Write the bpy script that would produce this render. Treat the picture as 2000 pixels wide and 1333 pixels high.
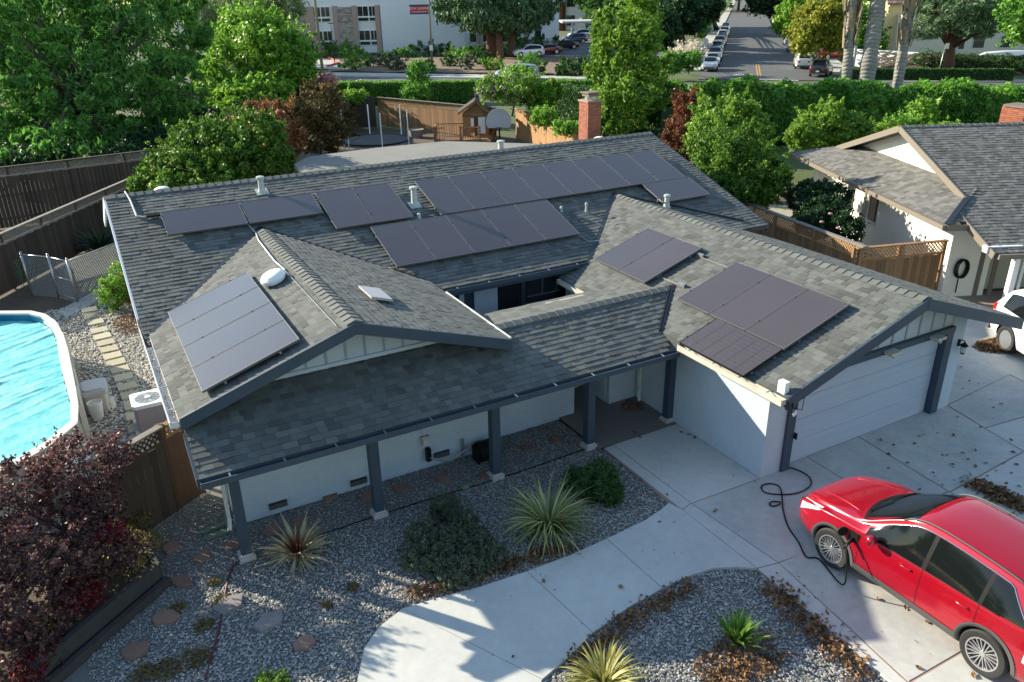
import bpy, math, random
import numpy as np
from mathutils import Matrix, Vector
random.seed(7); RNG = np.random.default_rng(11)
R_ = math.radians
for o in list(bpy.data.objects): bpy.data.objects.remove(o)
SC = bpy.context.scene; COL = SC.collection
# ------------------------------------------------------------------ camera
CP = Vector((-10.2127, -8.9066, 8.6441)); YAW, PITCH, ROLL, FOC = 0.5003, 0.4171, -0.0178, 1544.70
_f = Vector((math.sin(YAW)*math.cos(PITCH), math.cos(YAW)*math.cos(PITCH), -math.sin(PITCH)))
_r = Vector((math.cos(YAW), -math.sin(YAW), 0)); _u = _r.cross(_f)
CR = _r*math.cos(ROLL)+_u*math.sin(ROLL); CU = -_r*math.sin(ROLL)+_u*math.cos(ROLL); CF = _f
cam = bpy.data.cameras.new("camera"); co = bpy.data.objects.new("camera", cam); COL.objects.link(co)
co.matrix_world = Matrix(((CR.x, CU.x, -CF.x, CP.x), (CR.y, CU.y, -CF.y, CP.y), (CR.z, CU.z, -CF.z, CP.z), (0, 0, 0, 1)))
cam.sensor_width = 36; cam.lens = FOC/2000*36; cam.clip_end = 4000; cam.clip_start = .1
SC.camera = co
# ------------------------------------------------------------------ sky, sun, exposure
SUN_AZ, SUN_EL = 323.5, 22.6          # compass azimuth the sun stands at (0 = +y, 90 = +x)
w = bpy.data.worlds.new("World"); SC.world = w; w.use_nodes = True
nt = w.node_tree; nt.nodes.clear()
sky = nt.nodes.new('ShaderNodeTexSky'); sky.sky_type = 'NISHITA'; sky.sun_disc = False
sky.sun_elevation = R_(SUN_EL); sky.sun_rotation = R_(SUN_AZ); sky.altitude = 20; sky.air_density = 1.25; sky.dust_density = .15; sky.ozone_density = 1.0
bg = nt.nodes.new('ShaderNodeBackground'); bg.inputs['Strength'].default_value = .118
ow = nt.nodes.new('ShaderNodeOutputWorld'); nt.links.new(sky.outputs[0], bg.inputs[0]); nt.links.new(bg.outputs[0], ow.inputs[0])
sd = bpy.data.lights.new("sun", 'SUN'); sd.energy = 5.0; sd.angle = R_(.5); sd.color = (1, .90, .70)
so = bpy.data.objects.new("sun", sd); COL.objects.link(so); so.location = (-30, 40, 30)
sdir = Vector((math.sin(R_(SUN_AZ))*math.cos(R_(SUN_EL)), math.cos(R_(SUN_AZ))*math.cos(R_(SUN_EL)), math.sin(R_(SUN_EL))))
so.rotation_euler = sdir.to_track_quat('Z', 'Y').to_euler()
SC.view_settings.view_transform = 'Standard'; SC.view_settings.look = 'None'; SC.view_settings.exposure = 1.22; SC.view_settings.gamma = 1
SC.render.engine = 'CYCLES'
# ------------------------------------------------------------------ helpers
def G(u, v, z=0.0):
    """world point at height z that the photograph shows at pixel u, v"""
    q = CF+CR*((u-1000)/FOC)-CU*((v-666.5)/FOC); t = (z-CP.z)/q.z
    return CP+q*t
def GD(u, v, w):
    """world point seen at pixel u, v at depth w metres"""
    return CP+(CF+CR*((u-1000)/FOC)-CU*((v-666.5)/FOC))*w
def depth(p): return (Vector(p)-CP).dot(CF)
def g2(u, v, z=0): p = G(u, v, z); return (p.x, p.y)
WLD = {}
def link(o, parent=None):
    COL.objects.link(o)
    if parent is not None:
        o.parent = parent; pm = WLD.get(parent.name)
        if pm is not None: o.matrix_parent_inverse = pm.inverted()
    return o
def tag(o, label=None, cat=None, group=None, kind=None):
    if label: o['label'] = label
    if cat: o['category'] = cat
    if group: o['group'] = group
    if kind: o['kind'] = kind
    return o
def thing(name, label, cat, loc=(0, 0, 0), group=None, kind=None):
    o = bpy.data.objects.new(name, None); COL.objects.link(o); o.location = loc; o.empty_display_size = .3
    WLD[o.name] = Matrix.Translation(Vector(loc)); return tag(o, label, cat, group, kind)
def copy_tree(o, parent=None):
    c = o.copy(); COL.objects.link(c)
    if parent is not None: c.parent = parent
    for ch in [k for k in KIDS.get(o.name, [])]:
        copy_tree(ch, c)
    return c
KIDS = {}
def adopt(o, parent): KIDS.setdefault(parent.name, []).append(o)
class MB:
    def __init__(s): s.v = []; s.f = []; s.m = []; s.t = []
    def add(s, vs, fs, mi=0, tone=.5):
        b = len(s.v); s.v += [tuple(p) for p in vs]; s.f += [tuple(b+i for i in f) for f in fs]; s.m += [mi]*len(fs); s.t += [tone]*len(fs); return s
    def obox(s, o, a, b, c, mi=0, tone=.5):
        o, a, b, c = map(Vector, (o, a, b, c))
        if a.cross(b).dot(c) < 0: a, b = b, a
        P = [o, o+a, o+a+b, o+b, o+c, o+a+c, o+a+b+c, o+b+c]
        return s.add(P, [(0, 3, 2, 1), (4, 5, 6, 7), (0, 1, 5, 4), (1, 2, 6, 5), (2, 3, 7, 6), (3, 0, 4, 7)], mi, tone)
    def box(s, x0, x1, y0, y1, z0, z1, mi=0, tone=.5): return s.obox((x0, y0, z0), (x1-x0, 0, 0), (0, y1-y0, 0), (0, 0, z1-z0), mi, tone)
    def bar(s, p, q, wd, ht, up=(0, 0, 1), mi=0, tone=.5):
        p, q, up = Vector(p), Vector(q), Vector(up); d = (q-p); n = d.normalized(); sx = n.cross(up).normalized(); uz = sx.cross(n)
        return s.obox(p-sx*wd/2-uz*ht/2, d, sx*wd, uz*ht, mi, tone)
    def prism(s, poly, z0, z1, mi=0, tone=.5):
        n = len(poly); ar = sum(poly[i][0]*poly[(i+1) % n][1]-poly[(i+1) % n][0]*poly[i][1] for i in range(n))
        if ar < 0: poly = poly[::-1]
        P = [(x, y, z0) for x, y in poly]+[(x, y, z1) for x, y in poly]
        return s.add(P, [tuple(range(n-1, -1, -1)), tuple(range(n, 2*n))]+[(i, (i+1) % n, n+(i+1) % n, n+i) for i in range(n)], mi, tone)
    def vprism(s, pts, d, mi=0, tone=.5):
        """extrude a planar 3-D polygon by vector d"""
        n = len(pts); d = Vector(d); P = [Vector(p) for p in pts]
        nn = Vector((0, 0, 0))
        for i in range(n): nn += P[i].cross(P[(i+1) % n])
        if nn.dot(d) < 0: P = P[::-1]
        return s.add(P+[p+d for p in P], [tuple(range(n-1, -1, -1)), tuple(range(n, 2*n))]+[(i, (i+1) % n, n+(i+1) % n, n+i) for i in range(n)], mi, tone)
    def tube(s, pts, r, n=8, mi=0, tone=.5, caps=True):
        pts = [Vector(p) for p in pts]; rr = r if isinstance(r, (list, tuple)) else [r]*len(pts); rings = []; prev = None
        for i, p in enumerate(pts):
            d = (pts[min(i+1, len(pts)-1)]-pts[max(i-1, 0)]).normalized()
            if prev is None: a = d.orthogonal().normalized()
            else:
                a = prev-d*prev.dot(d)
                a = a.normalized() if a.length > 1e-4 else d.orthogonal().normalized()
            prev = a; b = d.cross(a)
            rings.append([p+(a*math.cos(2*math.pi*k/n)+b*math.sin(2*math.pi*k/n))*rr[i] for k in range(n)])
        V = [q for rg in rings for q in rg]; F = []
        for i in range(len(pts)-1):
            for k in range(n): F.append((i*n+k, i*n+(k+1) % n, (i+1)*n+(k+1) % n, (i+1)*n+k))
        if caps: F.append(tuple(range(n-1, -1, -1))); F.append(tuple((len(pts)-1)*n+k for k in range(n)))
        return s.add(V, F, mi, tone)
    def lathe(s, c, prof, n=20, mi=0, tone=.5, ax=None, caps=True):
        """prof = [(radius, height)] about a vertical axis through c (or about ax)"""
        c = Vector(c); Z = Vector(ax or (0, 0, 1)).normalized(); X = Z.orthogonal().normalized(); Y = Z.cross(X); V = []; F = []
        for r, h in prof:
            for k in range(n): t = 2*math.pi*k/n; V.append(c+X*r*math.cos(t)+Y*r*math.sin(t)+Z*h)
        for i in range(len(prof)-1):
            for k in range(n): F.append((i*n+k, i*n+(k+1) % n, (i+1)*n+(k+1) % n, (i+1)*n+k))
        if caps: F.append(tuple(range(n-1, -1, -1))); F.append(tuple((len(prof)-1)*n+k for k in range(n)))
        return s.add(V, F, mi, tone)
    def mesh(s, name, mats, smooth=False):
        me = bpy.data.meshes.new(name); me.from_pydata(s.v, [], s.f)
        for m in (mats if isinstance(mats, (list, tuple)) else [mats]): me.materials.append(m)
        if any(s.m): me.polygons.foreach_set('material_index', s.m)
        at = me.attributes.new('tone', 'FLOAT', 'FACE'); at.data.foreach_set('value', s.t)
        if smooth: me.shade_smooth(); 
        if smooth == 'auto': me.set_sharp_from_angle(angle=R_(40))
        me.update(); return me
    def build(s, name, mats, parent=None, smooth=False, label=None, cat=None, group=None, kind=None):
        o = bpy.data.objects.new(name, s.mesh(name, mats, smooth)); link(o, parent)
        if parent is not None: adopt(o, parent)
        return tag(o, label, cat, group, kind)
def inst(name, me, parent, M=None, loc=None, label=None):
    o = bpy.data.objects.new(name, me); link(o, parent)
    if M is not None: o.matrix_basis = M
    if loc is not None: o.location = loc
    if label: o['label'] = label
    if parent is not None: adopt(o, parent)
    return o
def frame(o, x, y, z):
    o, x, y, z = map(Vector, (o, x, y, z))
    return Matrix(((x.x, y.x, z.x, o.x), (x.y, y.y, z.y, o.y), (x.z, y.z, z.z, o.z), (0, 0, 0, 1)))
# ------------------------------------------------------------------ materials
def mat(name, c, rough=.8, metal=0, c2=None, stain=0, ns=3, bump=0, bs=40, tone=0, rnd=0, coat=0, alpha=1, spec=.5, stretch=None, trans=0, fine=0):
    m = bpy.data.materials.new(name); m.use_nodes = True; t = m.node_tree; N, L = t.nodes, t.links
    b = N['Principled BSDF']; b.inputs['Roughness'].default_value = rough; b.inputs['Metallic'].default_value = metal
    b.inputs['Coat Weight'].default_value = coat; b.inputs['Specular IOR Level'].default_value = spec; b.inputs['Coat Roughness'].default_value = .05
    if trans: b.inputs['Transmission Weight'].default_value = trans
    tc = N.new('ShaderNodeTexCoord'); mp = N.new('ShaderNodeMapping'); L.new(tc.outputs['Object'], mp.inputs[0])
    if stretch: mp.inputs['Scale'].default_value = stretch
    rgb = N.new('ShaderNodeRGB'); rgb.outputs[0].default_value = (*c, 1); out = rgb.outputs[0]
    if c2:
        nz = N.new('ShaderNodeTexNoise'); nz.inputs['Scale'].default_value = ns; nz.inputs['Detail'].default_value = 5; nz.inputs['Roughness'].default_value = .65
        L.new(mp.outputs[0], nz.inputs['Vector'])
        mr = N.new('ShaderNodeMapRange'); mr.inputs[1].default_value = .3; mr.inputs[2].default_value = .7; L.new(nz.outputs['Fac'], mr.inputs[0])
        mx = N.new('ShaderNodeMix'); mx.data_type = 'RGBA'; L.new(mr.outputs[0], mx.inputs[0]); L.new(out, mx.inputs[6]); mx.inputs[7].default_value = (*c2, 1); out = mx.outputs[2]
    def mul(out, src, amt):
        mr = N.new('ShaderNodeMapRange'); mr.inputs[3].default_value = 1-amt; mr.inputs[4].default_value = 1+amt; L.new(src, mr.inputs[0])
        vm = N.new('ShaderNodeVectorMath'); vm.operation = 'SCALE'; L.new(out, vm.inputs[0]); L.new(mr.outputs[0], vm.inputs['Scale']); return vm.outputs[0]
    if tone:
        at = N.new('ShaderNodeAttribute'); at.attribute_name = 'tone'; out = mul(out, at.outputs['Fac'], tone)
    if rnd:
        oi = N.new('ShaderNodeObjectInfo'); out = mul(out, oi.outputs['Random'], rnd)
    if stain:
        n4 = N.new('ShaderNodeTexNoise'); n4.inputs['Scale'].default_value = .55; n4.inputs['Detail'].default_value = 8; n4.inputs['Roughness'].default_value = .7; n4.inputs['Distortion'].default_value = .8; L.new(mp.outputs[0], n4.inputs['Vector']); out = mul(out, n4.outputs['Fac'], stain)
        n5 = N.new('ShaderNodeTexNoise'); n5.inputs['Scale'].default_value = 9; n5.inputs['Detail'].default_value = 6; L.new(mp.outputs[0], n5.inputs['Vector']); out = mul(out, n5.outputs['Fac'], stain*.5)
    if fine:
        n3 = N.new('ShaderNodeTexNoise'); n3.inputs['Scale'].default_value = 180; n3.inputs['Detail'].default_value = 2; L.new(mp.outputs[0], n3.inputs['Vector']); out = mul(out, n3.outputs['Fac'], fine)
    L.new(out, b.inputs['Base Color'])
    if bump:
        n2 = N.new('ShaderNodeTexNoise'); n2.inputs['Scale'].default_value = bs; n2.inputs['Detail'].default_value = 4; L.new(mp.outputs[0], n2.inputs['Vector'])
        bp = N.new('ShaderNodeBump'); bp.inputs['Strength'].default_value = bump; bp.inputs['Distance'].default_value = .02; L.new(n2.outputs['Fac'], bp.inputs['Height']); L.new(bp.outputs[0], b.inputs['Normal'])
    return m
def leafmat(name, c1, c2, tr=.42, rough=.5):
    m = bpy.data.materials.new(name); m.use_nodes = True; t = m.node_tree; N, L = t.nodes, t.links
    b = N['Principled BSDF']; b.inputs['Roughness'].default_value = rough; b.inputs['Specular IOR Level'].default_value = .35
    at = N.new('ShaderNodeAttribute'); at.attribute_name = 'tone'
    mx = N.new('ShaderNodeMix'); mx.data_type = 'RGBA'; L.new(at.outputs['Fac'], mx.inputs[0]); mx.inputs[6].default_value = (*c1, 1); mx.inputs[7].default_value = (*c2, 1)
    L.new(mx.outputs[2], b.inputs['Base Color'])
    tl = N.new('ShaderNodeBsdfTranslucent'); L.new(mx.outputs[2], tl.inputs[0]); ms = N.new('ShaderNodeMixShader'); ms.inputs[0].default_value = tr
    L.new(b.outputs[0], ms.inputs[1]); L.new(tl.outputs[0], ms.inputs[2]); L.new(ms.outputs[0], N['Material Output'].inputs[0]); return m
M = dict(
 shingle=mat('asphalt_shingle', (.086, .096, .094), .92, c2=(.116, .120, .112), ns=1.3, tone=.35, rnd=0, bump=.25, bs=350, fine=.3, stain=.10),
 shingle2=mat('neighbour_shingle', (.115, .112, .11), .92, c2=(.14, .137, .128), ns=2, tone=.35, bump=.2, bs=300, fine=.2),
 deck=mat('roof_deck', (.07, .07, .065), .95), batten=mat('batten_paint', (.30, .34, .39), .6), felt=mat('rolled_roofing', (.17, .17, .155), .95, c2=(.21, .205, .185), ns=.7, bump=.2, bs=200),
 trim=mat('slate_blue_paint', (.032, .054, .082), .55, c2=(.04, .064, .093), ns=2, bump=.05, bs=60),
 white=mat('white_stucco', (.39, .46, .54), .85, stain=.14, c2=(.44, .51, .58), ns=1.5, bump=.25, bs=30),
 whitep=mat('white_paint', (.50, .55, .61), .6, c2=(.45, .50, .57), ns=2.5),
 door=mat('garage_door_paint', (.37, .42, .52), .55, stain=.08, c2=(.42, .47, .57), ns=3, bump=.5, bs=22, stretch=(.12, 1, 1.6)),
 gut=mat('cream_and_lit_gutter', (.52, .50, .44), .45, c2=(.40, .38, .33), ns=5), gutw=mat('white_and_lit_gutter', (.68, .68, .66), .4, c2=(.5, .5, .47), ns=6),  # pale colours carry the sunlight on the shared gutter paint
 dark=mat('dark_opening', (.015, .016, .018), .4), glass=mat('window_glass', (.02, .025, .03), .05, spec=.9), metal=mat('galvanised', (.45, .46, .46), .38, .8, c2=(.35, .36, .36), ns=8),
 flash=mat('dark_flashing', (.022, .024, .03), .35, .3), ventg=mat('painted_vent', (.36, .40, .38), .6, c2=(.42, .45, .43), ns=8),
 vwhite=mat('white_plastic', (.80, .80, .80), .4), pv=mat('solar_glass', (.056, .044, .045), .26, c2=(.064, .051, .051), ns=.8, spec=.7, coat=.3, rnd=.09), pvf=mat('black_frame', (.018, .018, .02), .4, .4), alu=mat('aluminium', (.5, .5, .52), .35, .9), pframe=mat('panel_frame', (.16, .155, .165), .45, .4),
 conc=mat('concrete', (.45, .455, .435), .85, c2=(.51, .51, .48), ns=.9, bump=.06, bs=90, fine=.08, stain=.22), conc2=mat('concrete_stained', (.37, .375, .36), .85, c2=(.46, .465, .445), ns=.8, bump=.06, bs=90, fine=.08, stain=.36),
 conc3=mat('dark_concrete', (.15, .15, .15), .6, c2=(.19, .17, .155), ns=2.5), footing=mat('footing_block', (.42, .40, .39), .9, c2=(.5, .48, .46), ns=9),  # darker concrete for the porch and court floors
 gravelbase=mat('gravel_earth', (.13, .13, .125), .95, c2=(.19, .19, .18), ns=60, bump=.8, bs=70), pebble=None,
 soil=mat('soil', (.07, .052, .036), .95, c2=(.11, .085, .06), ns=3, bump=.4, bs=30), mulch=mat('bark_soil', (.20, .13, .085), .95, c2=(.15, .11, .08), ns=1.5, bump=.3, bs=20),
 lawn=mat('lawn_ground', (.055, .085, .025), .95, c2=(.09, .11, .035), ns=.6, bump=.5, bs=20), asph=mat('asphalt', (.075, .077, .08), .9, c2=(.095, .097, .10), ns=.35, bump=.1, bs=60, fine=.12),
 pave=mat('sidewalk', (.42, .41, .37), .9, c2=(.36, .35, .32), ns=.6), kerb=mat('kerb', (.40, .39, .36), .9), yel=mat('yellow_line', (.55, .27, .03), .8), wline=mat('white_line', (.6, .6, .58), .8),
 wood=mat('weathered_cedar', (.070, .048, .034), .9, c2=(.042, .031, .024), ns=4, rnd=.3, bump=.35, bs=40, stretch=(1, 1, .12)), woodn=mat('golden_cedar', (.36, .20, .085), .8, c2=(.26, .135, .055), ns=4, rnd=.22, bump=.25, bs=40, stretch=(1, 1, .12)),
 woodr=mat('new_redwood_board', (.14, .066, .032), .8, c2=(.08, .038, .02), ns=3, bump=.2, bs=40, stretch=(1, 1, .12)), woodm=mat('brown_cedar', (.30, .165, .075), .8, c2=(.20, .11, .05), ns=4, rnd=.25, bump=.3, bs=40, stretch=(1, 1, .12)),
 rail=mat('grey_cap_rail', (.24, .21, .18), .9, c2=(.17, .15, .13), ns=6), beam=mat('dark_timber', (.035, .033, .033), .85, c2=(.055, .05, .047), ns=4),
 brick=mat('red_brick', (.32, .10, .055), .85, c2=(.26, .08, .045), ns=8, rnd=.25, bump=.3, bs=90), mortar=mat('mortar', (.30, .22, .18), .95), clay=mat('chimney_cap', (.20, .14, .11), .8, c2=(.12, .1, .09), ns=10),
 flag=mat('red_flagstone', (.24, .145, .11), .85, c2=(.20, .12, .095), ns=6, rnd=.2, bump=.3, bs=30), flagg=mat('grey_pink_slate', (.27, .24, .235), .8, c2=(.20, .17, .165), ns=9, rnd=.12, bump=.4, bs=25),
 paver=mat('sand_paver', (.40, .365, .27), .9, c2=(.34, .31, .23), ns=7, rnd=.14, bump=.2, bs=60),
 chain=mat('galvanised_wire', (.42, .44, .45), .45, .6), blackp=mat('black_plastic', (.010, .010, .011), .55, spec=.2), rubber=mat('tyre_rubber', (.018, .018, .019), .75, bump=.1, bs=80), clad=mat('grey_cladding', (.075, .078, .082), .6),
 red=mat('red_metallic_paint', (.40, .004, .018), .22, .35, coat=1.0), cglass=mat('car_glass', (.006, .008, .009), .06, spec=.35), chrome=mat('chrome', (.75, .75, .77), .15, 1), rim=mat('machined_alloy', (.62, .62, .64), .28, .85), rimd=mat('dark_alloy', (.04, .04, .045), .4, .5),
 lens=mat('headlight', (.65, .68, .72), .08, .3, coat=1), tail=mat('tail_light', (.35, .01, .01), .2, coat=1), plate=mat('number_plate', (.6, .62, .65), .5),
 bark=mat('tree_bark', (.10, .075, .055), .95, c2=(.065, .048, .036), ns=6, bump=.8, bs=20, stretch=(1, 1, .3)), redwood=mat('redwood_bark', (.15, .075, .045), .95, c2=(.09, .045, .028), ns=5, bump=.8, bs=12, stretch=(1, 1, .1)),
 palmt=mat('palm_trunk', (.25, .24, .225), .9, c2=(.18, .175, .165), ns=2.2, bump=.6, bs=9, stretch=(.3, .3, 3), tone=.15), palmd=mat('palm_sheath', (.30, .235, .16), .85, c2=(.20, .155, .10), ns=5, tone=.35),
 tan=mat('apt_pilaster', (.36, .27, .235), .9), stone=mat('ledge_stone', (.34, .30, .27), .9, tone=.35), aptw=mat('apt_stucco', (.66, .68, .72), .9, c2=(.70, .72, .75), ns=.2), siding=mat('grey_siding', (.44, .42, .36), .85), siding2=mat('sage_siding', (.50, .48, .40), .85), tile=mat('brown_tile_roof', (.20, .13, .105), .9, tone=.3), creamy=mat('yellow_stucco', (.62, .49, .26), .9), cream=mat('cream_stucco', (.60, .54, .42), .9), nbw=mat('warm_white_stucco', (.80, .77, .68), .9, c2=(.84, .81, .72), ns=2, bump=.2, bs=30), taupe=mat('taupe_trim', (.165, .14, .11), .7), curtain=mat('curtain', (.32, .33, .30), .8),
 vinyl=mat('pool_cover', (.04, .43, .47), .5, c2=(.20, .56, .57), ns=3.2, coat=.2, bump=.7, bs=7), poolw=mat('pool_rail', (.52, .50, .45), .55, c2=(.6, .58, .52), ns=6), water=mat('pool_wall', (.01, .17, .30), .3), beige=mat('beige_plastic', (.50, .47, .41), .6), lid=mat('grey_lid', (.42, .41, .42), .55), acb=mat('condenser_case', (.36, .30, .30), .55, c2=(.32, .27, .27), ns=9), bucket=mat('bucket_white', (.68, .68, .64), .5), 
 bannerr=mat('banner_red', (.42, .02, .04), .6), bannern=mat('banner_navy', (.02, .03, .07), .6), signg=mat('sign_green', (.0, .24, .12), .5), greent=mat('green_hose', (.05, .16, .08), .6), greenext=mat('green_extension', (.12, .18, .13), .6),
 net=mat('trampoline_mat', (.02, .022, .028), .8), board=mat('backboard', (.50, .51, .55), .5), lampg=mat('lamp_glass', (.5, .5, .48), .2), pole=mat('pole_paint', (.20, .18, .13), .6), redkerb=mat('red_kerb', (.35, .05, .04), .8), redpipe=mat('red_hose', (.10, .03, .03), .6),
)
def carpaint(n, c, met=.3): return mat('paint_'+n, c, .3, met, coat=1)
PAINT = dict(white=carpaint('white', (.72, .72, .72), 0), silver=carpaint('silver', (.36, .39, .42)), grey=carpaint('grey', (.12, .13, .14)), black=carpaint('black', (.012, .013, .017)), blue=carpaint('blue', (.02, .05, .10)), maroon=carpaint('maroon', (.16, .012, .02)), teal=carpaint('teal', (.10, .16, .18)), red=carpaint('bright_red', (.45, .02, .02)))
# ------------------------------------------------------------------ foliage engine
def unit(n):
    a = RNG.normal(size=(n, 3)); return a/np.linalg.norm(a, axis=1, keepdims=True)
def leaf_mesh(name, pos, nrm, size, tone, m, aspect=.5, tipdir=None):
    n = len(pos); t = unit(n) if tipdir is None else tipdir
    t = t-nrm*np.sum(t*nrm, 1, keepdims=True); t /= np.linalg.norm(t, axis=1, keepdims=True)+1e-9
    b = np.cross(nrm, t); s = size[:, None]
    V = np.empty((n, 4, 3)); V[:, 0] = pos-t*s*.5; V[:, 1] = pos+b*s*aspect*.5+nrm*s*.08; V[:, 2] = pos+t*s*.5-nrm*s*.08; V[:, 3] = pos-b*s*aspect*.5+nrm*s*.08
    me = bpy.data.meshes.new(name); me.vertices.add(4*n); me.vertices.foreach_set('co', V.reshape(-1).astype(np.float32))
    me.loops.add(4*n); me.loops.foreach_set('vertex_index', np.arange(4*n, dtype=np.int32)); me.polygons.add(n); me.polygons.foreach_set('loop_start', np.arange(0, 4*n, 4, dtype=np.int32)); me.polygons.foreach_set('loop_total', np.full(n, 4, dtype=np.int32))
    me.update(calc_edges=True); me.materials.append(m); at = me.attributes.new('tone', 'FLOAT', 'FACE'); at.data.foreach_set('value', tone.astype(np.float32)); return me
def crown(name, blobs, n, size, m, parent=None, clump=.3, aspect=.5, droop=0., inner=.15, K=0, fill=.75, sprig=.14):
    """leaves in clumps spread through ellipsoids: blobs = [((cx,cy,cz),(rx,ry,rz))]"""
    vol = np.array([r[0]*r[1]*r[2] for c, r in blobs])**(2/3); vol /= vol.sum(); P = []; NR = []; TN = []
    for (c, r), w_ in zip(blobs, vol):
        nb = max(30, int(n*w_)); r = np.array(r, float); clump *= .82; nb = int(nb*.86); k = K or max(16, int(26/clump))
        r = r/(1+clump*.32); d = unit(k); rad = RNG.uniform(fill*.8, 1.0, k)**.6; cen = np.array(c)+d*rad[:, None]*r; rm = clump*float(np.mean(r))*RNG.uniform(.5, 1.3, k)
        ct = RNG.uniform(-.36, .36, k)
        idx = RNG.integers(0, k, nb); dd = unit(nb); dd[:, 2] = np.where(RNG.random(nb) < .3, np.abs(dd[:, 2]), dd[:, 2])
        rr = rm[idx]*np.abs(RNG.uniform(.25, 1, nb)**.7+RNG.normal(0, .16, nb))*np.where(RNG.random(nb) < .12, 1.55, 1.0); p = cen[idx]+dd*rr[:, None]*np.array([1, 1, .85])
        nin = int(nb*inner)
        if nin: q = unit(nin)*RNG.uniform(0, .85, nin)[:, None]; p[:nin] = np.array(c)+q*r
        ns_ = int(nb*sprig)
        if ns_:                                # shoots that break the outline
            kk = max(8, k//2); so_ = RNG.integers(0, k, kk); sdir_ = d[so_]+np.array([0, 0, .55])+unit(kk)*.35; sdir_ /= np.linalg.norm(sdir_, axis=1, keepdims=True); q = RNG.integers(0, kk, ns_); t_ = RNG.random(ns_)
            p[-ns_:] = cen[so_[q]]+sdir_[q]*(rm[so_[q]]*(.7+1.5*t_))[:, None]+unit(ns_)*(size*.8*(1.1-t_))[:, None]
        P.append(p); NR.append(dd); TN.append(np.clip(.5+ct[idx]+RNG.normal(0, .26, nb), 0, 1))
    P = np.concatenate(P); NR = np.concatenate(NR); TN = np.concatenate(TN); nn = NR*.55+unit(len(P))*.8+np.array([0, 0, .35]); nn /= np.linalg.norm(nn, axis=1, keepdims=True)
    sz = size*RNG.uniform(.6, 1.3, len(P)); td = None
    if droop: td = unit(len(P))*(1-droop)+np.array([0, 0, -droop]); nn = nn*np.array([1, 1, .35]); nn /= np.linalg.norm(nn, axis=1, keepdims=True)
    keep = P[:, 2] > .02
    me = leaf_mesh(name, P[keep], nn[keep], sz[keep], TN[keep], m, aspect, None if td is None else td[keep])
    o = bpy.data.objects.new(name, me); link(o, parent)
    if parent is not None: adopt(o, parent)
    return o
def tree(name, label, cat, base, blobs, n, size, m, bark='bark', tr=.25, group=None, limbs=True, clump=.3, aspect=.5, droop=0, inner=.15, fill=.75, K=0):
    t = thing(name, label, cat, base, group)
    crown('crown', blobs, n, size, m, t, clump, aspect, droop, inner, K, fill)
    mb = MB(); b = Vector(base); c0 = Vector(blobs[0][0]); mid = b.lerp(c0, .55)+Vector((random.uniform(-.2, .2), random.uniform(-.2, .2), 0))
    mb.tube([b, b.lerp(mid, .5)+Vector((tr*.3, 0, 0)), mid, c0+Vector((0, 0, blobs[0][1][2]*.3))], [tr*1.15, tr*.9, tr*.7, tr*.25], 9)
    if limbs:
        for c, r in blobs:
            for k in range(4):
                e = Vector(c)+Vector((random.uniform(-.7, .7)*r[0], random.uniform(-.7, .7)*r[1], random.uniform(-.1, .7)*r[2]))
                s0 = b.lerp(mid, random.uniform(.7, 1)); mb.tube([s0, s0.lerp(e, .5)+Vector((0, 0, .15*r[2])), e], [tr*.4, tr*.25, tr*.08], 6)
    mb.build('trunk', M[bark], t, True); return t
def pxblob(u, v, ru, rv, w, rd=None):
    """ellipsoid crown seen at pixel u, v with pixel radii ru, rv at depth w"""
    c = GD(u, v, w); k = w/FOC; return (tuple(c), (ru*k, (rd or ru)*k, rv*k))
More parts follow.
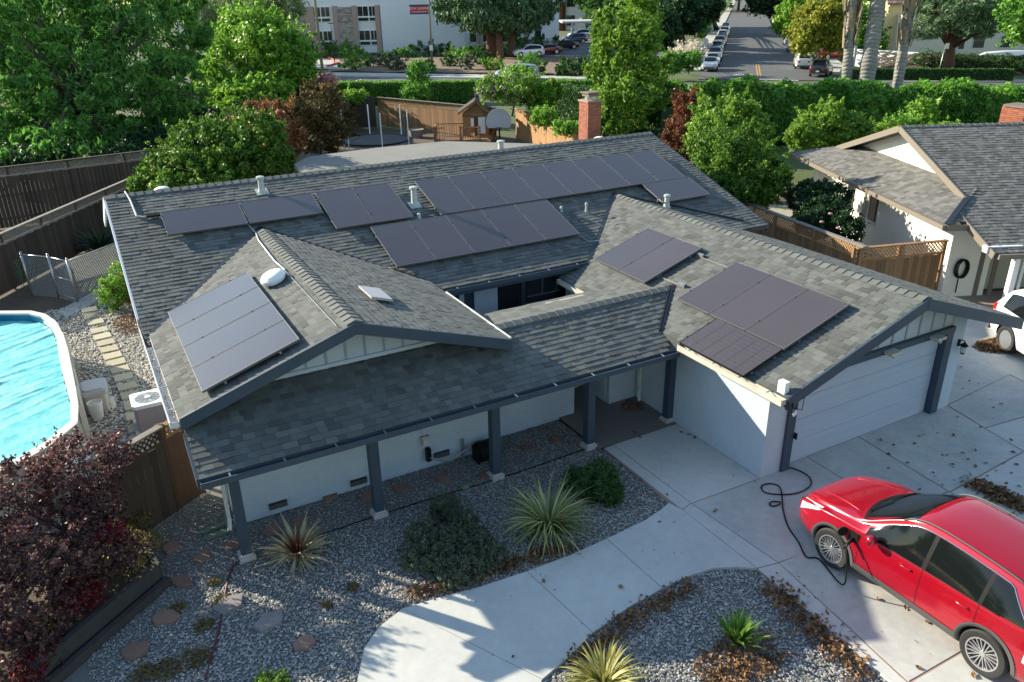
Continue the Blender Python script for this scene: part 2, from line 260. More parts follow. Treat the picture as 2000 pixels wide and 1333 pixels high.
LF = dict(
 walnut=leafmat('walnut_leaf', (0.053, 0.170, 0.037), (0.177, 0.396, 0.061)), mid=leafmat('mid_green_leaf', (0.084, 0.221, 0.026), (0.279, 0.491, 0.055)), citrus=leafmat('citrus_leaf', (0.038, 0.113, 0.013), (0.157, 0.286, 0.032)),
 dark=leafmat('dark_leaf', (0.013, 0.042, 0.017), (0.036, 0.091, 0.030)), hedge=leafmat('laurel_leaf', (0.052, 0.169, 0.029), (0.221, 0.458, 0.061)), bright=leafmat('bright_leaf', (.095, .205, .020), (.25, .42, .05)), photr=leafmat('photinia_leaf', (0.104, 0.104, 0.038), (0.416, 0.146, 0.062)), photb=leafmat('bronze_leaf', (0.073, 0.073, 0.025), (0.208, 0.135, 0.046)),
 redp=leafmat('crape_leaf', (0.068, 0.053, 0.018), (0.255, 0.068, 0.038)), redwood=leafmat('redwood_needles', (0.032, 0.108, 0.049), (0.134, 0.228, 0.094), .1), grey=leafmat('grey_green', (0.070, 0.105, 0.056), (0.168, 0.210, 0.119)), yellow=leafmat('yellow_green', (0.140, 0.187, 0.022), (0.390, 0.390, 0.047)), euc=leafmat('eucalyptus', (0.075, 0.135, 0.060), (0.210, 0.270, 0.105)),
 maple=leafmat('purple_maple', (.042, .022, .028), (.23, .11, .10), .35), mapler=leafmat('crimson_maple', (.10, .012, .020), (.30, .04, .05), .4), flow=leafmat('pink_flower', (.45, .2, .22), (.75, .45, .42)), purple=leafmat('purple_flower', (0.128, 0.040, 0.176), (0.240, 0.096, 0.288)), white=leafmat('white_flower', (.5, .42, .36), (.8, .72, .62)),
 rosem=leafmat('rosemary', (0.074, 0.097, 0.061), (0.176, 0.203, 0.128), .15), juni=leafmat('feathery_green', (.018, .060, .014), (.055, .135, .030), .2), brownleaf=leafmat('dry_leaf', (.085, .045, .022), (.30, .165, .075), .2), pine=leafmat('pine_needles', (0.056, 0.128, 0.056), (0.198, 0.281, 0.128), .15), ivy=leafmat('ivy', (0.022, 0.073, 0.020), (0.079, 0.184, 0.042)), dryw=leafmat('dry_weed', (.12, .10, .035), (.25, .19, .08), .2), orange=leafmat('orange_fruit', (.5, .12, .01), (.6, .2, .02), .1))
# ================================================================== SETTING: ground, roads, slabs
S3 = 1/3.; CS = 1/math.hypot(1, S3); SN = S3*CS
mb = MB(); mb.add([(-600, -300, -.06), (900, -300, -.06), (900, 1400, -.06), (-600, 1400, -.06)], [(0, 1, 2, 3)]); mb.build('ground', M['lawn'], kind='structure')
def sheet(name, poly, z, m, kind='structure', parent=None, label=None):
    b = MB(); n = len(poly); ar = sum(poly[i][0]*poly[(i+1) % n][1]-poly[(i+1) % n][0]*poly[i][1] for i in range(n))
    if ar < 0: poly = poly[::-1]
    b.add([(x, y, z) for x, y in poly], [tuple(range(n))]); return b.build(name, M[m], parent, kind=kind, label=label)
# gravel yards
frontbed = [(-13.5, -1.5), (-8.4, -1.2), (-8.29, -.79), (-8.0, -.29), (-7.69, -.01), (-7.22, .15), (-6.64, .11), (-5.97, .01), (-5.21, -.04), (-4.38, -.06), (-3.57, -.02), (-2.68, .07), (-2.26, .17), (-2.0, .26), (-1.94, 1.4), (-1.94, 2.41), (-2.06, 2.76), (-2.06, 3.96), (-3.9, 3.98), (-3.9, 3.66), (-9.0, 3.62), (-9.3, 5.1), (-13.5, 5.0)]
frontbed0 = [(-13.5, -4.5), (-8.6, -4.5)]+frontbed[1:]
lowbed = [(-1.93, -1.86), (-2.17, -1.68), (-2.51, -1.51), (-2.99, -1.45), (-3.53, -1.47), (-4.17, -1.53), (-4.67, -1.63), (-5.11, -1.73), (-5.57, -1.91), (-6.09, -2.06), (-6.6, -2.5), (-6.9, -5), (-2.04, -5), (-2.0, -4.26)]
sideyard = [(-14, 4.9), (-9.2, 5.0), (-9.2, 19), (-10.9, 17.7), (-12.3, 17.2), (-14, 18)]
sheet('gravel_bed', frontbed0, .0, 'gravelbase'); sheet('gravel_bed', lowbed, .0, 'gravelbase'); sheet('gravel_bed', sideyard, .0, 'gravelbase'); sheet('gravel_bed', [(-9.5, 3.5), (-8.9, 3.5), (-8.9, 8), (-9.5, 8)], -.004, 'gravelbase')
sheet('bare_soil', [(-20, 18.5), (-12.3, 17.3), (-10.9, 17.9), (-9.2, 19.4), (-7, 30), (-20, 40)], -.02, 'soil')
sheet('back_yard_soil', [(-2, 17), (10, 17), (22, 28), (15, 37), (8, 46), (-6, 38)], -.024, 'soil')
sheet('side_yard_soil', [(6, 8), (8.5, 5), (12, 4.4), (18, 16), (26, 30), (15, 30)], -.03, 'soil')
# ---- concrete: every slab its own piece, joints left open
drive = thing('driveway', None, None, (2, -3, 0), kind='structure')
path = thing('walkway', None, None, (-5, -1, 0), kind='structure')
mb = MB(); mb.prism([(-2.03, -9), (-1.93, -1.9), (-2.0, .2), (-1.93, 2.4), (0, 2.45), (0, .12), (5.66, .12), (5.66, 9), (8, 9), (9.5, 5.6), (12, 4.5), (30, -4), (30, -9)], -.2, .045); mb.build('slab_base', M['mortar'], drive)
def slab(poly, z, m, parent, gap=.012):
    n = len(poly); cx = sum(p[0] for p in poly)/n; cy = sum(p[1] for p in poly)/n; out = []
    for x, y in poly:
        dx, dy = cx-x, cy-y; l = math.hypot(dx, dy) or 1; out.append((x+dx/l*gap, y+dy/l*gap))
    b = MB(); b.prism(out, -.1, z); 
    o = b.build('slab', M[m], parent); return o
# walkway panels between the curved edges
WR = [(-1.93, -.03), (-2.0, .26), (-2.26, .17), (-2.68, .07), (-3.58, -.10+.08), (-4.38, -.06), (-5.17, -.05), (-5.97, .01), (-6.64, .11), (-7.24, .17), (-7.69, -.01), (-8.01, -.29), (-8.29, -.79), (-8.45, -1.3), (-8.6, -4.5)]
WL = [(-1.93, -1.86), (-2.17, -1.68), (-2.51, -1.51), (-2.99, -1.45), (-3.54, -1.47), (-4.17, -1.53), (-4.67, -1.63), (-5.01, -1.7), (-5.57, -1.91), (-6.09, -2.06), (-6.57, -2.45), (-6.9, -5)]
slab([WR[0], WR[1], WR[2], WR[3], WR[4], WL[4], WL[3], WL[2], WL[1], WL[0]], .055, 'conc', path, .008)
slab([WR[4], WR[5], WR[6], WL[7], WL[6], WL[5], WL[4]], .055, 'conc', path, .008)
slab([WR[6], WR[7], WR[8], WR[9], WL[9], WL[8], WL[7]], .055, 'conc', path, .008)
slab([WR[9], WR[10], WR[11], WR[12], WR[13], WR[14], WL[11], WL[10], WL[9]], .055, 'conc', path, .008)
# long strip beside the beds, and the slab before the porch
slab([(-1.93, 2.4), (-1.70, 2.41), (-1.67, .04), (-1.93, -.03)], .056, 'conc', drive); slab([(-1.93, -.03), (-1.67, .04), (-1.54, -1.94), (-1.92, -1.86)], .056, 'conc', drive)
slab([(-1.92, -1.86), (-1.54, -1.94), (-1.86, -4.42), (-2.1, -9), (-2.4, -9), (-2.04, -4.26)], .056, 'conc', drive)
slab([(-1.69, 2.42), (-.01, 2.42), (-.01, 0), (-1.66, .04)], .054, 'conc', drive)
slab([(-1.66, .03), (-.0, -.01), (-.02, .10), (1.35, .10), (1.3, -2.0), (-.96, -1.98), (-1.53, -1.93)], .053, 'conc2', drive)
slab([(-1.53, -1.94), (1.3, -2.02), (1.2, -4.6), (-1.84, -4.55)], .053, 'conc2', drive); slab([(-1.84, -4.57), (1.2, -4.62), (1.1, -9), (-2.05, -9)], .053, 'conc', drive)
slab([(1.36, .10), (2.86, .10), (2.65, -2.06), (1.31, -2.0)], .053, 'conc2', drive); slab([(1.31, -2.02), (2.65, -2.08), (2.42, -4.6), (1.21, -4.6)], .053, 'conc', drive); slab([(1.21, -4.62), (2.42, -4.62), (2.3, -9), (1.1, -9)], .053, 'conc', drive)
slab([(2.88, .10), (5.66, .10), (5.2, -1.95), (2.67, -2.08)], .053, 'conc2', drive); slab([(2.67, -2.1), (5.2, -1.97), (4.9, -5), (2.44, -5)], .053, 'conc', drive); slab([(2.44, -5.02), (4.9, -5.02), (4.5, -9), (2.3, -9)], .053, 'conc2', drive)
slab([(5.68, 0), (8.3, .2), (8.0, -1.3), (5.43, -1.0)], .053, 'conc2', drive); slab([(5.42, -1.02), (8.0, -1.32), (7.6, -5), (4.93, -5), (5.21, -1.97)], .053, 'conc', drive)
slab([(5.68, .02), (5.68, 3), (8.6, 4.4), (8.35, .2)], .053, 'conc2', drive); slab([(8.33, .2), (8.6, 4.4), (11.5, 4.3), (12.6, 2.2), (11.5, -1.5), (8.02, -1.32)], .053, 'conc', drive); slab([(8.02, -1.35), (11.5, -1.55), (11.3, -6), (7.62, -5)], .053, 'conc2', drive); slab([(12.6, 2.2), (22, -2), (20, -7), (11.4, -5.5), (11.55, -1.5)], .053, 'conc2', drive)
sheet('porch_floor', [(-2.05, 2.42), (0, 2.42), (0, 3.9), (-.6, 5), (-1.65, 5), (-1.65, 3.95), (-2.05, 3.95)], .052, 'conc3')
sheet('side_path', [g2(110, 612), g2(190, 568), g2(262, 535), g2(262, 560), g2(188, 592), g2(130, 622)], .03, 'pave')

# ================================================================== MAIN HOUSE
gxl, gxm, gyf, ez = -.41, 2.996, -.691, 2.209; mye, mez, mr, mxl, mxr = 6.567, 2.509, 12.007, -9.709, 6.508
wxl, wxm, wyf, wez = -9.60, -6.645, 3.067, 2.633; pyf, pez, s2, pxl, pyr = 2.145, 2.021, .363, -9.55, 3.809
wxr = 2*wxm-wxl; gxr = 2*gxm-gxl; zr_m = mez+S3*(mr-mye); zr_w = wez+S3*(wxm-wxl); zr_g = ez+S3*(gxm-gxl); zr_p = pez+s2*(pyr-pyf)
def z_main(x, y): return mez+S3*(y-mye) if mye <= y <= mr and mxl <= x <= mxr else -9
def z_wing(x, y): return wez+S3*min(x-wxl, wxr-x) if y >= wyf and wxl <= x <= wxr and y < 11 else -9
def z_gar(x, y):
    xl = gxl if y < 2.5 else (-.41 if y < 5.4 else -.5)
    return ez+S3*min(x-gxl, gxr-x) if y >= gyf and xl-.1 <= x <= gxr and y < 10.5 else -9
def z_por(x, y): return pez+s2*(y-pyf) if pyf <= y <= pyr and pxl <= x <= 1 else -9
def z_pbk(x, y): return zr_p-.27*(y-pyr) if pyr < y <= 5.45 and -4 <= x <= 1 else -9
HZ = dict(main=z_main, wing=z_wing, gar=z_gar, por=z_por, pbk=z_pbk)
house = thing('house', 'single-storey house with grey shingle roof, white walls and slate blue trim, solar panels on top', 'house', (-2, 6, 0))
# roof deck: one slab per slope
rb = MB()
def deckslab(a, b, c, d, t=.10):
    P = [Vector(p)-Vector((0, 0, .012)) for p in (a, b, c, d)]; rb.vprism(P, (0, 0, -t), 0)
deckslab((mxl, mye, mez), (mxr, mye, mez), (mxr, mr, zr_m), (mxl, mr, zr_m)); yb = 2*mr-mye
deckslab((mxl, mr, zr_m), (mxr, mr, zr_m), (mxr, yb, mez), (mxl, yb, mez))
deckslab((wxl, wyf, wez), (wxl, 6.95, wez), (wxm, 9.8, zr_w), (wxm, wyf, zr_w)); deckslab((wxr, wyf, wez), (wxr, 6.95, wez), (wxm, 9.8, zr_w), (wxm, wyf, zr_w))
deckslab((gxl, gyf, ez), (gxl, 6.6, ez), (gxm, 9.05, zr_g), (gxm, gyf, zr_g)); deckslab((gxr, gyf, ez), (gxr, 6.0, ez), (gxm, 9.05, zr_g), (gxm, gyf, zr_g))
deckslab((pxl, pyf, pez), (gxl+.02, pyf, pez), (.85, pyr, zr_p), (pxl, pyr, zr_p), .07); zb = zr_p-.27*(5.45-pyr)
deckslab((-4.0, pyr, zr_p), (.8, pyr, zr_p), (-.3, 5.45, zb), (-4.0, 5.45, zb), .07)
roof = rb.build('roof', [M['deck']], house)
# ---- shingles
EXPO = .132
SW = [.115, .155, .20, .25]; TN_ = [.08, .3, .5, .68, .92]
def tabgeo(wd, tooth, ln=EXPO):
    lo = .012+.007*tooth; a, b = .002, wd-.002
    V = [(a, 0, 0), (b, 0, 0), (b, ln+.02, 0), (a, ln+.02, 0), (a, 0, lo), (b, 0, lo), (b, ln+.02, .003), (a, ln+.02, .003)]
    return V, [(0, 1, 5, 4), (4, 5, 6, 7), (1, 2, 6, 5), (3, 0, 4, 7)]
SHV = {}
def tabmesh(wi, tooth, ti):
    k = (wi, tooth, ti)
    if k not in SHV: V, F = tabgeo(SW[wi], tooth); SHV[k] = MB().add(V, F, 0, TN_[ti]).mesh('shingle', M['shingle'])
    return SHV[k]
TABS = []; CUT = MB()
def shingle_slope(own, O, U, V, width, length, lim=None, cand=True):
    O, U, V = Vector(O), Vector(U).normalized(), Vector(V).normalized(); W = U.cross(V)
    if W.z < 0: raise Exception('normal')
    for j in range(int(length/EXPO)+1):
        v0 = j*EXPO; lo, hi = (0, width) if lim is None else lim(v0); x = lo-random.uniform(0, .2); ln = min(EXPO, length-v0)
        if ln < .03: continue
        while x < hi-.01:
            wi = random.choice((0, 1, 1, 2, 2, 3)); tooth = random.random() < .42; wd = SW[wi]; ti = random.choice((0, 1, 2, 3) if tooth else (1, 2, 3, 3, 4))
            a, b = max(x, lo), min(x+wd, hi); x += wd
            if b-a < .02: continue
            c = O+U*((a+b)/2)+V*(v0+ln/2); hid = False
            for k, f in HZ.items():
                if own == 'por' and k == 'wing' and c.y < 3.78: continue
                if k != own and f(c.x, c.y) > c.z+.09: hid = True; break
            if hid: continue
            full = abs((b-a)-wd) < 1e-6 and ln == EXPO; p = O+U*a+V*v0
            if full and cand: TABS.append(((c-CP).length, frame(p, U, V, W), (wi, tooth, ti)))
            else:
                Vx, F = tabgeo(b-a, tooth, ln); CUT.add([p+U*q[0]+V*q[1]+W*q[2] for q in Vx], F, 0, TN_[ti])
UPx = (CS, 0, SN); UPx_ = (-CS, 0, SN); UPy = (0, CS, SN); c2_ = 1/math.hypot(1, s2); UPp = (0, c2_, s2*c2_)
shingle_slope('main', (mxl, mye, mez), (1, 0, 0), UPy, mxr-mxl, (mr-mye)/CS)
L_g = (gxm-gxl)/CS; L_w = (wxm-wxl)/CS
# left-facing slopes: u runs towards -y so that u x v points up
shingle_slope('wing', (wxl, 6.95, wez), (0, -1, 0), UPx, 6.95-wyf, L_w, lambda v: (-2.9*v/L_w, 6.95-wyf))
shingle_slope('wing', (wxr, wyf, wez), (0, 1, 0), UPx_, 6.95-wyf, L_w, lambda v: (0, 6.95-wyf+2.9*v/L_w))
shingle_slope('gar', (gxl, 6.62, ez), (0, -1, 0), UPx, 6.62-gyf, L_g, lambda v: (-2.5*v/L_g, 6.62-gyf))
shingle_slope('gar', (gxr, gyf, ez), (0, 1, 0), UPx_, 6.4-gyf, L_g, lambda v: (0, 6.3-gyf+2.8*v/L_g), False)
shingle_slope('por', (pxl, pyf, pez), (1, 0, 0), UPp, 9.2, (pyr-pyf)/c2_, lambda v: (0, gxl-pxl+.02+1.25*v/1.77))
cb = 1/math.hypot(1, .27); shingle_slope('pbk', (.2, 5.45, zb), (-1, 0, 0), (0, -cb, .27*cb), 4.2, (5.45-pyr)/cb, lambda v: (0 if v > .5 else .4, 4.2), False)
shingle_slope('back', (mxr, yb, mez), (-1, 0, 0), (0, -CS, SN), mxr-mxl, 1.0, lambda v: (0, .5), False)
TABS.sort(key=lambda t: t[0])
for dd, Mx, k in TABS[:300]:
    inst('shingle', tabmesh(*k), roof, Mx)
for dd, Mx, k in TABS[300:]:
    V, F = tabgeo(SW[k[0]], k[1]); CUT.add([Mx @ Vector(q) for q in V], F, 0, TN_[k[2]])
CUT.build('shingle_field', M['shingle'], roof, kind='stuff')
# back slope cover of the main roof (seen only from elsewhere)
# ---- ridge caps
CAPS = {}
def capmesh(sl, ti):
    if (sl, ti) not in CAPS:
        a = math.atan(sl); b = MB(); hw = .155; lo, hi = .030, .012; x, z = hw*math.cos(a), -hw*math.sin(a)
        V = [(-x, 0, z+lo), (0, 0, lo+.006), (x, 0, z+lo), (-x, .26, z+hi), (0, .26, hi), (x, .26, z+hi), (-x, 0, z-.004), (0, 0, -.004), (x, 0, z-.004), (-x, .26, z-.004), (x, .26, z-.004)]
        b.add(V, [(0, 1, 4, 3), (1, 2, 5, 4), (6, 7, 1, 0), (7, 8, 2, 1), (9, 6, 0, 3), (8, 10, 5, 2)], 0, TN_[ti]); CAPS[(sl, ti)] = b.mesh('ridge_cap', M['shingle'])
    return CAPS[(sl, ti)]
def caps(a, b, step=.205, sl=S3):
    a, b = Vector(a), Vector(b); n = int((b-a).length/step); Y = (b-a).normalized(); X = Y.cross(Vector((0, 0, 1))).normalized(); Z = X.cross(Y)
    for i in range(n): inst('ridge_cap', capmesh(sl, random.choice((2, 3, 3, 4))), roof, frame(a+Y*(i*step)+Z*.01, X, Y, Z))
caps((mxr, mr, zr_m), (mxl, mr, zr_m)); caps((wxm, wyf, zr_w), (wxm, 9.8, zr_w), .2); caps((gxm, gyf, zr_g), (gxm, 9.0, zr_g), .2); caps((-3.66, pyr, zr_p), (.82, pyr, zr_p), .2)
# ---- valleys, drip edges
def strip(name, pts, wd, h, m, parent=roof, up=(0, 0, 1), label=None):
    b = MB()
    for p, q in zip(pts, pts[1:]): b.bar(p, q, wd, h, up)
    return b.build(name, M[m], parent, label=label)
vA = (wxl+.05, 6.95, wez+.03); vB = (wxm, mye+(zr_w-mez)*3, zr_w+.02); strip('valley_flashing', [vA, vB], .11, .02, 'flash')
vC = (wxr-.05, 6.95, wez+.03); strip('valley_flashing', [vC, vB], .05, .02, 'flash')
gB = (gxm, mye+(zr_g-mez)*3, zr_g+.02); gA = (gxl+(mez-ez)*3, mye, mez+.02); strip('valley_flashing', [gA, gB], .10, .02, 'flash')
strip('valley_flashing', [(gxl+.02, pyf+(ez-pez)/s2, ez+.03), (gxl+(zr_p-ez)*3-.02, pyr, zr_p+.03)], .035, .03, 'flash'); strip('valley_flashing', [(gxl-.05, pyf+(ez-pez)/s2, ez+.03), (gxl+(zr_p-ez)*3-.10, pyr, zr_p+.03)], .03, .03, 'flash')
strip('valley_flashing', [(gxr-.5, 6.9, 2.66), gB], .08, .02, 'flash')
# ---- barge boards, fascias
def rake(p, q, dp=.20, th=.045, m='trim'):
    b = MB(); p, q = Vector(p), Vector(q); b.vprism([p+Vector((0, 0, .012)), q+Vector((0, 0, .012)), q-Vector((0, 0, dp)), p-Vector((0, 0, dp))], (0, -th, 0)) if abs(p.y-q.y) < 1e-6 else b.vprism([p+Vector((0, 0, .012)), q+Vector((0, 0, .012)), q-Vector((0, 0, dp)), p-Vector((0, 0, dp))], (-th, 0, 0))
    return b.build('barge_board', M[m], roof)
rake((wxl, wyf, wez), (wxm-.001, wyf, zr_w)); rake((wxm+.001, wyf, zr_w), (wxr, wyf, wez), .2, .05)
rake((gxl, gyf, ez), (gxm-.001, gyf, zr_g), .22); rake((gxm+.001, gyf, zr_g), (gxr, gyf, ez), .22, .05)
rake((mxl, 7.42, 2.79), (mxl, mr, zr_m), .2, .04, 'whitep'); rake((mxl, mr+.001, zr_m), (mxl, yb, mez), .2, .045, 'whitep')
b = MB(); b.vprism([(mxr, mye, mez+.012), (mxr, mr, zr_m+.012), (mxr, mr, zr_m-.2), (mxr, mye, mez-.2)], (.04, 0, 0)); b.build('barge_board', M['trim'], roof)
b = MB(); b.vprism([(pxl, pyf, pez+.01), (pxl, wyf, pez+s2*(wyf-pyf)+.01), (pxl, wyf, pez+s2*(wyf-pyf)-.16), (pxl, pyf, pez-.16)], (-.04, 0, 0)); b.build('barge_board', M['trim'], roof)
def fascia(p, q, h=.16, m='trim'): strip('fascia', [Vector(p)-Vector((0, 0, h/2+.02)), Vector(q)-Vector((0, 0, h/2+.02))], .035, h, m)
fascia((pxl, pyf+.02, pez), (gxl, pyf+.02, pez)); fascia((wxr-.02, wyf, wez), (wxr-.02, 6.9, wez)); fascia((-3.7, mye+.02, mez), (.5, mye+.02, mez), .2); fascia((wxl+.02, wyf+.01, wez), (wxl+.02, 7.4, wez)); fascia((gxl+.02, gyf, ez), (gxl+.02, 6.5, ez)); fascia((-3.9, 5.45, zb-.02), (-.4, 5.45, zb-.02))
strip('drip_edge', [(wxr+.012, wyf+.02, wez+.02), (wxr+.012, 6.0, wez+.02)], .03, .03, 'gutw')
# ---- gutters: open channels with straps; one paint, its sunlit and shaded tones as colours
def gutter(p, q, out, m, wd=.12, dp=.10, straps=8, label=None):
    p, q, out = Vector(p), Vector(q), Vector(out); dz = Vector((0, 0, -dp)); d = q-p; b = MB(); t = .008
    p = p-Vector((0, 0, .015)); b.obox(p+out*.004, d, out*t, dz); b.obox(p+dz, d, out*wd, Vector((0, 0, t))); b.obox(p+out*wd, d, out*t, dz*1.0+Vector((0, 0, .0))); b.obox(p+out*(wd-.006)+Vector((0, 0, .003)), d, out*.02, Vector((0, 0, .008)))
    b.obox(p+dz, d.normalized()*.008, out*wd, Vector((0, 0, dp))); b.obox(q+dz, -d.normalized()*.008, out*wd, Vector((0, 0, dp)))
    g = b.build('gutter', M[m], roof, label=label)
    for i in range(straps):
        c = p+d*((i+.5)/straps); sb = MB(); sb.obox(c+out*(-.02)+Vector((0, 0, .008)), d.normalized()*.03, out*(wd+.03), Vector((0, 0, .006))); sb.build('gutter_strap', M['alu'], g) if False else sb.build('gutter_strap', M['alu'], roof)
    return g
gutter((pxl, pyf, pez), (gxl-.02, pyf, pez), (0, -1, 0), 'trim', straps=11, label='gutter along the porch eave, shaded tone of its paint as slate blue')
gutter((wxl, wyf-.06, wez), (wxl, 7.55, wez), (-1, 0, 0), 'gutw', .14, .11, 5, 'gutter on the left eave, sunlit tone of its paint as white'); gutter((gxl, gyf-.02, ez), (gxl, 2.0, ez), (-1, 0, 0), 'gut', .12, .11, 4, 'gutter along the garage eave, sunlit tone of its paint as cream')
gutter((-3.6, mye, mez), (.45, mye, mez), (0, -1, 0), 'trim', .11, .09, 5); gutter((gxl-.0, 5.4, ez), (gxl, 6.5, ez), (-1, 0, 0), 'gut', .1, .09, 1)
lf = MB()
for i in range(150):
    y = random.uniform(3.1, 7.4); x = wxl-random.uniform(.02, .12); lf.obox((x, y, wez-.1+random.uniform(0, .05)), (random.uniform(.01, .03), random.uniform(-.04, .04), .01), (.02, -.01, .01), (0, 0, .003), 0, random.random())
lf.build('gutter_debris', LF['brownleaf'], roof, kind='stuff')
# ---- walls
def wall(name, boxes, m='white', label=None):
    b = MB()
    for bx in boxes: b.box(*bx)
    return b.build(name, M[m], house, label=label)
zt = 2.0
wall('wall', [(-9.0, -3.9, 3.65, 3.80, 0, 2.35)]); wall('wall', [(-3.9, -1.65, 3.95, 4.10, 0, 2.35)]); wall('wall', [(-3.9, -3.88, 3.80, 3.95, 0, 2.3), (-1.66, -1.64, 4.1, 5.0, 0, 2.2)])
wall('wall', [(-9.0, -8.85, 3.80, 17, 0, 2.6), (-9.35, -9.0, 7.6, 17, 0, 2.6)]); wall('wall', [(-4.1, -3.95, 5.45, 7.2, 0, 2.5)])
wall('wall', [(.0, .15, .151, 6.9, 0, 2.14)], label='white garage side wall'); wall('wall', [(5.53, 5.66, .12, 8, 0, 2.2)]); wall('wall', [(-9, 6, 16.9, 17.05, 0, 2.4), (6, 6.15, 7, 17, 0, 2.5), (5.66, 6, 7.8, 7.95, 0, 2.4)])
wall('wall', [(-.74, 0, 3.9, 4.05, 0, 2.3), (-.76, -.74, 4.05, 5, 0, 2.3)]); wall('wall', [(-1.7, -.7, 5.0, 5.1, 0, 2.3)], 'siding')
wall('wall', [(-4.0, 0, 5.15, 5.25, 0, 2.1)], 'trim')
# brick-course texture on painted front wall comes as faint raised courses
b = MB()
for i in range(11): b.box(-8.98, -3.92, 3.6455, 3.651, .10+i*.19, .105+i*.19)
for i in range(11): b.box(-3.88, -1.68, 3.9455, 3.951, .10+i*.19, .105+i*.19)
b.build('brick_course', M['whitep'], house, kind='stuff')
# gable end walls filling above eaves: left end, right end, interior closure
b = MB(); b.vprism([(mxl+.4, 7.6, 2.4), (mxl+.4, 16.6, 2.4), (mxl+.4, mr, zr_m-.16)], (.12, 0, 0)); b.build('gable_wall', M['white'], house)
b = MB(); b.vprism([(6.0, 7.2, 2.4), (6.0, 16.8, 2.4), (6.0, mr, zr_m-.16)], (.12, 0, 0)); b.build('gable_wall', M['white'], house)
# wing gable: painted boards with battens over the porch roof
yg = 3.72
for k in range(16):
    x0 = -9.2+k*.36; x1 = x0+.352; z1 = lambda x: wez+S3*min(x-wxl, wxr-x)-.13
    if x1 > -3.95: x1 = -3.95
    if x1 <= x0: continue
    zz0, zz1 = z1(x0), z1(x1)
    if max(zz0, zz1) < 2.62: continue
    zb0 = 2.55; pts = [(x0, yg, zb0), (x1, yg, zb0), (x1, yg, max(zz1, zb0+.01))]
    if x0 < wxm < x1: pts.append((wxm, yg, z1(wxm)))
    pts.append((x0, yg, max(zz0, zb0+.01)))
    b = MB(); b.vprism(pts, (0, .03, 0)); b.build('gable_board', M['whitep'], house)
    b = MB(); b.vprism([(x0-.022, yg-.016, zb0), (x0+.022, yg-.016, zb0), (x0+.022, yg-.016, max(z1(x0+.022), zb0+.01)), (x0-.022, yg-.016, max(z1(x0-.022), zb0+.01))], (0, .015, 0)); b.build('batten', M['batten'], house)
b = MB(); b.bar((-9.1, yg-.03, 2.655), (-4.1, yg-.03, 2.655), .03, .07); b.build('gable_skirt', M['whitep'], house)
# garage front
gd = MB(); gd.box(.0, .5, 0, .15, 0, 2.3); gd.build('wall', M['white'], house, label='white pier left of the garage door'); gd = MB(); gd.box(5.18, 5.66, 0, .15, 0, 2.3); gd.build('wall', M['white'], house, label='white pier right of the garage door')
b = MB(); b.box(.5, .70, -.06, .1, 0, 1.96); b.build('door_post', M['trim'], house); b = MB(); b.box(4.97, 5.19, -.06, .12, 0, 1.96); b.build('door_post', M['trim'], house)
b = MB(); b.box(.5, 5.19, -.075, .12, 1.962, 2.09); b.build('door_beam', M['trim'], house)
for k in range(15):
    x0 = .02+k*.405; x1 = min(x0+.397, 5.64); z1 = lambda x: ez+S3*min(x-gxl, gxr-x)-.13
    if x1 <= x0: continue
    zb0 = 2.093; pts = [(x0, .02, zb0), (x1, .02, zb0), (x1, .02, max(z1(x1), 2.1))]
    if x0 < gxm < x1: pts.append((gxm, .02, z1(gxm)))
    pts.append((x0, .02, max(z1(x0), 2.1)))
    b = MB(); b.vprism(pts, (0, .03, 0)); b.build('gable_board', M['whitep'], house)
    b = MB(); b.box(x0-.02, x0+.02, .003, .018, zb0, max(z1(x0)-.02, 2.1)); b.build('batten', M['batten'], house)
gdoor = MB().box(.68, 4.99, .14, .17, 0.02, 1.97).build('garage_door', M['door'], house)
for i in range(4):
    z0 = .05+i*.48; b = MB(); b.box(.71, 4.96, .10, .14, z0, z0+.472)
    for k in range(3): b.box(.72, 4.95, 0.0985, .0999, z0+.05+k*.135, z0+.05+k*.135+.115)
    b.build('door_panel', M['door'], gdoor)
MB().box(.71, 4.96, .09, .14, .03, .05).build('door_seal', M['blackp'], gdoor)
for x in (3.08, 4.48):
    b = MB(); b.box(x-.14, x+.14, -.26, -.075, 2.0, 2.06); b.box(x-.03, x+.03, -.24, -.08, 1.93, 2.0); b.build('floodlight', M['gut'], house)
# lantern by the door
b = MB(); b.box(5.49, 5.53, -.04, 0, 1.55, 1.7); b.tube([(5.51, -.02, 1.66), (5.51, -.12, 1.72), (5.51, -.14, 1.66)], .012, 6); b.lathe((5.51, -.14, 1.40), [(.02, 0), (.05, .03), (.065, .2), (.09, .2), (.02, .27), (.01, .3)], 8); wl = b.build('wall_lantern', M['blackp'], house)
MB().lathe((5.51, -.14, 1.45), [(.055, 0), (.068, .13)], 8).build('lamp_glass', M['lampg'], wl)
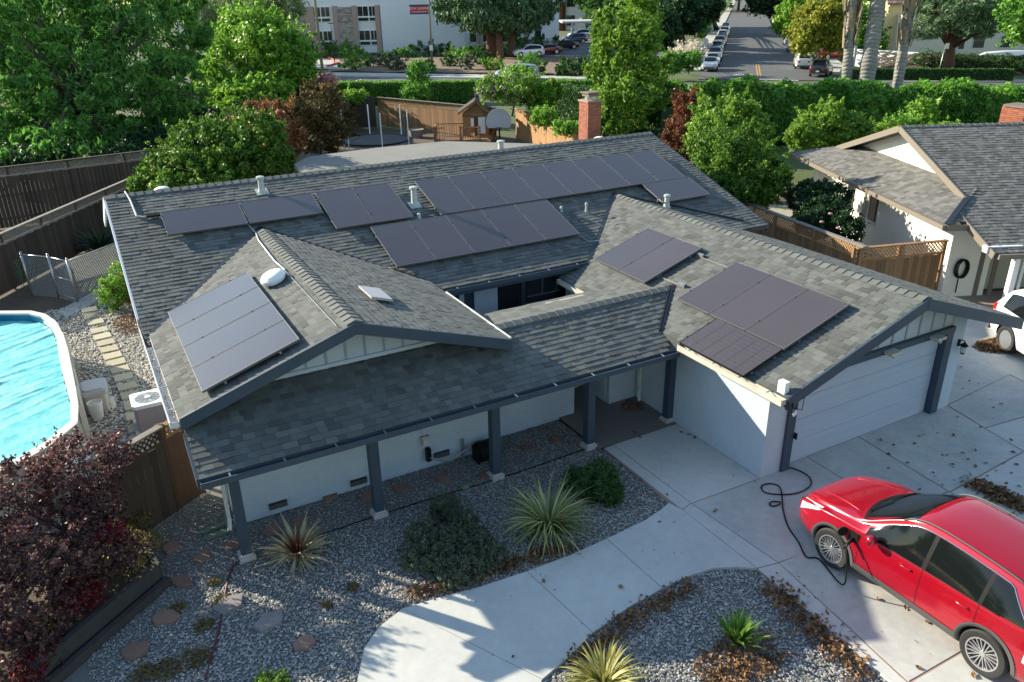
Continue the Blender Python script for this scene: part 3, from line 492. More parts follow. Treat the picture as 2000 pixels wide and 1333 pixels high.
# security lights and wires on the front-left corner
b = MB(); b.box(gxl+.02, gxl+.13, -.62, -.46, ez+.02, ez+.24); b.build('flood_lamp', M['vwhite'], house, label='white box lamp on the corner of the garage eave')
b = MB(); b.tube([(gxl+.12, gyf-.06, 2.1), (gxl+.1, gyf-.07, 1.95), (gxl+.13, gyf-.05, 1.85)], .012, 6); b.tube([(gxl+.02, gyf-.05, 2.15), (gxl, gyf-.09, 1.98), (gxl+.05, gyf-.08, 1.88), (gxl+.2, gyf-.05, 1.95), (gxl+.3, gyf, 1.98)], .008, 5); b.tube([(gxl+.4, gyf-.05, 2.15), (gxl+.38, gyf-.05, 1.9), (gxl+.45, gyf+.2, 1.8), (gxl+.55, -.05, 1.85)], .007, 5); b.build('cable', M['blackp'], house)
MB().obox((gxl+.15, gyf-.1, 1.85), (.09, .03, .02), (-.02, .06, 0), (0, 0, .07)).build('motion_sensor', M['vwhite'], house); MB().obox((.70, -.12, .75), (.03, .0, 0), (0, .07, 0), (0, 0, .12)).build('cable_hook', M['blackp'], house)
# porch posts on footings
for i, x in enumerate((-9.036, -6.693, -4.304, -2.138, -.069)):
    b = MB(); yy = 2.66
    b.box(x-.085, x+.085, yy-.085, yy+.085, .13, pez+s2*(yy-pyf)-.10); b.build('porch_post', M['trim'], house)
    b = MB(); b.prism([(x-.13, yy-.13), (x+.13, yy-.13), (x+.13, yy+.13), (x-.13, yy+.13)], 0, .10); b.box(x-.10, x+.10, yy-.10, yy+.10, .10, .13) ; b.build('footing', M['footing'], house)
b = MB(); b.box(-9.45, -.0, 2.6, 2.72, 1.93, 2.08); b.build('porch_beam', M['trim'], house)
for k in range(24):
    x = -9.4+k*.39; b = MB(); p0 = Vector((x, 2.2, pez+s2*.06-.15)); b.bar(p0, (x, 3.64, pez+s2*1.5-.15), .04, .09); b.build('rafter', M['trim'], house)
# downspouts
def spout(pts, m='gutw', label=None):
    b = MB(); 
    for p, q in zip(pts, pts[1:]): b.bar(p, q, .065, .085, (0.02, 1, .01) if abs((Vector(q)-Vector(p)).normalized().z) > .7 else (0, 0, 1))
    b.build('downspout', M[m], house, label=label)
spout([(-9.12, 3.56, 2.2), (-9.12, 3.56, .25), (-9.16, 3.42, .10)]); spout([(-.05, 3.7, 2.0), (-.05, 3.72, .22), (-.12, 3.6, .1)])
# crawl-space vents, meter, taps on the front wall
for x, z in ((-8.25, .19), (-6.73, .17), (-5.0, .23)):
    v = MB().box(x-.16, x+.16, 3.60, 3.65, z-.06, z+.06).build('crawl_vent', M['dark'], house)
    for k in range(4): MB().box(x-.16, x+.16, 3.592, 3.60, z-.055+k*.028, z-.045+k*.028).build('louvre', M['metal'], v)
MB().box(-5.42, -5.26, 3.55, 3.65, .58, .76).build('outlet_box', M['ventg'], house); MB().box(-5.40, -5.28, 3.53, 3.55, .58, .72).build('outlet_cover', M['lampg'], house)
MB().box(-5.36, -5.27, 3.5, 3.6, .22, .50).build('timer', M['blackp'], house); MB().tube([(-5.5, 3.62, 1.5), (-5.42, 3.62, 1.25), (-5.44, 3.6, 1.0), (-5.36, 3.6, .76)], .01, 6).build('cable', M['lampg'], house)
b = MB(); b.tube([(-5.3, 3.5, .3), (-4.9, 3.45, .12), (-4.4, 3.5, .3), (-4.2, 3.6, .3)], .02, 6); b.tube([(-4.55, 3.6, 0), (-4.55, 3.6, .45)], .03, 6); b.build('water_pipe', M['metal'], house)
# entry door
MB().box(-1.5, -.85, 4.95, 5.0, .05, 2.05).build('entry_door', M['siding'], house); MB().box(-1.0, -.95, 4.90, 4.95, .9, 1.3).build('door_pull', M['blackp'], house); MB().box(-1.63, -1.52, 4.85, 5, .0, 2.1).build('door_frame', M['trim'], house)
# court: wall with slider, white panel and window, floor
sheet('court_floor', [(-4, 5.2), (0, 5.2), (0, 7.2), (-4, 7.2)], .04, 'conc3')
MB().box(-4, 0, 7.2, 7.3, 0, 2.45).build('court_wall', M['trim'], house); MB().box(-2.45, -1.82, 7.14, 7.2, .05, 2.2).build('court_panel', M['whitep'], house); MB().box(-2.86, -2.74, 7.1, 7.2, .05, 2.25).build('court_post', M['whitep'], house)
MB().box(-3.9, -2.9, 7.17, 7.2, .1, 2.2).build('sliding_door', M['dark'], house); MB().box(-1.78, -1.2, 7.17, 7.2, .1, 2.25).build('open_doorway', M['dark'], house); MB().box(-1.16, -1.06, 7.12, 7.2, 0, 2.4).build('court_post', M['trim'], house)
wn = MB().box(-.98, .0, 7.16, 7.2, 1.5, 2.2).build('window', M['glass'], house); MB().box(-.98, 0, 7.13, 7.16, 1.62, 1.66).build('sill', M['alu'], wn)
for x in (-.55, -.12): MB().box(x-.02, x+.02, 7.13, 7.16, 1.66, 2.2).build('mullion', M['alu'], wn)
# patio cover behind
p = MB(); p.prism([(-3.2, 17.3), (-2.9, 21.4), (-2.0, 22.6), (0.9, 22.9), (4.0, 22.7), (6.9, 19.96), (6.9, 17.3)], 2.62, 2.78); p.build('patio_cover', M['felt'], house)
for x, y in ((-2, 22), (3.8, 22.2), (6, 19.5)): MB().box(x-.07, x+.07, y-.07, y+.07, 0, 2.62).build('patio_post', M['woodm'], house)
# ---- vents, pipes and domes on the roof
def zsurf(x, y, fns=(z_main, z_wing, z_gar)): return max(f(x, y) for f in fns)
def tall_vent(x, y, h, r=.075, z=None, m='ventg'):
    z = zsurf(x, y) if z is None else z; b = MB(); b.lathe((x, y, z-.06), [(r*1.7, 0), (r*1.6, .04), (r*1.15, .12), (r, .17), (r*.9, h), (r*1.35, h), (r*1.35, h+.05), (r*.6, h+.07)], 16); v = b.build('roof_vent', M[m], roof, True)
    v.data.set_sharp_from_angle(angle=R_(35)); MB().obox((x-.15, y-.15, zsurf(x, y-.15)+.022), (.3, 0, 0), (0, .3, .3*S3), (0, 0, .004)).build('flashing', M[m], roof) if h > .35 and z > 2 and y < mr else None
tall_vent(-6.2, 11.38, .40); tall_vent(-2.73, 9.88, .50, .08); tall_vent(4.12, 8.12, .34, .07); tall_vent(1.63, 8.45, .26, .03); tall_vent(.96, 8.65, .14, .03); tall_vent(-2.85, 9.33, .12, .035); tall_vent(1.44, 12.9, .42, .09, 4.02)
def dome(x, y, z, r, sq=1, ax=(0, 0, 1), m='vwhite'):
    b = MB(); b.lathe((x, y, z), [(r*.85, -.06), (r*.85, 0), (r, .0), (r*.98, .05), (r*.80, .10), (r*.78, .105), (r*.5, .135), (0.01, .145)], 28, ax=ax); o = b.build('roof_vent', M[m], roof, True, label='round white turbine-less dome vent' if False else None); o.data.set_sharp_from_angle(angle=R_(25)); return o
dome(-7.22, 6.35, z_wing(-7.22, 6.35)+.10, .26, ax=(-S3, 0, 1)); dome(-8.35, 13.0, 4.07, .22); dome(5.2, 13.0, 4.04, .22)
b = MB(); o4 = Vector((-5.86, 4.5, z_wing(-5.86, 4.5)+.06)); b.obox(o4, (.42, 0, -.42*S3), (0, .72, 0), (0, 0, .05)); b.build('flat_vent', M['lid'], roof, label='flat pale square vent on the wing')
# conduit and junction box
b = MB(); b.tube([(-9.25, 12.1, 4.38), (-9.2, 11.7, 4.26), (-9.17, 10.98, 4.02), (-9.05, 10.9, 4.0), (-8.75, 10.88, 3.99)], .022, 8); b.build('conduit', M['gutw'], roof)
b = MB(); b.obox((-8.98, 10.80, 3.98), (.30, 0, 0), (0, .10, .033), (0, 0, .05)); b.build('junction_box', M['blackp'], roof); MB().obox((-8.96, 10.83, 4.035), (.12, 0, 0), (0, .06, .02), (0, 0, .004)).build('warning_label', M['bannerr'], roof)
b = MB(); zz = lambda x, y: z_wing(x, y)+.05
b.tube([(-6.9, 10.0, z_main(-6.9, 10)+.05), (-6.82, 9.6, z_main(-6.82, 9.6)+.06), (-6.9, 9.0, zz(-6.9, 9.0)), (-6.95, 7.3, zz(-6.95, 7.3)), (-6.92, 6.6, zz(-6.92, 6.6)), (-7.1, 6.3, zz(-7.1, 6.3)), (-7.4, 6.15, zz(-7.4, 6.15))], .018, 7); b.tube([(-6.93, 7.1, zz(-6.93, 7.1)), (-6.93, 3.2, zz(-6.93, 3.2))], .006, 5); b.build('conduit', M['metal'], roof)
for u, v in ((1376, 507), (1287, 541), (1330, 563)):
    pass
b = MB(); b.tube([(1.88, 4.1, 3.00), (1.9, 3.3, 3.00)], .013, 6); b.tube([(.86, 4.4, 2.665), (.88, 3.6, 2.67)], .013, 6); b.build('conduit', M['pframe'], roof)
for x, y in ((1.88, 4.15), (.88, 4.4), (.86, 3.55)): b = MB(); b.obox((x, y-.05, z_gar(x, y)+.02), (.05, 0, .017), (0, .2, 0), (0, 0, .07)); b.build('conduit_fitting', M['metal'], roof)
b = MB()
for y0, x0 in ((7.9, .5), (8.3, 1.3)): b.tube([(x0, y0, z_main(x0, y0)+.03), (x0+.25, y0-.35, z_main(x0+.25, y0-.35)+.04), (x0+.4, y0-.7, z_main(x0+.4, y0-.7)+.03), (x0+.75, y0-.95, z_gar(x0+.8, y0-.95)+.04 if z_gar(x0+.8, y0-.95) > 0 else 2.7)], .012, 5)
b.build('cable', M['metal'], roof)
# ================================================================== SOLAR PANELS
OFF = .13
def panel(O, U, V, wu, lv, label, grid=False):
    """one framed panel: O lower corner on roof plane, U along the eave, V up the slope"""
    O, U, V = Vector(O), Vector(U).normalized(), Vector(V).normalized(); W = U.cross(V).normalized(); g = .006
    if W.z < 0: raise Exception('panel normal')
    O = O+W*(OFF-.04); t = thing('solar_panel', label, 'solar panel', tuple(O), 'dark solar panels bolted to the roof')
    fr = MB()
    for a, bvec, w_ in ((O+U*g+V*g, U*(wu-2*g), V*.014), (O+U*g+V*(lv-g-.014), U*(wu-2*g), V*.014)): fr.obox(a, bvec, w_, W*.04)
    for a in (O+U*g+V*(g+.014), O+U*(wu-g-.014)+V*(g+.014)): fr.obox(a, V*(lv-2*g-.028), U*.014, W*.04)
    fr.build('frame', M['pframe'] if not grid else M['pvf'], t)
    gl = MB().obox(O+U*(g+.014)+V*(g+.014)+W*.012, U*(wu-2*g-.028), V*(lv-2*g-.028), W*.024).build('glass', M['pv'], t)
    if grid:
        gb = MB()
        for k in range(1, 6): gb.obox(O+U*(g+k*wu/6-.003)+V*.03+W*.0362, U*.005, V*(lv-.06), W*.0008)
        for k in range(1, 10): gb.obox(O+U*.03+V*(g+k*lv/10-.003)+W*.0362, U*(wu-.06), V*.004, W*.0006)
        gb.build('cell_lines', M['pvf'], gl)
    for q in (.22, .78):
        MB().obox(O+U*.0+V*(lv*q-.02)-W*.045, U*wu, V*.04, W*.044).build('rail', M['alu'], t)
        f = MB(); c = O+U*(wu*.5)+V*(lv*q); f.obox(c-U*.02-V*.05-W*(OFF-.04), U*.04, V*.1, W*.006); f.obox(c-U*.02-W*(OFF-.04), U*.04, V*.008, W*.07); f.build('mount_foot', M['alu'], t)
        k = MB(); k.obox(O-U*.012+V*(lv*q-.015)+W*.0405, U*.024, V*.03, W*.006); k.build('clamp', M['blackp'], t)
    return t
def on(plane, u, x):                       # u metres up the slope
    if plane == 'm': return (x, mye+u*CS, mez+u*SN)
    if plane == 'g': return (gxl+u*CS, x, ez+u*SN)
    if plane == 'w': return (wxl+u*CS, x, wez+u*SN)
PH = 1.732
ordn = ['first', 'second', 'third', 'fourth', 'fifth', 'sixth', 'seventh', 'eighth']
for i in range(8): panel(on('m', (9.33-mye)/CS-.17, -2.34+i*.998), (1, 0, 0), UPy, .99, PH, '%s panel from the left in the eight-panel top row below the main ridge' % ordn[i])
for i in range(5): panel(on('m', .953, -4.238+i*1.0), (1, 0, 0), UPy, 1.0, PH, '%s panel from the left in the lower row of five on the main roof' % ordn[i])
for i in range(2): panel(on('m', (9.41-mye)/CS-.17, -5.03+i*1.0), (1, 0, 0), UPy, .99, PH, '%s of the two upright panels just left of the tall vent on the main roof' % ('left' if i == 0 else 'right'))
for i in range(2): panel(on('m', (10.12-mye)/CS-.17, -8.68+i*1.8), (1, 0, 0), UPy, 1.78, .98, '%s of the two sideways panels at the left end of the main roof' % ('outer left' if i == 0 else 'inner right'))
panel(on('m', (8.33-mye)/CS-.17, 3.99), (1, 0, 0), UPy, 1.74, 1.05, 'single sideways panel below the right end of the top row, above the garage ridge')
for i in range(2): panel(on('g', .916, 6.301-i*1.0), (0, -1, 0), UPx, .99, PH, '%s panel of the pair high on the garage roof beside the court' % ('rear' if i == 0 else 'front'))
for i in range(3): panel(on('g', .88, 3.163-i*1.0), (0, -1, 0), UPx, .99, PH, '%s of the three panels side by side on the garage roof' % ('rearmost', 'middle', 'frontmost')[i] if True else '')
panel(on('g', -.125, 1.93), (0, -1, 0), UPx, 1.75, .99, 'single panel with visible cell grid at the garage eave', True)
for i in range(4): panel(on('w', .481, 7.258-i*1.0), (0, -1, 0), UPx, .99, PH, '%s of the four pale-looking panels on the left wing roof' % ('rearmost', 'second from the back', 'second from the front', 'frontmost')[i])
# ================================================================== RED CROSSOVER AND OTHER CARS
def lerp(a, b, t): return a+(b-a)*t
def interp(tab, y):
    xs = [p[0] for p in tab]; ys = [p[1] for p in tab]
    if y <= xs[0]: return ys[0]
    if y >= xs[-1]: return ys[-1]
    i = max(k for k in range(len(xs)-1) if xs[k] <= y)
    p0, p1, p2, p3 = ys[max(i-1, 0)], ys[i], ys[i+1], ys[min(i+2, len(ys)-1)]; h = xs[i+1]-xs[i]; t = (y-xs[i])/h
    m1 = (p2-p0)/(xs[i+1]-xs[max(i-1, 0)])*h; m2 = (p3-p1)/(xs[min(i+2, len(xs)-1)]-xs[i])*h
    if (p2-p1)*(m1) < 0: m1 = 0
    if (p2-p1)*(m2) < 0: m2 = 0
    return (2*t**3-3*t*t+1)*p1+(t**3-2*t*t+t)*m1+(-2*t**3+3*t*t)*p2+(t**3-t*t)*m2
class CarShape:
    """front at +y; origin on the ground between the axles"""
    def __init__(s, kind='suv'):
        s.kind = kind; h = 0 if kind == 'suv' else -.20
        s.W = [(-2.30, .66), (-2.24, .78), (-2.1, .86), (-1.8, .905), (-1.3, .932), (-.5, .925), (.4, .925), (1.3, .932), (1.75, .90), (2.05, .80), (2.20, .66), (2.26, .50)]
        s.B = [(-2.30, .92), (-2.15, 1.04), (-1.8, 1.07), (-1, 1.045), (0, 1.01), (.8, .98), (1.3, .955), (1.75, .885), (2.1, .76), (2.26, .62)]
        if kind == 'suv':
            s.T = [(-2.30, .95), (-2.22, 1.12), (-2.05, 1.34), (-1.86, 1.52), (-1.5, 1.60), (-1.0, 1.645), (-.4, 1.665), (0, 1.645), (.25, 1.58), (.6, 1.40), (.95, 1.19), (1.12, 1.115), (1.5, 1.065), (1.85, .985), (2.1, .86), (2.2, .76), (2.26, .65)]
            s.CZ = [(-2.30, .93), (-2.2, 1.08), (-2.02, 1.26), (-1.8, 1.41), (-1.4, 1.50), (-.8, 1.55), (-.3, 1.565), (.05, 1.53), (.4, 1.37), (.75, 1.16), (.98, 1.05), (1.3, 1.0), (1.75, .925), (2.1, .80), (2.26, .635)]
        else:
            s.B = [(a, b-.08) for a, b in s.B]
            s.T = [(-2.30, .85), (-2.2, .98), (-1.9, 1.04), (-1.6, 1.10), (-1.2, 1.30), (-.8, 1.41), (-.3, 1.45), (.1, 1.41), (.5, 1.24), (.95, 1.0), (1.2, .95), (1.6, .90), (2.0, .80), (2.2, .68), (2.26, .58)]
            s.CZ = [(-2.30, .82), (-2.1, .95), (-1.7, 1.0), (-1.3, 1.15), (-.9, 1.30), (-.3, 1.35), (.1, 1.31), (.5, 1.12), (.8, .98), (1.2, .91), (1.6, .85), (2.0, .76), (2.26, .57)]
        s.CW = [(-2.30, .60), (-2.1, .66), (-1.6, .67), (-1, .665), (-.3, .66), (.1, .67), (.45, .70), (.85, .76), (1.2, .78), (1.75, .74), (2.1, .60), (2.26, .40)]
    def ring(s, y):
        W, B, T, CZ, CW = (interp(t, y) for t in (s.W, s.B, s.T, s.CZ, s.CW)); zb = .23+max(0, y-1.5)*.10+max(0, -1.7-y)*.15
        return [(W*.90, zb), (W*.975, zb+.14), (W*1.0, min(.62, zb+.36)), (W*.985, max(B-.16, min(.66, zb+.4))), (W*.955, B), (lerp(W*.94, CW, .5)+.018, lerp(B, CZ, .5)), (CW, CZ), (CW*.9, CZ+(T-CZ)*.62), (CW*.5, CZ+(T-CZ)*.93), (0, T)]
    def dense(s, y, K=5):
        P = s.ring(y); out = []
        for i in range(len(P)-1):
            p0, p1, p2, p3 = P[max(i-1, 0)], P[i], P[i+1], P[min(i+2, len(P)-1)]
            for k in range(K):
                t = k/K; q = []
                for c in (0, 1): q.append(.5*((2*p1[c])+(-p0[c]+p2[c])*t+(2*p0[c]-5*p1[c]+4*p2[c]-p3[c])*t*t+(-p0[c]+3*p1[c]-3*p2[c]+p3[c])*t**3))
                out.append(tuple(q))
        out.append(P[-1]); return out
    def side(s, y, z):
        D = s.dense(y, 6)
        for a, b in zip(D, D[1:]):
            if a[1] <= z <= b[1] and b[1] > a[1]: return lerp(a[0], b[0], (z-a[1])/(b[1]-a[1]))
        return D[-1][0] if z > D[-1][1] else D[0][0]
    def top(s, y, x):
        D = s.dense(y, 6); x = abs(x)
        for a, b in zip(D[::-1], D[::-1][1:]):
            if a[0] <= x <= b[0]: return lerp(a[1], b[1], (x-a[0])/max(b[0]-a[0], 1e-6))
        return D[-1][1]
def car_body_mesh(cs, paint, fine=True):
    ys = [-2.30]+[-2.24+i*(4.50/(76 if fine else 26)) for i in range((76 if fine else 26))]+[2.26]; K = 5 if fine else 2; V = []; F = []
    rings = []
    for y in ys:
        D = cs.dense(y, K); full = [(-x, z) for x, z in D[:-1]]+[D[-1]]+[(x, z) for x, z in D[:-1][::-1]]
        rings.append(len(full)); V += [(x, y, z) for x, z in full]
    n = rings[0]
    for i in range(len(ys)-1):
        for k in range(n): F.append((i*n+k, i*n+(k+1) % n, (i+1)*n+(k+1) % n, (i+1)*n+k))
    F.append(tuple(range(n))[::-1]); F.append(tuple((len(ys)-1)*n+k for k in range(n)))
    me = bpy.data.meshes.new('body'); me.from_pydata(V, [], F); me.materials.append(paint)
    import bmesh
    bm = bmesh.new(); bm.from_mesh(me); bmesh.ops.recalc_face_normals(bm, faces=bm.faces)
    bm.to_mesh(me); bm.free(); me.update()
    o = bpy.data.objects.new('body_tmp', me); COL.objects.link(o)
    cut = MB()
    for ya in (1.355, -1.355):
        cut.lathe((-1.2, ya, .36), [(.405, 0), (.405, .62)], 40, ax=(1, 0, 0)); cut.lathe((.58, ya, .36), [(.405, 0), (.405, .62)], 40, ax=(1, 0, 0))
    cm = cut.mesh('cut', M['blackp']); bm = bmesh.new(); bm.from_mesh(cm); bmesh.ops.recalc_face_normals(bm, faces=bm.faces); bm.to_mesh(cm); bm.free()
    c = bpy.data.objects.new('cut_tmp', cm); COL.objects.link(c)
    md = o.modifiers.new('b', 'BOOLEAN'); md.operation = 'DIFFERENCE'; md.object = c; md.solver = 'EXACT'; md.material_mode = 'TRANSFER'
    dg = bpy.context.evaluated_depsgraph_get(); me2 = bpy.data.meshes.new_from_object(o.evaluated_get(dg)); bpy.data.objects.remove(o); bpy.data.objects.remove(c)
    me2.name = 'body'; me2.shade_smooth(); me2.set_sharp_from_angle(angle=R_(32)); return me2
def side_patch(cs, ylo, yhi, zlo, zhi, off=.005, ny=24, nz=6, sgn=-1):
    """strip of the body side between curves zlo(y) and zhi(y)"""
    V = []; F = []
    for i in range(ny+1):
        y = lerp(ylo, yhi, i/ny); a, b = zlo(y), zhi(y)
        for j in range(nz+1): z = lerp(a, b, j/nz); V.append((sgn*(cs.side(y, z)+off), y, z))
    for i in range(ny):
        for j in range(nz):
            q = (i*(nz+1)+j, (i+1)*(nz+1)+j, (i+1)*(nz+1)+j+1, i*(nz+1)+j+1); F.append(q if sgn > 0 else q[::-1])
    return V, F
def top_patch(cs, yb, yt, xw, off=.006, nx=16, ny=12):
    V = []; F = []
    for j in range(ny+1):
        t = j/ny
        for i in range(nx+1):
            s = -1+2*i/nx; y = lerp(yb(s), yt(s), t); x = s*xw(y); V.append((x, y, cs.top(y, x)+off))
    for j in range(ny):
        for i in range(nx): a = j*(nx+1)+i; F.append((a, a+1, a+nx+2, a+nx+1))
    return V, F
def wheel_parts(parent, x, y, sgn, fine=True, tyre_me=[None], rim_me=[None]):
    """x is the outer face"""
    b = MB(); n = 40 if fine else 16; b.lathe((0, 0, 0), [(.235, .03), (.235, .01), (.25, 0), (.33, .0), (.348, .02), (.356, .06), (.356, .17), (.345, .215), (.24, .22)], n, ax=(1, 0, 0), caps=False)
    me = b.mesh('tyre', M['rubber'], 'auto') if tyre_me[0] is None or not fine else tyre_me[0]
    k = 'f' if fine else 'c'
    if k not in WM:
        r = MB(); r.lathe((0, 0, 0), [(.240, .10), (.244, -.004), (.226, -.004), (.220, .02), (.220, .10)], n, ax=(1, 0, 0), caps=False) if fine else r.lathe((0, 0, 0), [(.24, .02), (.2, .03), (.0, .02)], n, ax=(1, 0, 0))
        d = MB(); d.lathe((0, 0, 0), [(.235, .04), (.21, .09), (.001, .09)], n, ax=(1, 0, 0))
        if fine:
            r.lathe((0, 0, 0), [(.045, .09), (.045, .012), (.03, .008), (.001, .008)], 20, ax=(1, 0, 0))
            for i in range(10):
                a = 2*math.pi*i/10; ca, sa = math.cos(a), math.sin(a)
                for da in (-.17, .17):
                    e = a+da; r.bar((.03, .04*ca, .04*sa), (.012, .228*math.cos(e), .228*math.sin(e)), .013, .022, (1, 0, 0))
        WM[k] = (me, r.mesh('rim', M['rim'], 'auto'), d.mesh('rim_barrel', M['rimd']))
    ty, rm, dk = WM[k]; w = bpy.data.objects.new('wheel', ty); link(w, parent); adopt(w, parent); w.matrix_basis = Matrix.Translation((x, y, .356)) @ (Matrix.Identity(4) if sgn < 0 else Matrix.Rotation(math.pi, 4, 'Z')) @ Matrix.Rotation(random.uniform(0, 6), 4, 'X')
    for nm, mm in (('rim', rm), ('rim_barrel', dk)):
        o = bpy.data.objects.new(nm, mm); link(o, w); adopt(o, w)
WM = {}
cs = CarShape('suv')
car = thing('parked_car', 'glossy red crossover plugged in by the garage, charging cable in its front fender', 'car', (0, 0, 0))
bo = bpy.data.objects.new('body', car_body_mesh(cs, M['red'])); link(bo, car); adopt(bo, car)
for sg in (-1, 1):
    for ya in (1.355, -1.355): wheel_parts(car, sg*.925, ya, sg)
belt = lambda y: interp(cs.B, y)+.012
cant = lambda y: interp(cs.CZ, y)-.028
zq = lambda y: belt(y)+(cant(y)-belt(y))*max(.03, min(1, (y+1.82)/.42))
def glass(name, y0, y1, zl, zh, sg): V, F = side_patch(cs, y0, y1, zl, zh, .006, 26, 6, sg); return MB().add(V, F).build(name, M['cglass'], car, True)
for sg in (-1, 1):
    glass('front_side_window', -.20, .80, belt, lambda y: max(belt(y)+.004, cant(y)-max(0, y-.55)*.05), sg)
    glass('rear_side_window', -1.10, -.27, belt, cant, sg)
    glass('quarter_window', -1.80, -1.16, belt, zq, sg)
    V, F = side_patch(cs, -.27, -.20, belt, cant, .008, 3, 6, sg); MB().add(V, F).build('pillar_trim', M['blackp'], car); V, F = side_patch(cs, -1.16, -1.10, belt, cant, .008, 3, 6, sg); MB().add(V, F).build('pillar_trim', M['blackp'], car)
    pts = [(sg*(cs.side(y, (zq(y) if y < -1.2 else cant(y))+.014)+.008), y, (zq(y) if y < -1.2 else cant(y))+.014) for y in [(.86-i*.06) for i in range(45)]]; MB().tube(pts, .011, 6).build('chrome_trim', M['chrome'], car, True)
    pts = [(sg*(cs.side(y, belt(y))+.006), y, belt(y)-.006) for y in [(.82-i*.08) for i in range(29)]]; MB().tube(pts, .007, 6).build('belt_trim', M['blackp'], car, True)
    yr = [(.35-i*.1) for i in range(20)]; MB().tube([(sg*(interp(cs.CW, y)-.03), y, cs.top(y, interp(cs.CW, y)-.03)+(.028 if 0 < i < 19 else .0)) for i, y in enumerate(yr)], .014, 6).build('roof_rail', M['clad'], car, True)
    # cladding: sill and arches
    V, F = side_patch(cs, -.95, .95, lambda y: .24, lambda y: .40, .010, 20, 3, sg); MB().add(V, F).build('sill_cladding', M['clad'], car, True)
    for ya in (1.355, -1.355):
        V = []; F = []; n = 30
        for i in range(n+1):
            a = math.pi*(-.08+1.16*i/n)
            for r_ in (.398, .455): yy, z = ya+r_*math.cos(a), .36+r_*math.sin(a); V.append((sg*(cs.side(yy, max(z, .24))+.012), yy, z))
            V.append((sg*(cs.side(ya+.398*math.cos(a), max(.36+.398*math.sin(a), .24))-.06), ya+.398*math.cos(a), .36+.398*math.sin(a)))
        for i in range(n):
            a0, b0 = i*3, (i+1)*3
            for q in ((a0, a0+1, b0+1, b0), (a0+2, a0, b0, b0+2)): F.append(q if sg < 0 else q[::-1])
        MB().add(V, F).build('wheel_arch', M['clad'], car, True)
    # doors: shut lines and handles
    for y0, zt_ in ((.86, .98), (-.235, 1.03), (-1.13, 1.06)):
        V, F = side_patch(cs, y0-.004, y0+.004, lambda y: .40 if y0 != -1.13 else .74, lambda y: zt_, .003, 1, 10, sg); MB().add(V, F).build('shut_line', M['blackp'], car)
    for y0 in (.02, -.92):
        z = .90; MB().tube([(sg*(cs.side(y0, z)+.004), y0+.1, z), (sg*(cs.side(y0, z)+.035), y0+.07, z+.005), (sg*(cs.side(y0, z)+.035), y0-.07, z+.008), (sg*(cs.side(y0, z)+.004), y0-.1, z+.01)], .012, 7).build('door_handle', M['red'], car, True)
    # mirror
    ym = .66; xm = cs.side(ym, 1.0); mr_ = MB(); mr_.lathe((sg*(xm+.14), ym-.06, 1.05), [(.02, -.09), (.075, -.06), (.085, 0), (.07, .06), (.02, .085)], 14, ax=(sg*1, .1, .25)); mr_.bar((sg*(xm-.02), ym, .99), (sg*(xm+.1), ym-.04, 1.02), .05, .03); mr_.build('wing_mirror', M['red'], car, True)
    # lights
    V, F = side_patch(cs, 1.72, 2.12, lambda y: interp(cs.B, y)-.005-(y-1.72)*.34, lambda y: interp(cs.B, y)+.03, .007, 14, 4, sg); MB().add(V, F).build('headlight', M['lens'], car, True)
    V, F = side_patch(cs, -2.26, -1.95, lambda y: interp(cs.B, y)-.13, lambda y: interp(cs.B, y)+.01, .006, 10, 4, sg); MB().add(V, F).build('tail_light', M['tail'], car, True)
wsw = lambda y: interp(cs.CW, y)*.95
V, F = top_patch(cs, lambda s: 1.13-.22*s*s, lambda s: .20-.03*s*s, wsw); MB().add(V, F).build('windscreen', M['cglass'], car, True)
V, F = top_patch(cs, lambda s: 1.20-.22*s*s, lambda s: 1.13-.22*s*s, lambda y: wsw(y)*1.0, .010, 16, 2); MB().add(V, F).build('wiper_cowl', M['blackp'], car, True)
for x0 in (-.5, .08): MB().tube([(x0, 1.06, cs.top(1.06, x0)+.025), (x0+.52, 1.0, cs.top(1.0, x0+.52)+.022)], .008, 5).build('wiper', M['blackp'], car)
V, F = top_patch(cs, lambda s: -2.16+.05*s*s, lambda s: -1.90+.02*s*s, lambda y: .6); MB().add(V, [f for f in F]).build('rear_window', M['cglass'], car, True)
V, F = top_patch(cs, lambda s: -1.93, lambda s: -1.80, lambda y: .55, .02, 8, 2); MB().add(V, F).build('roof_spoiler', M['red'], car, True)
for sg in (-1, 1):                         # bonnet creases
    pts = [(sg*lerp(.56, .40, i/8), 1.15+i*.11, cs.top(1.15+i*.11, lerp(.56, .40, i/8))+.001) for i in range(9)]; MB().tube(pts, .007, 5).build('bonnet_crease', M['red'], car, True)
# charging port, open flap and plug
px_, py_, pz_ = -cs.side(.98, .84), .98, .84
MB().obox((px_-.012, py_-.09, pz_-.09), (.0+.02, 0, 0), (0, .18, 0), (0, 0, .18)).build('charge_port', M['blackp'], car); b = MB(); b.lathe((px_-.06, py_+.17, pz_+.02), [(.085, -.01), (.09, 0), (.085, .012)], 16, ax=(.5, .85, 0)); b.build('charge_flap', M['blackp'], car)
MB().box(-2.3+1.6, 0, 0, 0, 0, 0) if False else None
V, F = side_patch(cs, -2.10, -1.85, lambda y: .62, lambda y: .74, .006, 4, 2, -1); MB().add(V, F).build('bumper_sticker', M['vwhite'], car)
for ch in KIDS[car.name]:                  # longer nose than the base shape
    if ch.name.startswith('wheel') and not ch.name.startswith('wheel_arch'): continue
    for v_ in ch.data.vertices:
        if v_.co.y > 1.75: v_.co.y += (v_.co.y-1.75)*.28
KC = .93; CARLOC = Vector((-.07, -3.66, .055)); car.location = CARLOC; car.scale = (KC, KC, KC*1.05); car.rotation_euler = (0, 0, R_(-.4)); px_, py_, pz_ = px_*KC, py_*KC, pz_*KC
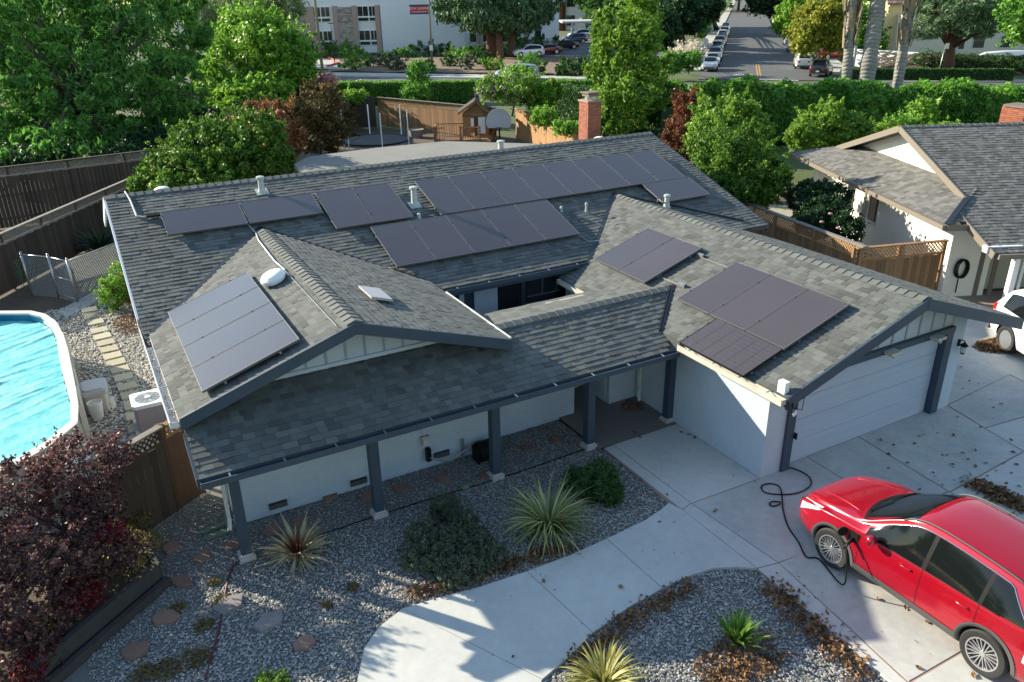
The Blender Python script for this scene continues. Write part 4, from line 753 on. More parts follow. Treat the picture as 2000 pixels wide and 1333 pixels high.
# charging cable on the ground: a thing of its own
cb_ = MB(); pw = lambda x, y, z=.075: (x, y, z)
pts = [(CARLOC.x+px_-.02, CARLOC.y+py_, CARLOC.z+pz_), (CARLOC.x+px_-.16, CARLOC.y+py_-.02, pz_+.0), (CARLOC.x+px_-.24, CARLOC.y+py_-.15, .45), (CARLOC.x+px_-.22, CARLOC.y+py_-.1, .12)]
gpts = [G(1600, 1093, .075), G(1575, 1088, .075), G(1560, 1060, .075), G(1540, 1030, .075), G(1530, 998, .075), G(1526, 960, .075), G(1518, 948, .075), G(1500, 945, .075), G(1487, 951, .075), G(1494, 962, .075), G(1520, 966, .08), G(1555, 964, .075), G(1580, 952, .075), G(1584, 938, .075), G(1570, 924, .075), G(1545, 914, .075), G(1537, 912, .12), G(1540, 870, .5)]
gpts2 = [G(1524, 984, .08), G(1512, 989, .075), G(1503, 986, .075), G(1508, 980, .075), G(1526, 981, .08)]
def smooth(P, k=5):
    P = [Vector(p) for p in P]; out = []
    for i in range(len(P)-1):
        p0, p1, p2, p3 = P[max(i-1, 0)], P[i], P[i+1], P[min(i+2, len(P)-1)]
        for j in range(k): t = j/k; out.append(.5*((2*p1)+(-p0+p2)*t+(2*p0-5*p1+4*p2-p3)*t*t+(-p0+3*p1-3*p2+p3)*t**3))
    out.append(P[-1]); return out
cb_.tube(smooth(pts+gpts), .013, 7); cb_.tube(smooth(gpts2), .013, 7); cc = thing('charging_cable', 'black charging cable looped on the driveway, running from the garage to the red car', 'cable', tuple(G(1526, 960)))
cb_.build('cable', M['blackp'], cc, True); b = MB(); b.tube([(CARLOC.x+px_+.0, CARLOC.y+py_, CARLOC.z+pz_), (CARLOC.x+px_-.14, CARLOC.y+py_, CARLOC.z+pz_-.03)], [.035, .028], 10); b.tube([(CARLOC.x+px_-.1, CARLOC.y+py_, CARLOC.z+pz_-.02), (CARLOC.x+px_-.19, CARLOC.y+py_, CARLOC.z+pz_-.10)], [.024, .02], 8); b.build('plug', M['blackp'], cc, True)
# ---- simpler street cars (same shapes, coarser), shared meshes
CARM = {}
def street_car(name, kind, paint, p, heading, label, cat='car', group='cars parked along the side street', z=.02):
    if kind not in CARM:
        c = CarShape('suv' if kind == 'suv' else 'sedan'); W_ = {}
        W_['body'] = car_body_mesh(c, PAINT['white'], False)
        be = lambda y: interp(c.B, y)+.01; ca = lambda y: interp(c.CZ, y)-.02
        g = MB(); y0, y1 = (-1.75, .78) if kind == 'suv' else (-1.25, .72)
        for sg in (-1, 1): g.add(*side_patch(c, y0, y1, be, lambda y: max(ca(y), be(y)+.003), .008, 16, 3, sg))
        W_['side_windows'] = g.mesh('side_windows', M['cglass'], True)
        ws = lambda y: interp(c.CW, y)*.95
        W_['windscreen'] = MB().add(*top_patch(c, lambda s: (1.10 if kind == 'suv' else 1.0)-.2*s*s, lambda s: .2 if kind == 'suv' else .12, ws, .008, 8, 6)).mesh('windscreen', M['cglass'], True)
        W_['rear_window'] = MB().add(*top_patch(c, lambda s: (-2.18 if kind == 'suv' else -1.62), lambda s: -1.88 if kind == 'suv' else -.95, lambda y: .6, .008, 8, 4)).mesh('rear_window', M['cglass'], True)
        l = MB(); t = MB()
        for sg in (-1, 1): l.add(*side_patch(c, 1.85, 2.2, lambda y: interp(c.B, y)-.12, lambda y: interp(c.B, y)+.02, .01, 5, 2, sg)); t.add(*side_patch(c, -2.29, -2.0, lambda y: interp(c.B, y)-.16, lambda y: interp(c.B, y)+.02, .01, 5, 2, sg))
        t.box(-.62, -.42, -2.33, -2.3, .72, .88); t.box(.42, .62, -2.33, -2.3, .72, .88)
        W_['headlight'] = l.mesh('headlight', M['lens']); W_['tail_light'] = t.mesh('tail_light', M['tail'])
        b = MB(); b.box(-.75, .75, -2.34, -2.28, .27, .42); b.box(-.55, .55, 2.24, 2.29, .28, .5); W_['bumper'] = b.mesh('bumper', M['clad']); W_['number_plate'] = MB().box(-.16, .16, -2.35, -2.33, .52, .66).mesh('number_plate', M['plate']); CARM[kind] = W_
    t = thing(name, label, cat, (p[0], p[1], z), group); t.rotation_euler = (0, 0, heading)
    WLD.pop(t.name)
    for k, me in CARM[kind].items():
        o = bpy.data.objects.new(k, me); COL.objects.link(o); o.parent = t
        if k == 'body': o.material_slots[0].link = 'OBJECT'; o.material_slots[0].material = PAINT[paint]
    for sg in (-1, 1):
        for ya in (1.355, -1.355): wheel_parts(t, sg*.92, ya, sg, False)
    return t
def heading(dx, dy): return math.atan2(-dx, dy)
# ================================================================== FRONT YARD
def pip(poly, x, y):
    c = np.zeros(len(x), bool); n = len(poly)
    for i in range(n):
        x1, y1 = poly[i]; x2, y2 = poly[(i+1) % n]
        if y1 == y2: continue
        k = ((y1 > y) != (y2 > y)) & (x < (x2-x1)*(y-y1)/(y2-y1)+x1); c ^= k
    return c
def pebble_mat(name, cols):
    m = bpy.data.materials.new(name); m.use_nodes = True; N, L = m.node_tree.nodes, m.node_tree.links; b = N['Principled BSDF']; b.inputs['Roughness'].default_value = .7
    at = N.new('ShaderNodeAttribute'); at.attribute_name = 'tone'; cr = N.new('ShaderNodeValToRGB'); cr.color_ramp.interpolation = 'CONSTANT'
    while len(cr.color_ramp.elements) < len(cols): cr.color_ramp.elements.new(.5)
    for i, c in enumerate(cols): cr.color_ramp.elements[i].position = i/len(cols); cr.color_ramp.elements[i].color = (*c, 1)
    L.new(at.outputs['Fac'], cr.inputs[0]); L.new(cr.outputs[0], b.inputs[0]); return m
PEB = pebble_mat('river_pebble', [(.28, .27, .25), (.34, .325, .295), (.22, .22, .215), (.185, .185, .18), (.44, .43, .40), (.27, .265, .25), (.33, .295, .25), (.15, .155, .16), (.34, .335, .33), (.25, .225, .195)])
PEBT = pebble_mat('tan_pebble', [(.40, .37, .31), (.48, .45, .38), (.32, .29, .24), (.24, .22, .19), (.54, .51, .45), (.36, .33, .28), (.44, .38, .29), (.20, .19, .18)])
PEBF = pebble_mat('fine_gravel', [(.30, .30, .28), (.38, .37, .34), (.22, .22, .21), (.16, .16, .16), (.44, .43, .40), (.26, .25, .23)])
def pebbles(name, poly, dens, size, label, m, excl=(), z=.0, flat=.55, cond=None):
    xs = [p[0] for p in poly]; ys = [p[1] for p in poly]; a = (max(xs)-min(xs))*(max(ys)-min(ys)); n = int(a*dens)
    x = RNG.uniform(min(xs), max(xs), n); y = RNG.uniform(min(ys), max(ys), n); k = pip(poly, x, y)
    for e in excl: k &= ~pip(e, x, y)
    if cond is not None: k &= cond(x, y)
    x, y = x[k], y[k]; n = len(x); th6 = np.arange(6)*math.pi/3; bv = np.concatenate([[[0, 0, .5]], np.stack([.5*np.cos(th6), .5*np.sin(th6), np.full(6, -.08)], 1)]); bf = np.array([[0, 1+q_, 1+(q_+1) % 6] for q_ in range(6)])
    s = size*RNG.uniform(.65, 1.45, n); sc = np.stack([s*RNG.uniform(.8, 1.3, n), s*RNG.uniform(.7, 1.0, n), s*flat*RNG.uniform(.8, 1.2, n)], 1); th = RNG.uniform(0, 6.28, n); tx = RNG.normal(0, .25, n)
    P = bv[None]*sc[:, None]; X = P[..., 0]*np.cos(th)[:, None]-P[..., 1]*np.sin(th)[:, None]; Y = P[..., 0]*np.sin(th)[:, None]+P[..., 1]*np.cos(th)[:, None]; Z = P[..., 2]+X*tx[:, None]*.5
    V = np.stack([X+x[:, None], Y+y[:, None], Z+z+RNG.uniform(0, .022, n)[:, None]+s[:, None]*.18], 2); F = (bf[None]+(np.arange(n)*7)[:, None, None]).reshape(-1, 3)
    me = bpy.data.meshes.new(name); me.vertices.add(7*n); me.vertices.foreach_set('co', V.reshape(-1).astype(np.float32)); me.loops.add(F.size); me.loops.foreach_set('vertex_index', F.reshape(-1).astype(np.int32))
    me.polygons.add(len(F)); me.polygons.foreach_set('loop_start', np.arange(0, F.size, 3, dtype=np.int32)); me.polygons.foreach_set('loop_total', np.full(len(F), 3, dtype=np.int32)); me.update(calc_edges=True)
    me.materials.append(m); at = me.attributes.new('tone', 'FLOAT', 'FACE'); at.data.foreach_set('value', np.repeat(RNG.uniform(0, .999, n), len(bf)).astype(np.float32)); me.shade_smooth()
    o = bpy.data.objects.new(name, me); COL.objects.link(o); return tag(o, label, 'gravel', None, 'stuff')
porchband = lambda x, y: (y > 2.55+.10*np.sin(x*1.3)+np.where(x < -8.6, (x+8.6)*.5, 0))
pebbles('gravel', frontbed0, 980, .036, 'grey river pebbles filling the front bed beside the curved walkway', PEB, cond=lambda x, y: ~porchband(x, y) & (y > -4) & (x > -12.6))
pebbles('gravel', frontbed, 1100, .026, 'fine grey gravel in the strip under the porch eave', PEBF, cond=lambda x, y: porchband(x, y) & (x > -11.5))
pebbles('gravel', lowbed, 980, .036, 'grey river pebbles in the bed between the walkway and driveway', PEB, cond=lambda x, y: y > -4.4)
pebbles('gravel', sideyard, 380, .055, 'tan and grey pebbles in the side yard by the pool', PEBT, cond=lambda x, y: (x > -11.9) & (y > 5.2))
MB().tube(smooth([(-9.0, 2.68, .03), (-9.3, 2.5, .03), (-9.5, 2.0, .03), (-9.75, 1.2, .03), (-10.1, .3, .02)]), .018, 6).build('bed_edging', M['redpipe'], None, True, 'thin dark edging strip curving from the left porch post', 'edging')
MB().tube(smooth([(-8.9, 2.62, .03), (-7.8, 2.6, .03), (-6.8, 2.62, .03), (-5.4, 2.6, .03), (-4.2, 2.55, .03), (-2.2, 2.6, .03)]), .012, 5).build('drip_hose', M['blackp'], None, True, 'black irrigation hose lying along the line of porch posts', 'hose')
def irregular(cx, cy, rx, ry, n=7, rot=0, j=.18):
    out = []
    for i in range(n): a = 2*math.pi*i/n+random.uniform(-.15, .15); r = 1+random.uniform(-j, j); x, y = rx*r*math.cos(a), ry*r*math.sin(a); out.append((cx+x*math.cos(rot)-y*math.sin(rot), cy+x*math.sin(rot)+y*math.cos(rot)))
    return out
STN = [(645, 971, .17, 'below the second crawl vent'), (585, 1025, .17, 'just behind the spiky red plant'), (530, 1040, .17, 'right of the leftmost porch post'), (720, 973, .15, 'left of the second porch post'), (785, 957, .17, 'right of the second porch post'), (865, 937, .17, 'below the outlet on the white wall'), (950, 932, .15, 'beside the hose reel'), (1030, 878, .16, 'right of the third porch post'), (1088, 861, .15, 'nearest the porch floor'), (335, 1073, .15, 'nearest the wooden side fence'), (396, 1092, .17, 'between the fence and the leftmost porch post'), (463, 1067, .17, 'touching the leftmost porch post'), (358, 1140, .17, 'beside the timber planter corner'), (327, 1210, .20, 'long one along the planter, among dry weeds'), (268, 1275, .22, 'lowest one by the planter, half covered by weeds'), (595, 1260, .19, 'by the curve of the walkway')]
for u, v, r, where in STN:
    p = G(u, v); MB().prism(irregular(p.x, p.y, r, r*.8, random.choice((6, 7, 8)), random.uniform(0, 3), .16), .0, .065).build('stepping_stone', M['flag'], None, label='flat red flagstone set in the gravel, '+where, cat='stepping stone', group='red flagstones in the front gravel')
for (u, v), where in (((447, 1185), 'left'), ((527, 1218), 'right')):
    p = G(u, v); MB().prism(irregular(p.x, p.y, .27, .19, 5, .5, .1), 0, .07).build('stepping_stone', M['flagg'], None, label='grey-pink slate slab in the front gravel, %s one of the pair' % where, cat='stepping stone', group='grey slate slabs in the front gravel')
# ---- strappy plants: every blade is a part
def blade_mesh(name, ln, wd, arc, m, tone, yaw=0, n=6, fold=.25):
    V = []; F = []; x = z = 0; a = R_(82)
    for i in range(n+1):
        t = i/n; w_ = wd*(math.sin(math.pi*min(t*1.15+.12, 1))**.6)*(1-t**4)+.002
        V += [(x, -w_/2, z+w_*fold*.4), (x, 0, z), (x, w_/2, z+w_*fold*.4)]
        a -= arc/n*(.4+1.2*t); x += ln/n*math.cos(a); z += ln/n*math.sin(a)
    for i in range(n): k = i*3; F += [(k, k+1, k+4, k+3), (k+1, k+2, k+5, k+4)]
    b = MB().add(V, F, 0, tone); return b.mesh(name, m, True)
def strappy(name, label, cat, p, nb, ln, wd, m, arcs, lean, seed, group=None, centre=None, part='leaf_blade', stiff=.2):
    rnd = random.Random(seed); t = thing(name, label, cat, tuple(p), group); WLD.pop(t.name)
    va = [blade_mesh(part, ln*rnd.uniform(.75, 1.1), wd*rnd.uniform(.8, 1.2), R_(rnd.uniform(*arcs)), m, rnd.choice((.1, .35, .6, .85, 1))) for _ in range(10)]
    vc = [blade_mesh(part, ln*rnd.uniform(.5, .7), wd, R_(rnd.uniform(10, 40)), centre, rnd.random()) for _ in range(3)] if centre else None
    for i in range(nb):
        f = i/nb; inner = f < stiff; me = rnd.choice(vc if (vc and inner) else va); o = bpy.data.objects.new(part, me); COL.objects.link(o); o.parent = t
        ti = rnd.uniform(-.05, .25) if inner else rnd.uniform(*lean); s_ = rnd.uniform(.8, 1.15)
        o.matrix_basis = Matrix.Rotation(rnd.uniform(0, 6.283), 4, 'Z') @ Matrix.Translation((rnd.uniform(0, .06), 0, .02)) @ Matrix.Rotation(ti, 4, 'Y') @ Matrix.Rotation(rnd.uniform(-.3, .3), 4, 'X') @ Matrix.Scale(s_, 4)
    return t
def striped(name, c1, c2, edge):
    m = leafmat(name, c1, c2, .25, .4); return m
PHO = striped('variegated_blade', (.09, .14, .04), (.45, .46, .20), None); PHR = striped('bronze_blade', (.16, .14, .07), (.66, .56, .36), None); PHC = leafmat('red_heart', (.12, .03, .02), (.2, .08, .04), .25); FOX = leafmat('fleshy_green', (.05, .15, .02), (.18, .31, .05), .3); PHY = leafmat('yellow_blade', (.22, .22, .05), (.50, .46, .16), .3); AGA = leafmat('dark_strap', (.012, .03, .012), (.035, .065, .025), .15)
pp = G(582, 1088); strappy('spiky_plant', 'bronze and cream spiky strap-leaved plant with a reddish heart beside the left porch post', 'plant', (pp.x, pp.y, 0), 170, .84, .044, PHR, (25, 100), (.25, 1.15), 3, centre=PHC)
pp = G(1072, 1040); strappy('flax_plant', 'large fountain-like variegated green and cream flax in the front gravel', 'plant', (pp.x, pp.y, 0), 300, 1.28, .031, PHO, (45, 130), (.1, .85), 5, stiff=.25)
pp = G(1180, 1345); strappy('flax_plant', 'yellow-striped flax at the bottom edge by the walkway', 'plant', (pp.x, pp.y, 0), 130, .78, .04, PHY, (40, 120), (.1, .9), 8)
pp = G(1440, 1258); strappy('fleshy_plant', 'small bright green upright fleshy-leaved plant in the lower gravel bed', 'plant', (pp.x, pp.y, 0), 70, .56, .055, FOX, (5, 40), (.05, .75), 9)
pp = G(200, 498); strappy('strap_leaf_clump', 'dark clump of strappy leaves against the left fence', 'plant', (pp.x, pp.y, 0), 200, 1.6, .05, AGA, (50, 130), (.1, 1.0), 12)
# ---- shrubs in the front
def shrub(name, label, cat, blobs, n, size, m, **k): return tree(name, label, cat, (blobs[0][0][0], blobs[0][0][1], 0), blobs, n, size, m, tr=k.pop('tr', .05), **k)
def gb(u, v, r, h, z=None):
    p = G(u, v); return ((p.x, p.y, h*.5 if z is None else z), (r, r, h*.5))
shrub('rosemary_bush', 'wide dark grey-green rosemary mound in the front gravel', 'bush', [gb(835, 1100, .46, .34), gb(895, 1125, .46, .32), gb(945, 1100, .40, .34), gb(830, 1062, .34, .38), gb(885, 1075, .40, .42), gb(925, 1065, .32, .34)], 44000, .045, LF['rosem'], aspect=.35, clump=.22)
shrub('lavender_bush', 'grey woody lavender mound behind the rosemary', 'bush', [gb(872, 1015, .32, .5), gb(905, 1040, .28, .42)], 8000, .045, LF['grey'], aspect=.25, clump=.3)
shrub('juniper_bush', 'feathery dark green round bush by the porch step', 'bush', [gb(1165, 975, .40, .80), gb(1128, 968, .28, .6), gb(1195, 985, .22, .5)], 20000, .09, LF['juni'], aspect=.16, clump=.3)
for u, v, r in ((435, 1175, .13), (400, 1225, .16), (380, 1290, .24), (330, 1310, .22), (280, 1320, .2), (350, 1190, .12), (420, 1140, .1), (640, 1185, .09), (690, 1150, .12)):
    shrub('dry_weed', 'low patch of dry yellowish weeds in the front gravel', 'weed', [gb(u, v, r, .07)], int(1400*r/.2), .03, LF['dryw'], clump=.4, limbs=False, tr=.004, group='dry weeds in the front gravel')
# ---- fallen leaves
def leafcurl(tone):
    b = MB(); V = [(-.05, 0, .0), (-.015, .028, .018), (.02, .03, .012), (.055, 0, .02), (.02, -.027, .004), (-.02, -.024, .014), (0, 0, .002)]
    b.add(V, [(0, 6, 1), (1, 6, 2), (2, 6, 3), (3, 6, 4), (4, 6, 5), (5, 6, 0)], 0, tone); return b.mesh('fallen_leaf', LF['brownleaf'])
LM = [leafcurl(t) for t in (.1, .3, .5, .7, .95)]
def scatter_leaf(x, y, z, s=1.0, label='curled brown leaf lying on the concrete driveway', group='dry leaves scattered on the driveway'):
    o = bpy.data.objects.new('fallen_leaf', random.choice(LM)); COL.objects.link(o); o.matrix_basis = Matrix.Translation((x, y, z)) @ Matrix.Rotation(random.uniform(0, 6.28), 4, 'Z') @ Matrix.Rotation(random.uniform(-.4, .4), 4, 'X') @ Matrix.Scale(s*random.uniform(.6, 1.15), 4); tag(o, label, 'leaf', group)
LPX = [(1735, 888), (1795, 852), (1830, 847), (1862, 851), (1803, 1180-330), (1786, 867), (1720, 860), (1745, 870), (1822, 924), (1840, 948), (1796, 957), (1772, 905), (1735, 915), (1905, 912), (1860, 908), (1890, 898), (1925, 905), (1945, 920), (1975, 925), (1960, 905), (1928, 930), (1985, 908), (1880, 885), (1850, 890), (1978, 884), (1905, 990-110), (1915, 835), (1870, 815), (1955, 790), (1940, 797), (1880, 1100-340), (1935, 782), (1877, 717), (1893, 745), (1975, 860), (1840, 1020-130), (1965, 945), (1990, 950), (1810, 1215), (1768, 1188), (1716, 1170), (1303, 967), (1288, 1020), (1398, 997), (1250, 855), (1212, 1147), (1062, 1136), (1002, 1283), (1240, 845), (1395, 1000), (1253, 937), (1196, 892), (1330, 845), (1345, 850), (1357, 856), (1795, 1305), (1902, 1320)]
for u, v in LPX: p = G(u, v, .06); scatter_leaf(p.x, p.y, .065)
def leaf_heap(name, label, fx, n, size=.09, z=.03):
    P = np.array([fx() for _ in range(n)]); P[:, 2] += z; nr = unit(n); nr[:, 2] = np.abs(nr[:, 2])+.35; nr /= np.linalg.norm(nr, axis=1, keepdims=True)
    me = leaf_mesh(name, P, nr, size*RNG.uniform(.6, 1.3, n), RNG.random(n), LF['brownleaf'], .6); o = bpy.data.objects.new(name, me); COL.objects.link(o); return tag(o, label, 'leaves', None, 'stuff')
def along(P, wd, h=.03):
    def f():
        i = random.randrange(len(P)-1); t = random.random(); a, b = P[i], P[i+1]; return (lerp(a[0], b[0], t)+random.gauss(0, wd), lerp(a[1], b[1], t)+random.gauss(0, wd), abs(random.gauss(0, h)))
    return f
def heapf(cx, cy, rx, ry, h, rot=0):
    def f():
        a, r = random.uniform(0, 6.283), random.random()**.6*random.uniform(.85, 1.15); x, y = rx*r*math.cos(a), ry*r*math.sin(a)
        return (cx+x*math.cos(rot)-y*math.sin(rot), cy+x*math.sin(rot)+y*math.cos(rot), h*max(0, 1-r*r)*random.random())
    return f
p = G(1955, 680); leaf_heap('leaf_pile', 'large heap of brown dry leaves on the neighbour\'s driveway', heapf(p.x, p.y, .72, .40, .16, -.2), 1500, .10, .07)
p = G(1955, 955); leaf_heap('leaf_pile', 'long drift of brown leaves behind the red car', along([g2(1905, 950), g2(1950, 975), g2(2000, 1000)], .13, .04), 620, .10, .06)
leaf_heap('leaf_drift', 'brown leaves drifted along the driveway edge of the lower gravel bed', along([g2(1512, 1145), g2(1560, 1205), g2(1620, 1262), g2(1680, 1320)], .15), 620, .085, .05)
leaf_heap('leaf_drift', 'brown leaves gathered where the walkway meets the lower gravel bed', along([g2(1350, 1150), g2(1290, 1180), g2(1230, 1215), g2(1180, 1260), g2(1120, 1300)], .09), 600, .08, .05)
leaf_heap('leaf_drift', 'brown leaves caught under the flax and rosemary at the walkway edge', along([g2(1120, 1075), g2(1060, 1085), g2(1000, 1105), g2(930, 1130), g2(860, 1155), g2(800, 1165)], .09), 800, .075, .05)
leaf_heap('leaf_drift', 'dry leaves strewn around the fleshy plant in the lower bed', heapf(*g2(1440, 1285), .75, .35, .03), 420, .08, .05)
leaf_heap('leaf_drift', 'sunlit dry leaves along the bottom edge of the lower bed', heapf(*g2(1420, 1345), 1.1, .22, .03), 500, .08, .05)
leaf_heap('leaf_litter', 'damp leaf litter in the corner of the porch floor', heapf(-.35, 3.55, .25, .3, .02), 160, .06, .06)
# twigs and grit on the concrete
tw = MB()
for k in range(240):
    x, y = random.uniform(-6.5, 9), random.uniform(-4.5, 2.3)
    if x < -1.9 and not (y < 0 and y > -1.6 and x > -6.5): continue
    if y > 0 and x > 0 and x < 5.7: continue
    a_ = random.uniform(0, 3.14); l_ = random.uniform(.01, .05); tw.bar((x, y, .062), (x+l_*math.cos(a_), y+l_*math.sin(a_), .064), .006, .005, (0, 0, 1), 0, random.random())
tag(tw.build('twigs', LF['brownleaf']), 'small twigs and leaf crumbs strewn over the driveway and walkway', 'debris', None, 'stuff')
# porch bits
hr = thing('hose_reel', 'black garden hose coiled on a reel against the front wall', 'hose reel', (-4.17, 3.35, 0)); b = MB()
for k in range(7): b.tube([(-4.33+k*.05, 3.33+.19*math.cos(a), .22+.19*math.sin(a)) for a in [i*math.pi/9 for i in range(19)]], .022, 6)
b.build('hose', M['blackp'], hr, True); b = MB(); b.box(-4.4, -4.37, 3.2, 3.48, 0, .34); b.box(-3.98, -3.95, 3.2, 3.48, 0, .34); b.lathe((-4.38, 3.33, .22), [(.12, 0), (.12, .4)], 14, ax=(1, 0, 0)); b.build('reel', M['blackp'], hr)
b = MB(); q = G(908, 954); b.lathe((q.x, q.y, 0), [(.09, 0), (.10, .05), (.07, .09), (.02, .10)], 12); b.build('sprinkler_box', M['greenext'], None, False, 'small dark green valve box in the gravel between porch posts', 'valve box')
for (u, v), (u2, v2), n_ in (((395, 1042), (440, 1022), 'left'), ((400, 1052), (447, 1035), 'right')):
    a, c = G(u, v, .04), G(u2, v2, .06); b = MB(); b.bar(a, c, .09, .05); b.build('downspout_extension', M['greenext'], None, False, 'green plastic downspout extension on the gravel, %s one' % n_, 'drain pipe', 'green downspout extensions')
# ================================================================== SIDE YARD AND POOL
pool = thing('pool', 'above-ground oval pool with a bright turquoise cover and cream rail', 'pool', (-13.2, 10, 0))
PR = [(-12.19, 5.63), (-11.63, 6.09), (-11.17, 6.75), (-11.12, 7.6), (-11.14, 8.6), (-11.17, 9.6), (-11.20, 10.6), (-11.27, 11.8), (-11.42, 12.9), (-11.65, 13.6), (-11.97, 14.05), (-12.68, 14.46), (-13.4, 14.5)]
PL = [(-26.6-x, y) for x, y in PR[::-1]]; PO = PR+PL[1:]+[(-13.3, 5.3)]
cx_, cy_ = -13.3, 10.0
def inset(P, d): 
    out = []
    for x, y in P: l = math.hypot(x-cx_, y-cy_); out.append((x+(cx_-x)/l*d, y+(cy_-y)/l*d))
    return out
n = len(PO); PI_ = inset(PO, .21); PW = inset(PO, .10)
b = MB()
for i in range(n):
    j = (i+1) % n; b.add([(*PW[i], 0), (*PW[j], 0), (*PW[j], 1.16), (*PW[i], 1.16)], [(0, 1, 2, 3)])
b.build('pool_wall', M['poolw'], pool)
b = MB()
for i in range(n): j = (i+1) % n; b.add([(*PI_[i], .75), (*PI_[j], .75), (*PI_[j], 1.16), (*PI_[i], 1.16)], [(3, 2, 1, 0)])
b.build('pool_liner', M['water'], pool)
for i in range(n):
    j = (i+1) % n; g = .006; A, B, C_, D_ = Vector((*PO[i], 1.16)), Vector((*PO[j], 1.16)), Vector((*PI_[j], 1.16)), Vector((*PI_[i], 1.16)); e = (B-A).normalized()*g
    MB().vprism([A+e, B-e, C_-e, D_+e], (0, 0, .05)).build('top_rail', M['poolw'], pool)
    MB().bar((*PO[i], 0), (*PO[i], 1.16), .10, .06, (cx_-PO[i][0], cy_-PO[i][1], 0)).build('upright', M['beige'], pool)
# wrinkled cover
xs = np.linspace(-15.4, -11.2, 150); ys = np.linspace(5.3, 14.5, 250); X, Y = np.meshgrid(xs, ys)
Z = np.zeros_like(X)
for k in range(26):
    a = .35+RNG.normal(0, .3); f = RNG.uniform(3, 16); ph = RNG.uniform(0, 6); c0 = RNG.uniform(-15, -11.5); d0 = RNG.uniform(6, 14); env = np.exp(-((X-c0)**2/1.2+(Y-d0)**2/1.0))
    s = (Y*math.cos(a)-X*math.sin(a))*f+ph+.5*np.sin(X*2+ph); Z += env*(1-np.abs(np.sin(s*.5)))**3*RNG.uniform(.03, .10)
for k in range(10):
    a = R_(25)+RNG.normal(0, .12); c0 = RNG.uniform(6, 12); s = (Y-c0)*math.cos(a)-(X+12.5)*math.sin(a); Z += .09*np.exp(-(s/.06)**2)*np.clip(np.sin(X*1.7+k), 0, 1)
Z += .02*np.sin(X*3+Y*1.3)+.012*np.sin(X*7-Y*5); zz = 1.0+Z*.26
x0 = X.reshape(-1); y0 = Y.reshape(-1); ins = pip(inset(PO, .20), x0, y0); idx = -np.ones(len(x0), int); idx[ins] = np.arange(ins.sum()); W_ = len(xs); F = []
I2 = idx.reshape(X.shape); q = (I2[:-1, :-1] >= 0) & (I2[1:, :-1] >= 0) & (I2[:-1, 1:] >= 0) & (I2[1:, 1:] >= 0); r_, c_ = np.nonzero(q)
F = [(int(I2[r, c]), int(I2[r, c+1]), int(I2[r+1, c+1]), int(I2[r+1, c])) for r, c in zip(r_, c_)]
MB().add(list(zip(x0[ins].tolist(), y0[ins].tolist(), zz.reshape(-1)[ins].tolist())), F).build('pool_cover', M['vinyl'], pool, True)
MB().tube([(-12.93, 5.9, 1.05), (-12.93, 8, 1.07), (-12.95, 11, 1.06), (-12.93, 14.1, 1.05)], .05, 8).build('cover_seam', M['beige'], pool)
# steps beside the pool
stp = thing('pool_step', 'cream plastic step unit at the pool corner, half hidden by the maple', 'steps', (-11.3, 6.0, 0)); b = MB()
for k, (z, w0) in enumerate(((.3, .9), (.6, .62), (.9, .34))): MB().obox((-11.55, 5.55, z-.03), (.55, .25, 0), (-.12, w0*.5, 0), (0, 0, .05)).build('tread', M['poolw'], stp)
for dx in (0, .55): b.obox((-11.55+dx, 5.5+dx*.45, 0), (.04, 0, 0), (-.1, .5, 0), (0, 0, .85))
b.build('side_panel', M['beige'], stp)
MB().tube([(-11.25, 6.1, .0), (-11.22, 6.05, 1.2), (-11.3, 5.85, 1.35), (-11.35, 5.6, .9)], .025, 8).build('handrail', M['beige'], stp)
# pavers path
pth = thing('paver_path', None, None, (-10.4, 12, 0), kind='structure')
SP = [(175, 608), (180, 620), (187, 632), (195, 648), (201, 660), (208, 672), (214, 685), (221, 698), (228, 711), (235, 725), (242, 740), (249, 758), (256, 775), (263, 795), (267, 815), (271, 838), (274, 862)]
P0 = [G(u, v) for u, v in SP]
for i, p in enumerate(P0):
    d = (P0[min(i+1, len(P0)-1)]-P0[max(i-1, 0)]).normalized(); s_ = Vector((-d.y, d.x, 0)); wob = random.uniform(-.06, .06); a = (s_+d*wob).normalized()
    MB().obox(p-a*.21-d*.19+Vector((0, 0, .0)), a*.42, d*.385, (0, 0, .062)).build('paver', M['paver'], pth)
# deck box, bucket, air conditioner
ck = thing('storage_box', 'grey plastic storage box with a pale lid between pool and paver path', 'storage box', (-10.88, 9.75, 0))
bx = lambda x0, x1, y0, y1: [(x0+.06, y0), (x1-.06, y0), (x1, y0+.06), (x1, y1-.06), (x1-.06, y1), (x0+.06, y1), (x0, y1-.06), (x0, y0+.06)]
MB().prism(bx(-11.12, -10.62, 9.55, 10.15), 0, .46).build('body', M['beige'], ck); b = MB(); b.prism(bx(-11.15, -10.58, 9.5, 10.2), .46, .56); b.prism(bx(-11.10, -10.63, 9.56, 10.14), .56, .60); b.build('lid', M['lid'], ck)
MB().prism([(-10.6, 9.5), (-10.5, 9.6), (-10.5, 10.2), (-10.62, 10.2)], 0, .04).build('base_tray', M['beige'], ck)
bk = thing('bucket', 'white plastic bucket standing in front of the storage box', 'bucket', (-10.92, 9.3, 0)); b = MB(); q = G(192, 818); b.lathe((q.x, q.y+.05, 0), [(.115, 0), (.125, .04), (.15, .36), (.158, .36), (.158, .40), (.145, .40), (.142, .37), (.005, .37)], 24); b.build('pail', M['bucket'], bk, 'auto'); MB().lathe((q.x, q.y+.05, .371), [(.13, 0), (.01, .012)], 20).build('contents', M['beige'], bk)
MB().tube([(q.x+.15*math.cos(a), q.y+.05+.15*math.sin(a)*.9, .36-.12*math.sin(a/1.0)*0) for a in [i*math.pi/8 for i in range(9)]], .005, 5).build('handle', M['metal'], bk)
